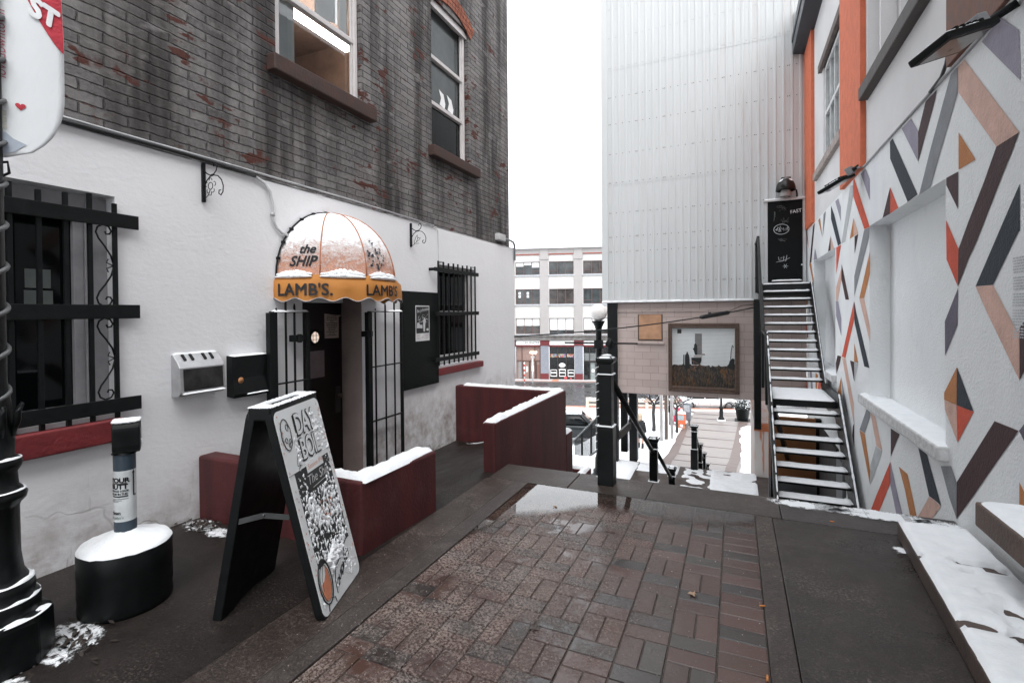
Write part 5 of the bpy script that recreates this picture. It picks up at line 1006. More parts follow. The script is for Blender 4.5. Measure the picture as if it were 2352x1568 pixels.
# ================================================================== MURAL BUILDING
XR_ = 1.5
mu = thing('mural_building', 'white building with a colourful geometric mural and orange pilasters above', 'building', (XR_, 8, 0)); fr_ = lambda u, v, d: (XR_+d, u, v)
b = MB(); wall_grid(b, fr_, -7, 13.12, -5, 3.39, [(4.93,7.34,.53,2.61,.205), (9.60,12.05,.53,2.61,.205), (.3,2.6,.53,2.61,.205)])
for (a, c) in ((4.93,7.34), (9.60,12.05), (.3,2.6)): b.quad((XR_+.205,a,.53), (XR_+.205,c,.53), (XR_+.205,c,2.61), (XR_+.205,a,2.61))
b.build('mural_wall', murw, mu)
MURAL={
'lilac':[[(4.049,3.386),(3.827,3.193),(3.813,2.901),(4.304,3.36)],[(6.041,3.365),(5.756,3.363),(5.559,3.185),(5.559,2.909)],[(6.432,-0.012),(6.166,-0.288),(6.002,-0.429),(6.218,-0.501),(6.437,-0.266)],[(9.553,1.736),(9.359,1.733),(9.096,1.459),(9.099,1.184),(9.534,1.501)],[(9.085,0.541),(8.728,0.204),(8.57,0.013),(8.971,0.219)],[(7.778,3.354),(7.52,3.355),(7.306,3.179),(7.307,2.92)],[(9.58,3.356),(9.322,3.352),(9.12,3.176),(9.122,2.961)],[(11.837,2.852),(11.536,2.61),(12.054,2.622)],[(12.763,1.647),(12.603,1.619),(12.378,1.109),(12.492,1.212)],[(12.706,0.323),(12.391,0.356),(12.173,-0.097),(12.477,-0.141)]],
'peach':[[(4.686,3.367),(4.58,3.369),(3.825,2.61),(4.099,2.609),(4.682,3.179)],[(4.393,1.748),(4.141,1.746),(3.847,1.461),(3.819,1.475),(3.818,1.184),(4.223,1.571)],[(4.947,0.882),(4.712,0.883),(4.695,0.612),(4.935,0.809)],[(5.285,0.008),(5.157,0.02),(5.02,0.018),(5.243,-0.179),(5.577,-0.28)],[(7.295,0.343),(7.058,0.34),(6.755,0.018),(7.003,0.01)],[(7.874,1.741),(7.609,1.738),(7.29,1.362),(7.303,1.188)],[(9.043,0.861),(8.795,0.875),(8.218,0.291),(8.188,0.002)],[(9.089,2.237),(9.091,2.056),(9.38,1.737),(9.531,1.74),(9.529,1.947)],[(8.207,2.86),(7.927,2.604),(8.209,2.606)],[(10.004,2.853),(9.701,2.61),(10.007,2.61)]],
'maroon':[[(3.826,2.61),(4.1,2.609),(4.265,2.434),(4.507,2.209),(4.677,2.036),(4.687,1.76),(4.516,1.936),(4.368,2.06),(4.029,2.404),(3.899,2.53)],[(5.368,3.372),(5.11,3.368),(5.149,3.298),(5.556,2.909),(5.556,3.173)],[(4.91,2.609),(4.684,2.602),(4.688,2.329),(4.91,2.555)],[(3.817,1.485),(3.68,1.594),(3.678,1.332),(3.816,1.183)],[(4.118,0.886),(3.826,0.889),(4.469,0.264),(4.71,0.037),(4.706,0.314)],[(6.421,0.34),(6.115,0.349),(6.422,0.043)],[(8.268,-0.025),(8.188,0.037),(8.19,-0.31),(8.318,-0.166)],[(9.41,0.865),(9.102,0.875),(9.244,0.741),(9.5,0.558),(9.564,0.722)],[(8.46,0.872),(8.198,0.875),(8.192,0.603)],[(9.069,2.296),(8.934,2.172),(8.521,1.74),(8.77,1.742),(9.071,2.055)],[(8.154,2.595),(7.927,2.597),(8.156,2.356)],[(6.442,2.883),(6.443,2.604),(6.736,2.608)],[(10.028,2.856),(10.031,2.613),(10.282,2.619)],[(12.115,3.348),(11.864,3.371),(12.39,2.615),(12.665,2.612)],[(12.001,1.487),(11.86,1.478),(12.152,1.144),(12.377,1.136)]],
'grey':[[(4.824,3.368),(4.693,3.372),(4.693,3.175),(5.018,2.857),(5.251,2.614),(5.536,2.61),(5.257,2.927)],[(5.02,0.343),(4.809,0.403),(4.71,0.312),(4.714,0.044),(4.847,0.148)],[(7.484,0.351),(7.307,0.347),(7.308,0.285),(7.578,0.029),(7.87,0.01)],[(7.59,2.607),(7.309,2.593),(7.346,2.474),(7.757,2.14),(8.175,1.778),(8.174,2.053)],[(10.76,3.356),(10.51,3.375),(10.594,3.223),(10.881,2.944)]],
'navy':[[(6.446,3.359),(6.348,3.365),(5.573,2.623),(5.855,2.611),(6.438,3.181)],[(4.393,1.749),(4.141,1.748),(3.83,2.041),(3.816,2.042),(3.817,2.313),(4.028,2.109)],[(4.702,1.167),(4.422,0.89),(4.708,0.885)],[(5.556,0.354),(5.339,0.353),(5.01,0.026),(5.157,0.025),(5.285,0.012)],[(8.184,1.713),(8.053,1.555),(7.329,0.881),(7.6,0.874),(8.162,1.418)],[(9.974,3.366),(9.65,3.141),(9.105,2.615),(9.351,2.606),(9.976,3.138)]],
'ochre':[[(4.677,2.884),(4.395,2.61),(4.677,2.613)],[(4.704,1.167),(4.952,0.939),(4.952,0.884),(4.712,0.884)],[(3.816,0.593),(3.675,0.496),(3.675,0.399),(3.815,0.343)],[(6.14,0.018),(5.862,0.026),(5.59,-0.29),(5.781,-0.357),(5.939,-0.155)],[(7.87,0.003),(7.578,0.023),(7.311,-0.363),(7.312,-0.541)],[(8.18,1.135),(7.938,0.886),(8.19,0.879)],[(9.104,0.565),(9.438,0.235),(9.098,0.241)],[(7.298,2.31),(7.299,2.035),(7.609,1.741),(7.874,1.744)],[(8.215,2.861),(8.217,2.603),(8.463,2.605)],[(11.395,3.35),(11.174,3.362),(10.91,2.948)],[(12.705,2.604),(12.428,2.608),(12.061,2.222),(12.063,2.097)],[(13.136,1.968),(12.881,1.96),(13.012,1.716),(13.272,1.719)],[(11.809,0.315),(11.473,0.303),(11.61,-0.014),(11.814,0.007)]],
'red':[[(4.914,2.285),(4.679,2.036),(4.689,1.762),(4.904,1.98)],[(4.708,0.884),(4.422,0.888),(4.693,0.61)],[(6.441,-0.015),(6.442,-0.241),(6.907,-0.728),(7.289,-0.851),(7.028,-0.582)],[(8.192,1.713),(8.178,1.466),(8.795,0.878),(9.062,0.875)],[(9.5,2.599),(9.105,2.596),(9.505,2.172)],[(8.227,3.376),(8.149,3.375),(7.309,2.596),(7.59,2.611),(8.229,3.153)],[(6.433,2.878),(6.152,2.61),(6.434,2.605)],[(13.023,3.381),(12.78,2.931),(13.006,3.17)],[(13.282,1.245),(13.107,1.25),(12.899,0.975),(13.069,0.967)],[(11.345,0.27),(10.976,0.325),(11.16,0.051),(11.543,-0.004)],[(13.394,0.075),(13.13,0.05),(12.964,-0.212),(13.223,-0.25)]],
'plum':[[(4.685,1.749),(4.694,1.569),(4.696,1.479),(4.933,1.23),(4.938,1.5)],[(3.82,0.89),(3.677,1.021),(3.676,0.766)]],
'palegrey':[[(7.037,0.002),(6.755,0.013),(7.293,-0.541),(7.292,-0.303)],[(8.182,0.873),(7.938,0.88),(8.176,0.605)],[(8.424,3.342),(8.244,3.318),(8.261,3.16),(8.799,2.604),(9.066,2.611)]]}

pb = MB(); names = list(MURAL)
for mi, nm in enumerate(names):
    for poly_ in MURAL[nm]: pb.poly([(XR_-.003, y, z) for y, z in poly_], mi)
pb.build('mural_paint', [MC[n_] for n_ in names], mu)
upm = M('white_upper_wall_paint', (.66,.65,.65), .7, 0, .07, 1.2, .25, 45)
b = MB(); wall_grid(b, lambda u, v, d: (XR_+.012+d, u, v), -7, 13.12, 3.385, 8.1, [(8.95,10.83,4.33,6.06,.12), (5.28,7.49,4.35,7.2,.16)]); b.quad((XR_+.172,5.28,4.35), (XR_+.172,7.49,4.35), (XR_+.172,7.49,7.2), (XR_+.172,5.28,7.2)); b.build('upper_wall', upm, mu)
for (a, c, m_) in ((11.985,13.08,pilm), (7.57,8.92,pilm), (3.0,4.765,M('dark_brown_pilaster', (.155,.066,.042), .7, 0, .35, 9, .3, 40))):  # the nearest pilaster is a darker brown than the two orange ones
    b = MB(); b.box((XR_-.05,a,3.40), (XR_+.06,c,7.95)); b.build('pilaster', m_, mu, bev=.006)
b = MB(); b.box((XR_+.03,8.95,4.33), (XR_+.09,9.03,6.06)); b.box((XR_+.03,10.75,4.33), (XR_+.09,10.83,6.06)); b.box((XR_+.03,9.03,4.33), (XR_+.09,10.75,4.40)); b.box((XR_+.03,9.03,5.98), (XR_+.09,10.75,6.06)); b.box((XR_+.03,9.03,5.15), (XR_+.085,10.75,5.22))
for y in (9.45,9.88,10.3): b.box((XR_+.035,y-.018,4.40), (XR_+.08,y+.018,5.98))
wA = b.build('window', M('white_muntin', (.62,.63,.63), .5), mu, bev=.004)
b = MB(); b.box((XR_+.072,9.03,4.4), (XR_+.075,10.75,5.98)); b.build('pane', M('grey_sheen_glass', (.20,.215,.22), .12, 0, .3, 1.5, 0, 10, .6, rv=.04), wA)
stone = M('stained_brown_stone', (.12,.095,.085), .7, 0, .45, 6, .4, 40, stretch=(1,1,.3))
b = MB(); b.box((XR_-.06,8.925,4.18), (XR_+.08,11.7,4.325)); b.build('sill', M('stained_pale_stone', (.30,.255,.235), .7, 0, .35, 6, .4, 40), wA, bev=.01)
b = MB(); b.box((XR_-.05,8.925,6.06), (XR_+.08,11.06,6.20)); b.build('lintel', stone, wA, bev=.008)
b = MB(); b.box((XR_-.085,5.25,4.19), (XR_+.1,7.49,4.35)); b.build('dark_sill', M('wet_dark_stone', (.055,.045,.042), .6, 0, .4, 8, .5, 40), mu, bev=.012)
b = MB(); b.box((XR_+.02,6.9,4.35), (XR_+.17,6.96,7.2)); b.box((XR_+.05,6.3,4.35), (XR_+.17,6.33,7.2)); b.build('window_boards', upm, mu)
b = MB(); b.prism([(1.22,-7,7.42), (1.49,-7,7.36), (1.60,-7,7.36), (1.60,-7,7.85), (1.22,-7,7.78)], (0,20.07,0)); b.box((1.2,-7,7.68), (1.24,13.07,7.80)); b.build('gutter', steelblue, mu, bev=.01)
b = MB(); b.box((1.3,-7,7.85), (6,13.12,8.4)); b.quad((6,-7,-5), (6,13.12,-5), (6,13.12,8), (6,-7,8)); b.build('roof', steelblue, mu)
lsn = M('rough_whitewashed_concrete', (.55,.55,.55), .8, 0, .22, 14, .7, 35)
for (a, c) in ((4.87,7.60), (9.52,12.12), (.25,2.65)):
    b = MB(); b.box((XR_-.075,a,.415), (XR_+.205,c,.528)); lg = b.build('ledge', lsn, mu, bev=.012)
    b = MB(); b.snow((XR_-.07,a+.01), (XR_+.20,c-.01), .526, .022, .03, rag=.5); b.build('snow', snowm, lg)
b = MB(); random.seed(11)
for (z0, z1) in ((1.80,1.89), (1.70,1.775), (1.60,1.68), (1.50,1.585), (1.42,1.48)):
    z = z1
    while z > z0:
        y = 3.90-random.uniform(0,.02)
        while y > 3.2: l = random.uniform(.01,.035); b.box((XR_-.0035,y-l,z-.0045), (XR_-.003,y,z+.0045)); y -= l+.007
        z -= .0165
b.build('wall_text', M('grey_wall_text', (.50,.51,.53), .7), mu)
fd = thing('wall_conduit', 'thin pale conduit running along the top edge of the mural', 'conduit', (XR_, 6, 3.4)); b = MB(); b.tube([(XR_-.012,-3,3.395), (XR_-.012,4.9,3.395), (XR_-.012,7.56,3.393), (XR_-.06,7.66,3.41), (XR_-.09,8.0,3.42), (XR_-.13,8.15,3.37)], .013, 6); b.build('pipe', M('pale_grey_conduit', (.40,.40,.41), .5), fd)
def flood(label, base, tip, wy, loc):
    t = thing('floodlight', label, 'floodlight', loc, 'black floodlights on the mural wall'); B_, T_ = Vector(base), Vector(tip); ax = (T_-B_); L_ = ax.length; ax.normalize(); sy = Vector((0,1,0)); sy = (sy-ax*sy.dot(ax)).normalized(); up = ax.cross(sy)
    if up.z < 0: up = -up
    b = MB(); b.obox((B_+T_)/2, ax*L_/2, sy*wy, up*.022); b.build('head', iron, t, bev=.01)
    b = MB(); b.obox((B_+T_)/2-up*.0235, ax*(L_/2-.03), sy*(wy-.03), up*.002); b.build('lens', M('brown_lamp_glass', (.11,.08,.065), .15, 0, .5, 5, 0), t)
    b = MB()
    for k in range(5): b.obox(B_+ax*(L_*.2+k*.045)+up*.034, ax*.012, sy*wy*.8, up*.012)
    b.build('fins', iron, t)
    b = MB(); b.obox(B_+up*.055-ax*.03, ax*.035, sy*.055, up*.05); b.build('bracket', M('grey_cast_bracket', (.30,.31,.32), .5), t, bev=.008)
    b = MB(); b.tube([B_+up*.03-ax*.03, B_-ax*.08+up*.05, Vector((XR_-.01, B_.y-.03, B_.z+.13))], .024, 8); b.build('arm', iron, t)
    b = MB(); n0 = 0
    for k in range(60): b.ball(B_+ax*random.uniform(.08,L_-.04)+sy*random.choice((-.75,.1,.6))*wy+up*.026, (.016,.012,.008), 6, 4, jit=.3)
    b.build('snow', snowm, t); return t
flood('black floodlight with snowy fins high on the mural wall nearest the camera', (1.32,3.85,3.22), (1.03,3.66,3.10), .13, (1.3, 3.8, 3.2))
flood('small black floodlight on a bent conduit below the orange pilaster', (1.37,7.72,3.33), (1.10,7.95,3.20), .15, (1.37, 7.7, 3.33))
b = MB(); t = thing('lamp_cable', 'dark cable curving under the near floodlight on the mural', 'cable', (XR_, 4.85, 3.5)); b.tube([(XR_-.02,4.72,3.62), (XR_-.02,4.80,3.55), (XR_-.02,4.85,3.47), (XR_-.02,4.95,3.41), (XR_-.02,5.2,3.39)], .014, 6); b.build('cable', M('dark_grey_cable', (.06,.06,.065), .5), t)
# ================================================================== BENCHES
def benchsnow(mb, x0, x1, y0, y1, z, holes, edge):
    nx, ny = 26, 130; vs = []; fs = []; H = []
    for j in range(ny+1):
        for i in range(nx+1):
            y = y0+(y1-y0)*j/ny; e0 = edge(y); x = e0+(x1-e0)*i/nx; h = .024*min(1, min(i+.0, nx-i, j*.8, (ny-j)*.8)/1.5)**.5
            h += .006*noise.noise((x*8,y*8,1))
            for (hx, hy, rx, ry) in holes:
                q = ((x-hx)/rx)**2+((y-hy)/ry)**2+.9*noise.noise((x*14,y*14,4)); h -= .05*max(0, 1.25-q)
            if y < 3.35 and x > 1.15: h -= .05*max(0, noise.noise((x*12,y*10,7))+.25*(3.4-y)/.5)
            vs.append((x,y,z+h)); H.append(h)
    for j in range(ny):
        for i in range(nx):
            k = j*(nx+1)+i; q = (k,k+1,k+nx+2,k+nx+1)
            if max(H[t] for t in q) > -.03: fs.append(q)
    mb.add(vs, fs, 0, True)
be = thing('concrete_bench', 'long low dark concrete bench with half melted snow at the lower right', 'bench', (1.2, 3, 0)); ed = lambda y: 1.03-.065*(4.27-y)
b = MB(); b.prism([(ed(4.27),4.27,0), (ed(-1),-1,0), (1.42,-1,0), (1.42,4.28,0)], (0,0,.118)); b.build('slab', benchm, be, bev=.014)
b = MB(); benchsnow(b, 1.41, 1.41, 1.2, 4.262, .1165, [(1.25,3.66,.10,.03), (1.16,3.69,.03,.015), (1.18,3.55,.035,.015), (1.0,3.70,.025,.012), (1.33,3.62,.07,.025), (1.03,2.98,.07,.05), (1.17,2.92,.08,.04), (1.3,2.86,.08,.07), (.98,2.45,.10,.10)], lambda y: ed(y)+.004); b.build('snow', snowm, be)
be2 = thing('concrete_bench', 'raised concrete bench slab with smooth snow against the mural', 'bench', (1.38, 3, .4)); b = MB(); b.box((1.252,-1,.355), (1.498,3.685,.495)); b.build('slab', M('brown_stained_bench_face', (.105,.07,.056), .7, 0, .4, 10, .6, 40, stretch=(1,1,.35)), be2, bev=.012)
b = MB(); b.snow((1.255,.8), (1.497,3.68), .49, .03, .03, rag=.3); b.build('snow', snowm, be2)
for y in (-.4, 1.4, 3.0): b = MB(); b.box((1.42,y,.0), (1.497,y+.3,.354)); b.build('support', benchm, be2)
# ================================================================== LOWER WALKWAY AND STREET
E_ = Vector((EX, EY, 0)); N_ = Vector((EY, -EX, 0)); FO = Vector((-20.15, 59.69, -7.05))
KN = [(13.4,-2.45), (17.8,-4.42), (21,-4.50), (24.3,-5.05), (26.8,-5.25), (30,-5.5), (33,-5.62), (37,-5.93), (43.5,-6.42), (46,-6.5)]
def rz(y):
    for (a, za), (c, zc) in zip(KN[:-1], KN[1:]):
        if y <= c: return za+(zc-za)*(y-a)/(c-a)
    return KN[-1][1]
def ramp(name, xa, xb, ya, yb, mat, lift, n=40, edge=None):
    b = MB(); vs = []; m = 14
    for j in range(n+1):
        for i in range(m+1):
            y = ya+(yb-ya)*j/n; l, r = xa(y), xb(y); y2 = y+(l+(r-l)*i/m)*.25*(max(0, y-21)/22); x = l+(r-l)*i/m
            vs.append((x, y2, rz(y)+lift+(edge(x, y) if edge else 0)))
    b.add(vs, [(j*(m+1)+i, j*(m+1)+i+1, (j+1)*(m+1)+i+1, (j+1)*(m+1)+i) for j in range(n) for i in range(m)], 0, True); return b.build(name, mat)
snowg = snowdust('trodden_snow', (.30,.27,.26), .33, .50)
tag(ramp('snowy_slope', lambda y: -7.2, lambda y: 3.2, 17.8, 44, snowg, -.02), kind='structure')
walkc = M('pale_wet_walk_concrete', (.23,.205,.195), .45, 0, .16, 1.2, .1, 30, rv=.15); bandc = M('brown_walk_band', (.13,.098,.088), .5, 0, .2, 2, .1, 30)
tag(ramp('walkway', lambda y: -2.35-.028*(y-21), lambda y: .15+.05*(y-21), 17.8, 44, walkc, .012), kind='structure')
tag(ramp('walkway_band', lambda y: -2.75-.03*(y-21), lambda y: -2.35-.028*(y-21), 17.8, 44, bandc, .016), kind='structure')
tag(ramp('walkway_band', lambda y: -.35+.035*(y-21), lambda y: .05+.045*(y-21), 17.8, 44, bandc, .02), kind='structure')
b = MB()
for k in range(9): y = 19+2.6*k; b.box((-2.35-.028*(y-21),y,rz(y)+.0), (-.35+.035*(y-21),y+.03,rz(y)+.024))
tag(b.build('walkway_joints', bandc), kind='structure')
sn = MB(); sn.snow((.2,18), (1.2,34), 0, .10, .16, rag=.8, zf=lambda x, y: rz(y-.25*x)+.0, cover=lambda x, y: .2+noise.noise((x*2,y*.8,3))-.6*(max(0,.5-x))); sn.snow((-5.2,22), (-2.9,40), 0, .09, .16, rag=.8, zf=lambda x, y: rz(y+.6)+.0, cover=lambda x, y: .35+noise.noise((x*1.5,y*.8,6)))
tag(sn.build('snow_bank', snowm), kind='stuff')
def streetz(p): d = (FO-Vector((p[0],p[1],0))).dot(N_); d = -d; return -7.02+.56*min(1, max(0, d/20))
def sp_(s, d, l=0): p = Vector((FO.x, FO.y, 0))+E_*s+N_*d; return (p.x, p.y, -7.02+.56*min(1.0, max(0, d/20))+l)
def strip(name, d0, d1, mat, l, s0=-60, s1=90): b = MB(); b.quad(sp_(s0,d0,l), sp_(s1,d0,l), sp_(s1,d1,l), sp_(s0,d1,l)); return tag(b.build(name, mat), kind='structure')
road = M('wet_grey_road', (.055,.055,.056), .3, 0, .3, .6, .1, 20, rv=.18)
strip('road', 2.6, 20.8, road, 0); 
b = MB(); b.prism([sp_(-60,-.2,-.5), sp_(90,-.2,-.5), sp_(90,2.6,-.5), sp_(-60,2.6,-.5)], (0,0,.63)); tag(b.build('far_pavement', M('pale_pavement', (.46,.45,.45), .6, 0, .1, 1, 0)), kind='structure')
orm = M('orange_brick_band', (.50,.22,.15), .6, 0, .15, 3, 0)
strip('orange_kerb_line', 2.35, 2.75, orm, .14); strip('orange_kerb_line', 20.7, 21.2, orm, .14)
b = MB(); b.quad(sp_(-.9,0,.14), sp_(-.1,0,.14), sp_(-.1,2.4,.14), sp_(-.9,2.4,.14)); tag(b.build('orange_crossing', orm), kind='structure')
b = MB(); b.prism([sp_(-60,20.7,-.5), sp_(90,20.7,-.5), sp_(90,24.5,-.5), sp_(-60,24.5,-.5)], (0,0,.62)); tag(b.build('near_pavement', snowdust('slushy_pavement', (.36,.33,.32), .35, .55)), kind='structure')
sheet('lot_ground', [(-40,14,-6.75), (-7.1,14,-6.55), (-7.1,40,-6.55), (-40,30,-6.9)], snowg)
b = MB(); b.box((-7.3,9.9,-8), (-6,30,-5.2)) if False else None
# low guard rail of pale timber along the near kerb
def gp(s, d, z): p = sp_(s, d); return (p[0], p[1], p[2]+z)
gr_ = thing('guard_rail', 'pale orange timber guard rail along the near kerb of the street', 'guard rail', sp_(7,21.6)); grm = M('pale_orange_timber', (.62,.46,.38), .7, 0, .15, 3, .2, 20)
b = MB(); b.beam(gp(3.2,21.6,.82), gp(10.5,21.6,.82), .14, .24); b.beam(gp(3.2,21.6,.44), gp(10.5,21.6,.44), .10, .14); b.build('beam', grm, gr_)
for k in range(4): b = MB(); b.beam(gp(3.3+2.37*k,21.75,-.1), gp(3.3+2.37*k,21.75,1.05), .2, .2, up=(1,0,0)); b.build('post', grm, gr_)
b = MB(); b.tube([gp(3.2+.195*k,21.6,.955) for k in range(38)], [.07*random.uniform(.6,1.2) for k in range(38)], 6); b.build('snow', snowm, gr_)
# ================================================================== FAR BUILDING
fb_ = thing('office_building', 'cream four storey office building with red trimmed shopfronts across the street', 'building', (FO.x, FO.y, -7))
def F(s, z, d=0): p = Vector((FO.x, FO.y, 0))+E_*s+N_*d; return (p.x, p.y, z)
def fbox(mb, s0, s1, z0, z1, d0, d1, m=0):
    c = Vector(F((s0+s1)/2, (z0+z1)/2, (d0+d1)/2)); return mb.obox(c, E_*(s1-s0)/2, N_*(d1-d0)/2, Vector((0,0,(z1-z0)/2)), m)
cream = M('cream_painted_facade', (.52,.505,.49), .7, 0, .05, 1, 0); pil = M('warm_grey_pilaster', (.33,.31,.305), .7, 0, .06, 1, 0); redt = M('dark_red_trim', (.13,.017,.02), .6); brown = M('brown_window_metal', (.12,.06,.05), .5); slate = M('slate_blue_pier', (.21,.225,.26), .6); cor = M('weathered_dark_cornice', (.15,.14,.135), .7, 0, .5, 2, 0)
BAY = 4.26; PIL = [(-6.75,-5.65)]+[(-2.41+BAY*k,-1.39+BAY*k) for k in range(-4, 9)]; PIL = sorted({(-2.41+BAY*k) for k in range(-4, 9)})
OPEN = []
b = MB(); wholes = []
for k in range(-4, 8):
    s0 = -1.30+BAY*k; s1 = s0+3.10
    if k >= 1: pass
    for (z0, z1) in ((6.29,7.95), (2.58,4.5), (-1.19,.82)): wholes.append((s0+.02, s1, z0, z1))
    wholes.append((s0-.08, s1+.05, -7.02, -2.75))
wall_grid(b, lambda u, v, d: F(u, v, -d), -20, 34, -7.1, 10.4, wholes, .22); b.quad(F(-20,10.4), F(34,10.4), F(34,10.4,-18), F(-20,10.4,-18)); b.quad(F(34,-7), F(34,10.4), F(34,10.4,-18), F(34,-7,-18)); b.build('facade', cream, fb_)
b = MB()
for s0 in PIL: fbox(b, s0, s0+1.02, -2.7, 8.6, .002, .14); fbox(b, s0-.06, s0+1.08, 8.2, 8.75, .002, .22); fbox(b, s0, s0+1.02, 8.75, 9.6, .002, .15)
fbox(b, -20, 34, 8.78, 9.6, .001, .06); b.build('pilasters', pil, fb_)
b = MB(); fbox(b, -20, 34, 9.6, 10.46, .001, .30); fbox(b, -20, 34, 9.58, 9.70, .001, .42); b.build('parapet', M('white_parapet', (.74,.74,.74), .7, 0, .03, 2, 0), fb_)
b = MB()
for s0 in PIL: fbox(b, s0+1.1, s0+4.18, 8.80, 8.93, .002, .12)
b.build('red_band', M('rust_red_band', (.25,.06,.04), .7), fb_)
b = MB(); fbox(b, -20, 34, -1.50, -1.30, .001, .5); fbox(b, -20, 34, -1.95, -1.50, .001, .36); b.build('cornice', cor, fb_)
b = MB()
for s0 in PIL: fbox(b, s0-.05, s0+1.08, -2.62, -1.95, .002, .24); fbox(b, s0, s0+1.02, -7.0, -6.15, .002, .22)
fbox(b, -20, 34, -2.78, -2.60, .001, .12); b.build('red_trim', redt, fb_)
b = MB()
for s0 in PIL: fbox(b, s0, s0+1.02, -6.15, -2.62, .002, .16)
b.build('pier', slate, fb_)
dk = greyglass; room_ = M('warm_lobby', (.25,.17,.145), .6); shop = M('dark_shop_interior', (.012,.014,.015), .25, 0, .5, 1, 0)
for k in range(-2, 4):
    s0 = -1.30+BAY*k+.02; s1 = s0+3.08
    for r, (z0, z1) in enumerate(((6.29,7.95), (2.58,4.5), (-1.19,.82))):
        f = MB(); fbox(f, s0, s1, z0, z0+.07, -.2, -.08); fbox(f, s0, s1, z1-.07, z1, -.2, -.08)
        for q in (0, 1.02, 2.03, 3.01): fbox(f, s0+q, s0+q+.07, z0+.07, z1-.07, -.2, -.08)
        for q in ((0, 2) if (k+r) % 2 else (2, 0)): fbox(f, s0+.07+1.01*q, s0+1.02+1.0*q, z0+.45, z0+.50, -.2, -.09)
        wv = f.build('window', brown, fb_)
        b = MB(); fbox(b, s0+.03, s1-.03, z0+.03, z1-.03, -.17, -.16); b.build('pane', M('window_pane_%d' % ((k+r) % 3), ((.045,.050,.051), (.055,.049,.047), (.034,.041,.043))[(k+r) % 3], .12, 0, .7, .9, 0, 10, .6, rv=.04), wv)
        b = MB()
        if r == 2 and k >= 0:
            for q in range(3): fbox(b, s0+.07+1.01*q, s0+1.02+1.0*q, z0+.52, z1-.07, -.155, -.15)
        elif r == 2:
            for q in range(3): fbox(b, s0+.07+1.01*q, s0+1.02+1.0*q, z1-.95, z1-.07, -.155, -.15)
        elif r == 0 and k == -1:
            for q, h in ((0,.55), (1,.40), (2,.7)): fbox(b, s0+.07+1.01*q, s0+1.02+1.0*q, z1-h, z1-.07, -.155, -.15)
        elif r == 1 and k == -1:
            for q in (.35, 1.4):
                for zz in (.85, 1.25): fbox(b, s0+q, s0+q+.28, z0+zz, z0+zz+.32, -.155, -.15)
        if b.v: b.build('blind', M('bright_white_blind', (.78,.79,.79), .8, 0, .02, 2, 0) if r == 2 else blind, wv)
        b = MB(); fbox(b, s0-.1, s1+.1, z0-.14, z0, .002, .16); b.build('sill', M('pale_blue_sill', (.42,.45,.48), .6), wv)
    # sign band and shopfront of the bay
    b = MB(); fbox(b, s0-.02, s1+.02, -2.58, -1.98, .002, .18); b.build('sign_band', M('white_sign_band', (.74,.74,.73), .6, 0, .02, 2, 0), fb_, bev=.06)
    f = MB()
    for q in ((0, .72, 2.36, 3.05) if k != 0 else (0, 1.0, 2.05, 3.05)): fbox(f, s0+q-.03, s0+q+.05, -7.0, -2.78, -.2, -.06)
    fbox(f, s0, s1, -4.62, -4.52, -.2, -.08) if k != 0 else None
    sf = f.build('shopfront', brown if k == -1 else M('dark_shop_frame', (.04,.03,.03), .5), fb_)
    b = MB(); fbox(b, s0, s1, -7.0, -2.78, -.19, -.18); b.build('shop_glass', room_ if k == -1 else shop, sf)
t_ = text('155 WATER ST.', lambda x, y, l: F(-4.62+x, -2.40+y, .185+l), .36, M('black_sign_letters', (.02,.02,.02), .6), 'lettering', fb_, .004, space=1.15, ext=.004)
b = MB(); text('155', lambda x, y, l: F(-3.72+x, -4.25+y, -.15+l), .40, None, '', None, .012, mb=b, ext=.004); b.build('lettering', blind, fb_)
b = MB()
for k in range(7): b.ball(F(-3.72+.12*k, -3.55+.12*math.sin(k*2.2), -.12), .09, 8, 6)
b.build('lit_lamp', emit('warm_lit_lamp', (1,.8,.62), 3.5), fb_)
b = MB(); fbox(b, -5.28, -4.75, -6.8, -4.7, -.165, -.15); b.build('grey_side_panel', M('grey_lobby_panel', (.23,.235,.24), .5), fb_)
f = MB()
for s_ in (-4.62, -3.85, -3.80, -3.02): fbox(f, s_-.05, s_+.05, -6.95, -4.62, -.16, -.04)
ent = f.build('entrance_door', M('dark_door_metal', (.04,.032,.03), .4), fb_); b = MB(); fbox(b, -4.3, -4.05, -6.0, -5.3, -.14, -.13); fbox(b, -3.6, -3.3, -5.9, -5.2, -.14, -.13); b.build('door_notice', blind, ent)
b = MB(); fbox(b, -2.95, -2.45, -6.9, -5.1, -.165, -.15); b.build('brown_panel', M('brown_lobby_panel', (.2,.10,.08), .6), fb_)
b = MB(); cols = [(.5,.06,.05), (.1,.35,.3), (.55,.4,.1), (.15,.25,.5), (.6,.6,.6), (.5,.2,.35)]; cm = [M('coloured_flag_%d' % i, c, .7) for i, c in enumerate(cols)]
for k in range(42):
    q = k//14; s_ = -1.2+1.04*q+.066*(k % 14)
    for j in range(3): fbox(b, s_, s_+.055, -4.12+.14*j, -4.0+.14*j, -.17, -.15, random.randrange(6))
b.build('coloured_flags', cm, fb_)
b = MB(); b.lathe([(0,0),(.42,0),(.42,.05),(0,.05)], (0,0,0), 24); b.v = [F(.28+x, -5.15+y*.72, -.16+z) for x, y, z in b.v]; fbox(b, -.15, .72, -5.75, -5.62, -.16, -.14); b.build('white_shop_sign', blind, fb_)
f = MB()
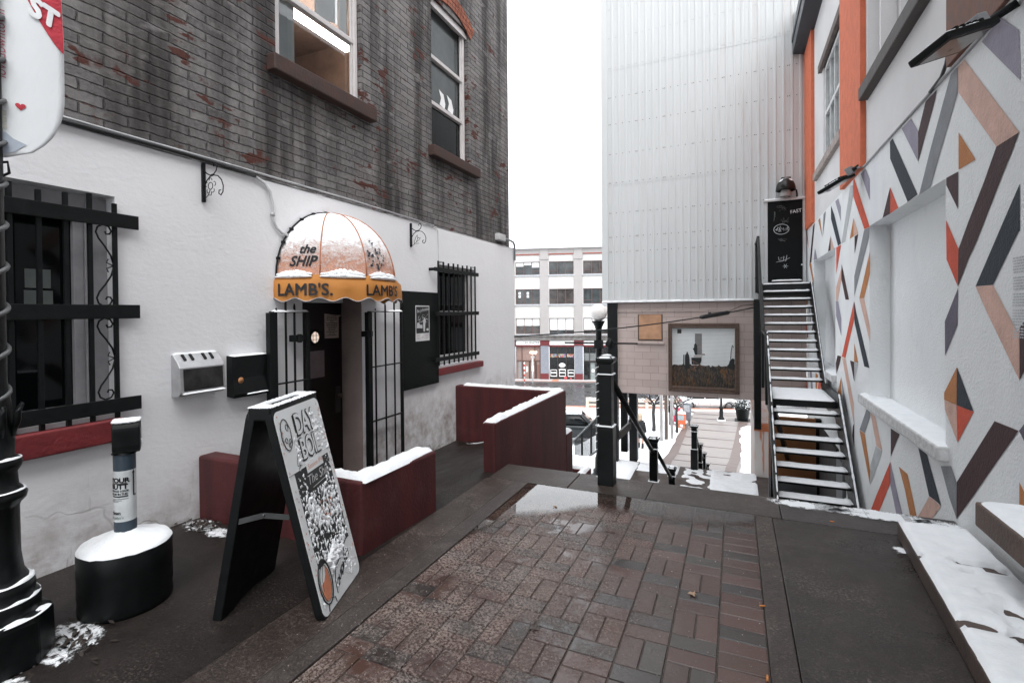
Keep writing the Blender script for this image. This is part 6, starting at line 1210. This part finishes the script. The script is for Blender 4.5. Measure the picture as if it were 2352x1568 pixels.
for q, n_ in ((-1.2,2), (-.1,2), (.98,2)):
    fbox(f, q, q+.82, -6.55, -6.45, -.16, -.05); fbox(f, q, q+.82, -5.75, -5.68, -.16, -.05); fbox(f, q, q+.06, -6.45, -5.75, -.16, -.05); fbox(f, q+.76, q+.82, -6.45, -5.75, -.16, -.05); fbox(f, q+.06, q+.76, -6.15, -6.08, -.16, -.05)
    for k in range(4): fbox(f, q+.12+.16*k, q+.2+.16*k, -6.08, -5.95, -.14, -.08)
f.build('display_case', blind, fb_)
b = MB(); b.ball(F(.7,-6.72,.05), (.22,.22,.24), 10, 8); b.ball(F(1.35,-6.8,.05), (.14,.14,.16), 10, 8); b.build('red_lantern', M('red_lantern', (.4,.06,.06), .6), fb_)
f = MB(); fbox(f, 3.72, 3.80, -6.95, -4.62, -.17, -.03); fbox(f, 4.40, 4.50, -6.95, -4.62, -.17, -.03); fbox(f, 3.8, 4.4, -4.75, -4.62, -.17, -.03); d2 = f.build('entrance_door', M('black_door_frame', (.02,.02,.02), .4), fb_); b = MB(); fbox(b, 3.8, 4.4, -6.9, -4.75, -.165, -.155); b.build('door_glass', M('grey_door_glass', (.24,.27,.27), .3), d2); b = MB(); fbox(b, 3.95, 4.32, -5.95, -5.6, -.15, -.14); b.build('door_notice', blind, d2)
b = MB(); fbox(b, 2.95, 4.5, -4.55, -3.6, -.165, -.15); b.build('grey_transom', M('grey_transom_glass', (.16,.17,.17), .3, 0, .5, .8, 0), fb_)
b = MB(); fbox(b, 3.0, 3.45, -6.9, -6.3, -.1, .25); b.build('letter_box', M('black_letter_box', (.02,.022,.023), .5), fb_)
rp_ = thing('rooftop_plant_room', 'pale louvred box on the roof of the cream office building', 'roof structure', F(-3,10.4,-6))
b = MB(); fbox(b, -5.0, -1.4, 10.42, 12.75, -9, -6); b.build('screen', M('pale_louvre', (.50,.505,.51), .7, 0, .03, 1, 0), rp_)
b = MB()
for k in range(19): fbox(b, -4.98+.195*k, -4.94+.195*k, 10.5, 12.7, -6, -5.96)
b.build('louvres', M('faint_grey_slat', (.36,.36,.36), .7), rp_)
for nm, lb, s_, m_, h in (('barrier_pole', 'red and white striped upright pole outside the lit lobby', -4.1, 0, 2.5), ('barrier_pole', 'plain white upright pole right of the striped pole', -3.1, 1, 2.95)):
    t = thing(nm, lb, 'pole', sp_(s_,3.4), 'poles by the far kerb'); b = MB(); p = Vector(sp_(s_, 3.4)); b.tube([p, p+Vector((0,0,h))], .085, 8); b.build('pole', blind, t)
    if not m_:
        b = MB()
        for k in range(4): b.tube([p+Vector((0,0,.2+.6*k)), p+Vector((0,0,.5+.6*k))], .09, 8)
        b.build('red_stripe', M('red_reflective_stripe', (.5,.08,.06), .5), t)
# ================================================================== VEHICLES
def vehicle(name, label, cat, o, ang, L, Wd, H, paint, suv):
    t = thing(name, label, cat, o); ca, sa = math.cos(ang), math.sin(ang); O = Vector(o)
    def P(x, y, z): return (O.x+x*ca-y*sa, O.y+x*sa+y*ca, O.z+z)
    def loft(secs, mats, nm, m=0):      # secs: (x, [(y,z)..half section])
        b = MB(); vs = []; n = 0
        for x, hs in secs:
            ring = [(y, z) for y, z in hs]+[(-y, z) for y, z in hs[::-1]]; n = len(ring); vs += [P(x, y, z) for y, z in ring]
        fs = [(i*n+k, i*n+(k+1) % n, (i+1)*n+(k+1) % n, (i+1)*n+k) for i in range(len(secs)-1) for k in range(n)]; fs += [tuple(range(n))[::-1], tuple((len(secs)-1)*n+k for k in range(n))]
        b.add(vs, fs, m, True); o_ = b.build(nm, mats, t); return o_
    h, w = L/2, Wd/2; bt = .62*H if suv else .60*H; zl = .24 if not suv else .32
    sec = lambda top, k: [(w*k*.86,zl), (w*k*.98,zl+.12), (w*k,zl+.4), (w*k*.985,top-.08), (w*k*.93,top)]
    body = loft([(-h,sec(bt*.86,.84)), (-h+.12,sec(bt*.95,.93)), (-h+.5,sec(bt,.99)), (-.4,sec(bt,1.)), (.5,sec(bt,1.)), (h-1.1,sec(bt*.97,.99)), (h-.35,sec(bt*.86,.94)), (h-.06,sec(bt*.72,.84)), (h,sec(bt*.6,.74))], paint, 'body')
    x0, x1 = (-h+.12, .95) if suv else (-h+.75, .95); rt0, rt1 = (-h+.40, .20) if suv else (-h+1.45, .15); cs = lambda k, z: [(w*.93*k,bt-.05), (w*.80*k,z)]
    loft([(x0,[(w*.9,bt-.05),(w*.86,bt)]), (rt0,[(w*.92,bt-.05),(w*.78,H-.05)]), (rt1,[(w*.92,bt-.05),(w*.78,H-.05)]), (x1,[(w*.9,bt-.05),(w*.86,bt)])], darkglass, 'windows')
    b = MB(); b.prism([P(x, y, H-.055) for x, y in ((rt0-.05,-w*.76), (rt1+.05,-w*.76), (rt1+.05,w*.76), (rt0-.05,w*.76))], (0,0,.05)); b.build('roof', paint, t, bev=.02)
    for s_ in (-1, 1):
        b = MB(); 
        for px in (x0+.1, (rt0+rt1)/2, x1-.1): tp = px if abs(px-(rt0+rt1)/2) < .01 else (rt0 if px < 0 else rt1); b.beam(P(px,s_*w*.92,bt-.02), P(tp,s_*w*.79,H-.04), .07, .03)
        b.build('pillar', paint, t)
        if suv: b = MB(); b.beam(P(rt0+.1,s_*w*.62,H+.05), P(rt1-.05,s_*w*.62,H+.05), .05, .04); [b.beam(P(q,s_*w*.62,H-.01), P(q,s_*w*.62,H+.05), .05, .05, up=(1,0,0)) for q in (rt0+.2, rt1-.15)]; b.build('roof_rail', M('grey_roof_rail', (.25,.26,.27), .35, .7), t)
        for wx in (-h+.82, h-.88):
            b = MB(); pr = [(.0,.1), (.20,.1), (.23,.12), (.31,.12), (.335,.08), (.335,-.08), (.31,-.1), (0,-.1)]; b.lathe(pr, (0,0,0), 24); b.v = [P(wx+x, s_*(w-.10+zz) , .335+y) for x, y, zz in b.v]; wl = b.build('wheel', M('black_tyre_rubber', (.012,.012,.012), .7), t)
            b = MB(); b.lathe([(0,.125), (.08,.13), (.20,.115), (.215,.10)], (0,0,0), 20)
            b.v = [P(wx+x, s_*(w-.095+zz), .335+y) for x, y, zz in b.v]; b.build('rim', M('dull_alloy_rim', (.14,.14,.145), .35, .7), wl)
            b = MB(); b.lathe([(.37,.01), (.42,.02), (.43,-.06)], (0,0,0), 20, a0=-.1, a1=math.pi+.1); b.v = [P(wx+x, s_*(w-.03+zz), .335+y) for x, y, zz in b.v]; b.build('wheel_arch', rub, t)
        b = MB(); b.obox(P(h-.16,s_*w*.66,bt*.70), Vector(P(.12,0,0))-O, Vector(P(0,.16,0))-O, (0,0,.07)); b.build('headlight', M('clear_headlight', (.5,.5,.5), .1), t, bev=.02)
        b = MB(); b.obox(P(-h+.05,s_*w*.74,bt*.80), Vector(P(.06,0,0))-O, Vector(P(0,.12,0))-O, (0,0,.12)); b.build('tail_light', M('red_tail_light', (.35,.02,.02), .2), t, bev=.02)
        b = MB(); b.obox(P(.72,s_*(w+.08),bt+.06), Vector(P(.07,0,0))-O, Vector(P(0,.09,0))-O, (0,0,.07)); b.build('mirror', paint, t, bev=.02)
        b = MB()
        for px in (-.9, .05, .9): b.beam(P(px,s_*(w*.995+.004),zl+.2), P(px,s_*(w*.985+.004),bt-.1), .012, .006)
        b.build('door_seam', rub, t)
    b = MB(); v0 = len(b.v); b.snow((rt0,-w*.7), (rt1,w*.7), H, .05 if not suv else .012, .12, rag=.8, cover=None); b.v = [P(x, y, z) for x, y, z in b.v]; b.build('snow', snowm, t)
vehicle('parked_car', 'white car parked on the street beyond the walkway', 'car', (-2.15,44.4,-6.50), math.radians(17), 4.7, 1.85, 1.5, M('white_car_paint', (.58,.59,.60), .25, .0, .05, 2, 0), False)
vehicle('parked_suv', 'dark parked sport utility vehicle seen beyond the red walls', 'car', (-9.0,30.2,-6.45), math.radians(14), 4.8, 1.9, 1.75, M('black_car_paint', (.018,.022,.024), .15, .2, .2, 3, 0), True)
# ================================================================== TREES, POLES, STREET FURNITURE
def tree(label, x, y, z, h, r0, seed, n=5):
    t = thing('bare_tree', label, 'tree', (x, y, z), 'bare street trees'); rnd = random.Random(seed); tr = MB(); cr = MB(); sw = MB()
    def branch(p, d, L, r, lev, mb):
        path = [p]; q = p.copy(); dd = d.copy(); k = 5
        for i in range(k): dd = (dd+Vector((rnd.uniform(-.22,.22), rnd.uniform(-.22,.22), rnd.uniform(-.05,.16)))).normalized(); q = q+dd*L/k; path.append(q.copy())
        mb.tube(path, [r*(1-.6*i/k) for i in range(k+1)], 6 if lev < 2 else 4, 0)
        if lev < 3 and lev > 0 and abs(dd.z) < .8: sw.tube([c+Vector((0,0,r*.8)) for c in path[:-1]], [r*.55]*k, 4)
        if lev >= 4: return
        for i in range(1, k+1):
            for _ in range(2 if lev < 3 else 1):
                if rnd.random() < .85: a = rnd.uniform(0, 6.28); side = Vector((math.cos(a), math.sin(a), rnd.uniform(-.1,.55))); branch(path[i], (dd*.45+side).normalized(), L*rnd.uniform(.45,.7), r*(1-.6*i/k)*.6, lev+1, cr)
    P0 = Vector((x,y,z)); th = h*.42; tr.tube([P0, P0+Vector((.02,0,th*.3)), P0+Vector((-.02,.02,th*.7)), P0+Vector((.03,0,th))], [r0*1.25, r0, r0*.95, r0*.85], 8)
    for i in range(n): a = 6.28*i/n+rnd.uniform(-.4,.4); branch(P0+Vector((.02,0,th-.12*(i % 3))), Vector((math.cos(a)*.9, math.sin(a)*.9, rnd.uniform(.35,1.0))).normalized(), h*.28, r0*.6, 2, cr)
    bk = M('dark_wet_bark', (.03,.026,.024), .7, 0, .4, 20, .5, 60); tr.build('trunk', bk, t); cr.build('crown', bk, t); sw.build('snow', snowm, t)
tree('bare tree with a snow dusted crown, left of the utility poles', -4.34,29.75,-5.6,4.3,.10,4)
tree('thin bare tree in front of the red newspaper box', -3.12,30.3,-5.6,3.9,.075,9,4)
for lb, x, y, h, r, m_ in (('pale utility pole, leftmost of the three poles', -3.53,26.82,8,.085,'pale_weathered_pole'), ('dark brown utility pole between two pale poles', -3.36,27.5,8,.10,'dark_brown_pole'), ('thin pale pole on the right of the brown pole', -3.16,28.2,7.5,.075,'pale_weathered_pole')):
    t = thing('utility_pole', lb, 'pole', (x,y,-5.3), 'poles beside the walkway'); b = MB(); b.tube([(x,y,-5.45), (x,y,-5.3+h*.5), (x,y,-5.3+h)], [r, r*.95, r*.9], 10); b.build('shaft', M(m_, (.40,.38,.37) if 'pale' in m_ else (.12,.09,.075), .7, 0, .35, 8, .3, 30, stretch=(1,1,.2)), t)
    b = MB(); b.tube([(x,y,-5.46), (x,y,-5.35)], r*1.5, 8); b.tube([(x+r,y-r,-5.3), (x+r,y-r,-2.3)], .02, 5); b.build('base_collar', M('pale_collar', (.5,.48,.47), .6), t)
def nbox(name, label, x, y, z, w, d, h, body, extra):
    t = thing(name, label, 'newspaper box', (x,y,z), 'newspaper boxes by the trees'); b = MB(); b.box((x-w/2,y-d/2,z+.35), (x+w/2,y+d/2,z+h)); b.build('case', body, t, bev=.03)
    b = MB(); b.box((x-w*.36,y-d*.36,z), (x-w*.2,y+d*.36,z+.35)); b.box((x+w*.2,y-d*.36,z), (x+w*.36,y+d*.36,z+.35)); b.build('stand', extra, t); b = MB(); b.box((x-w*.36,y-d/2-.01,z+h*.62), (x+w*.36,y-d/2+.01,z+h*.92)); b.build('window', M('box_window', (.35,.4,.42), .2), t)
    b = MB(); b.snow((x-w/2,y-d/2), (x+w/2,y+d/2), z+h, .10, .06, rag=.3); b.build('snow', snowm, t)
nbox('newspaper_box', 'pink and red newspaper box behind the thin tree', -3.42,32.6,-5.66,.5,.45,1.25, mp('pink_red_box', (.60,.06,.13)), M('grey_stand', (.2,.21,.22), .5))
nbox('newspaper_box', 'orange red newspaper box with a snowy top', -3.02,32.0,-5.66,.5,.45,1.0, mp('orange_red_box', (.62,.15,.07)), mp('orange_stand', (.60,.22,.10)))
nbox('newspaper_box', 'grey blue newspaper box with a thick cap of snow', -2.80,33.3,-5.66,.5,.5,1.45, M('grey_blue_box', (.13,.15,.17), .5), M('dark_stand', (.08,.085,.09), .5))
t = thing('parking_meter', 'dark parking meter beside the newspaper boxes', 'parking meter', (-3.72,32.2,-5.6)); b = MB(); b.tube([(-3.72,32.2,-5.65), (-3.72,32.2,-4.65)], .045, 8); b.build('post', iron, t); b = MB(); b.box((-3.82,32.1,-4.7), (-3.62,32.3,-4.35)); b.ball((-3.72,32.2,-4.34), (.1,.1,.12), 10, 6); b.build('head', iron, t, bev=.03)
t = thing('lamp_post', 'slender black lamp post with a ringed base on the walkway by the white car', 'lamp post', (-.88,36.77,-5.95)); b = MB(); b.lathe([(.30,0), (.30,.08), (.22,.14), (.16,.3), (.12,.38), (.13,.75), (.10,.85), (.15,.92), (.16,1.0), (.08,1.05), (.065,1.3), (.055,4.4), (.05,4.5)], (-.88,36.77,-5.98), 16); b.build('post', iron, t); b = MB(); b.ball((-.88,36.77,-1.35), .22, 14, 10); b.build('globe', M('white_lamp_globe', (.78,.75,.73), .35), t)
b = MB(); b.lathe([(.16,.16), (.25,.14), (.29,.09)], (-.88,36.77,-5.98), 16); b.build('snow', snowm, t)
t = thing('planter', 'black round planter with a snowy shrub at the end of the walkway', 'planter', (.45,37.4,-5.95)); px_, py_ = .45, 37.4
b = MB(); b.box((px_-.5,py_-.5,-5.98), (px_+.5,py_+.5,-5.88)); b.lathe([(.33,-5.88), (.36,-5.8), (.47,-5.15), (.51,-5.12), (.51,-5.05), (.44,-5.05), (.40,-5.2), (0,-5.2)], (px_,py_,0), 24); b.build('pot', plastic, t)
lf = MB(); sl = MB()
for k in range(520):
    th, ph = random.uniform(0,6.28), random.uniform(.05,1.45); r = .72*random.uniform(.35,1)**.6; c = Vector((px_+r*math.sin(ph)*math.cos(th), py_+r*math.sin(ph)*math.sin(th), -5.12+r*math.cos(ph)*.85)); a = Vector((random.uniform(-1,1), random.uniform(-1,1), random.uniform(-.4,1))).normalized()*.085; bb = a.cross(Vector((random.uniform(-1,1), random.uniform(-1,1), .3))).normalized()*.028
    (sl if random.random() < .22 else lf).add([c-a, c+bb, c+a, c-bb], [(0,1,2,3)])
shr = lf.build('shrub', M('dark_shrub_leaf', (.025,.032,.03), .6, 0, .4, 9, 0), t); sl.build('snow', snowm, t)
# ================================================================== PEOPLE
def figure(label, o, face_, coat, hair, skin, hood=False, legs=True, lean=0):
    t = thing('person', label, 'person', o, None); O = Vector(o); f = Vector((math.cos(face_), math.sin(face_), 0)); s = Vector((-f.y, f.x, 0))
    def P(a, b_, z): return O+f*a+s*b_+Vector((0,0,z))
    def skinned(nm, verts, edges, rad, mat, par, root=0):
        me = bpy.data.meshes.new(nm); org = ORG[t]; me.from_pydata([tuple(Vector(v)-org) for v in verts], edges, []); o_ = bpy.data.objects.new(nm, me); COL.objects.link(o_); o_.parent = par; me.materials.append(mat)
        o_.modifiers.new('skin', 'SKIN'); sv = me.skin_vertices[0].data
        for i, r in enumerate(rad): sv[i].radius = r if isinstance(r, tuple) else (r, r)
        sv[root].use_root = True; m = o_.modifiers.new('smooth', 'SUBSURF'); m.levels = 2; m.render_levels = 2
        for p in me.polygons: p.use_smooth = True
        return o_
    # the body: one continuous surface from head to feet
    V = [P(0,0,.90), P(0,0,1.12), P(0,0,1.36), P(.01,0,1.46), P(.02,0,1.53), P(.03,0,1.64), P(0,.09,.86), P(.02,.10,.48), P(.0,.10,.08), P(.14,.11,.04), P(0,-.09,.86), P(.03,-.10,.48), P(-.02,-.10,.08), P(.12,-.11,.04), P(0,.19,1.38), P(-.02,.24,1.12), P(.10,.22,.92), P(.15,.21,.85), P(0,-.19,1.38), P(-.02,-.24,1.12), P(.10,-.22,.92), P(.15,-.21,.85)]
    Ed = [(0,1),(1,2),(2,3),(3,4),(4,5),(0,6),(6,7),(7,8),(8,9),(0,10),(10,11),(11,12),(12,13),(2,14),(14,15),(15,16),(16,17),(2,18),(18,19),(19,20),(20,21)]
    R = [.13,.12,.13,.06,.055,.085,.085,.055,.038,.03,.085,.055,.038,.03,.055,.045,.036,.03,.055,.045,.036,.03]
    skinned('body', V, Ed, R, skin, t)
    b = MB(); pr = [(.20,.62), (.205,.66), (.20,.9), (.185,1.12), (.20,1.3), (.17,1.42), (.08,1.48), (.075,1.50)]; b.lathe(pr, (0,0,0), 22, sx=.78, sy=1.12); b.v = [tuple(P(x, y, z)) for x, y, z in b.v]
    for sg in (1, -1): b.tube([P(0,.17*sg,1.38), P(-.02,.235*sg,1.14), P(.08,.225*sg,.95), P(.10,.22*sg,.92)], [.075,.06,.05,.048], 10)
    b.build('coat', coat, t)
    b = MB()
    for sg in (1, -1): b.tube([P(.02,.10*sg,.36), P(.01,.10*sg,.22), P(-.01,.10*sg,.09)], [.062,.06,.052], 12); b.tube([P(-.05,.10*sg,.04), P(.05,.105*sg,.045), P(.16,.11*sg,.035)], [.045,.05,.035], 10)
    b.build('boots', M('black_boots', (.012,.012,.013), .5), t)
    b = MB(); b.ball(P(.005,0,1.675), (.105,.105,.115), 14, 10)
    if hair is not None:
        b = MB(); hd_ = [(.03,0,1.765,.045), (-.03,0,1.745,.075), (-.06,0,1.66,.085), (-.075,0,1.55,.075), (-.08,0,1.44,.055)]
        b.tube([P(a, c, z) for a, c, z, r in hd_], [r for *_, r in hd_], 12)
        for sg in (1, -1): b.tube([P(.0,.06*sg,1.74), P(-.01,.085*sg,1.65), P(-.03,.085*sg,1.54), P(-.05,.075*sg,1.46)], [.04,.04,.038,.02], 8)
        b.build('hair', hair, t)
    b = MB()
    for sg in (1, -1): b.ball(P(.115,.033*sg,1.655), (.010,.012,.008), 8, 6)
    b.build('eyes', M('dark_eyes', (.02,.015,.012), .3), t); b = MB(); b.tube([P(.112,0,1.665), P(.135,0,1.635), P(.115,0,1.625)], [.010,.016,.010], 6)
    for sg in (1, -1): b.ball(P(.03,.088*sg,1.645), (.014,.010,.026), 8, 6)
    b.build('nose_and_ears', skin, t); b = MB(); b.tube([P(.112,-.022,1.602), P(.119,0,1.600), P(.112,.022,1.602)], .006, 5); b.build('mouth', M('mouth_red', (.25,.08,.07), .5), t)
skm = M('skin', (.50,.29,.22), .55, 0, .08, 6, 0)
figure('blonde person in a black knee length coat and boots walking away on the snowy slope', (-4.16,24.3,-5.08), math.radians(70), M('black_wool_coat', (.014,.014,.015), .8), M('blonde_hair', (.55,.42,.30), .6), skm)
figure('auburn haired person in a dark coat mostly hidden behind the black column', (-4.62,24.9,-5.12), math.radians(-40), M('dark_grey_coat', (.03,.032,.034), .8), M('auburn_hair', (.22,.10,.06), .6), skm)
# side wall with orange streaks below the metal building
sw_ = thing('streaked_side_wall', 'white lower wall streaked with orange paint below the metal building', 'wall', (.6,14.5,-4.6))
stw = NB('orange_streaked_white_wall'); f = stw.noise(7, 4, .6, stretch=(1,2.2,.07)); c = stw.mix(stw.ramp(f, [(.56, 0.), (.60, 1.), (.66, 1.), (.70, 0.)]), (.62,.58,.56), (.58,.25,.14)); stw = stw.out(c, .7)
b = MB(); b.box((.42,13.32,-4.8), (.95,17.0,-1.15)); b.build('masonry', stw, sw_); b = MB(); b.box((.41,13.30,-1.3), (.97,13.5,-1.14)); b.build('orange_coping', mp('orange_coping', (.50,.17,.08)), sw_)
# ================================================================== SMALL THINGS ON THE GROUND
def litter(name, label, cat, x, y, ang, size, mat, group, z=.006, leaf=False):
    ca, sa = math.cos(ang), math.sin(ang); b = MB()
    if leaf:
        pts = []
        for k in range(12): a = k*.5236; r = size*(1 if k % 2 else .5)*(1.3 if k == 0 else 1); pts.append((x+r*math.cos(a+ang), y+r*math.sin(a+ang), z+.006*math.sin(k*2)))
        b.prism(pts, (0,0,.001))
    else: b.tube([(x-size*ca,y-size*sa,z+.004), (x+size*ca,y+size*sa,z+.004)], .0045, 8)
    o = b.build(name, mat, org=(x,y,z)); return tag(o, label, cat, group)
om = M('orange_cigarette_filter', (.60,.22,.06), .7); wm = M('white_paper_scrap', (.62,.60,.58), .8); lfm = M('dry_tan_leaf', (.36,.24,.16), .7)
litter('cigarette_butt', 'orange cigarette butt in the joint at the right edge of the pavers, farther one', 'cigarette butt', .128,2.98,.3,.014,om,'cigarette butts'); litter('cigarette_butt', 'orange cigarette butt at the right edge of the pavers, nearest the camera', 'cigarette butt', .122,2.40,1.5,.016,om,'cigarette butts'); litter('cigarette_butt', 'orange cigarette butt on the dark concrete near the snowy platform edge', 'cigarette butt', .66,4.38,.1,.014,om,'cigarette butts')
litter('dry_leaf', 'pale curled leaf on a dark paver at the middle right', 'leaf', -.225,2.96,.6,.026,lfm,'leaves on the pavers',.008,True); litter('dry_leaf', 'dark wet leaf lying on the gritty pavers', 'leaf', -.93,2.33,1.2,.035,M('dark_wet_leaf', (.05,.035,.03), .5),'leaves on the pavers',.008,True); litter('dry_leaf', 'brown leaf floating at the edge of the puddle', 'leaf', -1.35,3.85,.2,.02,lfm,'leaves on the pavers',.008,True)
gm = MB()
for k in range(130):
    x, y = random.uniform(-1.76,.25), random.uniform(1.9,4.0)
    if x < -.5 and random.random() < .0: continue
    r = random.uniform(.0014,.0032); gm.ball((x,y,.006+r*.3), (r*1.2,r,r*.6), 6, 4, jit=.3)
for k in range(900):
    x, y = random.gauss(-1.45,.33), random.uniform(1.6,3.4); r = random.uniform(.001,.0035)
    if x > -2.2: gm.ball((x,y,.007+r*.3), (r*1.2,r,r*.6), 5, 3, jit=.3)
tag(gm.build('grit', M('pale_salt_grit', (.33,.27,.24), .8), None), kind='stuff')
gz = lambda x, y: (rampz(x,y) if x < -2.2 else .003)+.005
softpatch([(cx, cy, rx, ry, q, gz) for (cx, cy, rx, ry, q) in ((-3.02,1.36,.22,.13,.05), (-2.96,1.24,.20,.10,.25), (-3.72,2.47,.20,.12,.05), (-3.48,2.44,.22,.11,.3), (-2.7,6.46,.42,.08,.2), (-3.4,6.45,.38,.07,.3), (.99,4.03,.06,.10,.3), (-2.9,1.05,.25,.15,.6))])
b = MB()
for (cx, cy, sx, sy, n) in ((-3.70,2.47,.14,.07,110), (-3.0,1.33,.14,.10,70)):
    for k in range(n):
        x, y = random.gauss(cx,sx*.7), random.gauss(cy,sy*.7); a = Vector((random.uniform(-1,1), random.uniform(-1,1), random.uniform(0,.6))).normalized()*.022; c = a.cross(Vector((0,0,1)))*.5; p = Vector((x,y,.008+random.uniform(0,.012)))
        b.add([p-a, p+c, p+a, p-c], [(0,1,2,3)])
tag(b.build('dead_leaf_litter', M('dark_leaf_litter', (.03,.022,.018), .6)), kind='stuff')
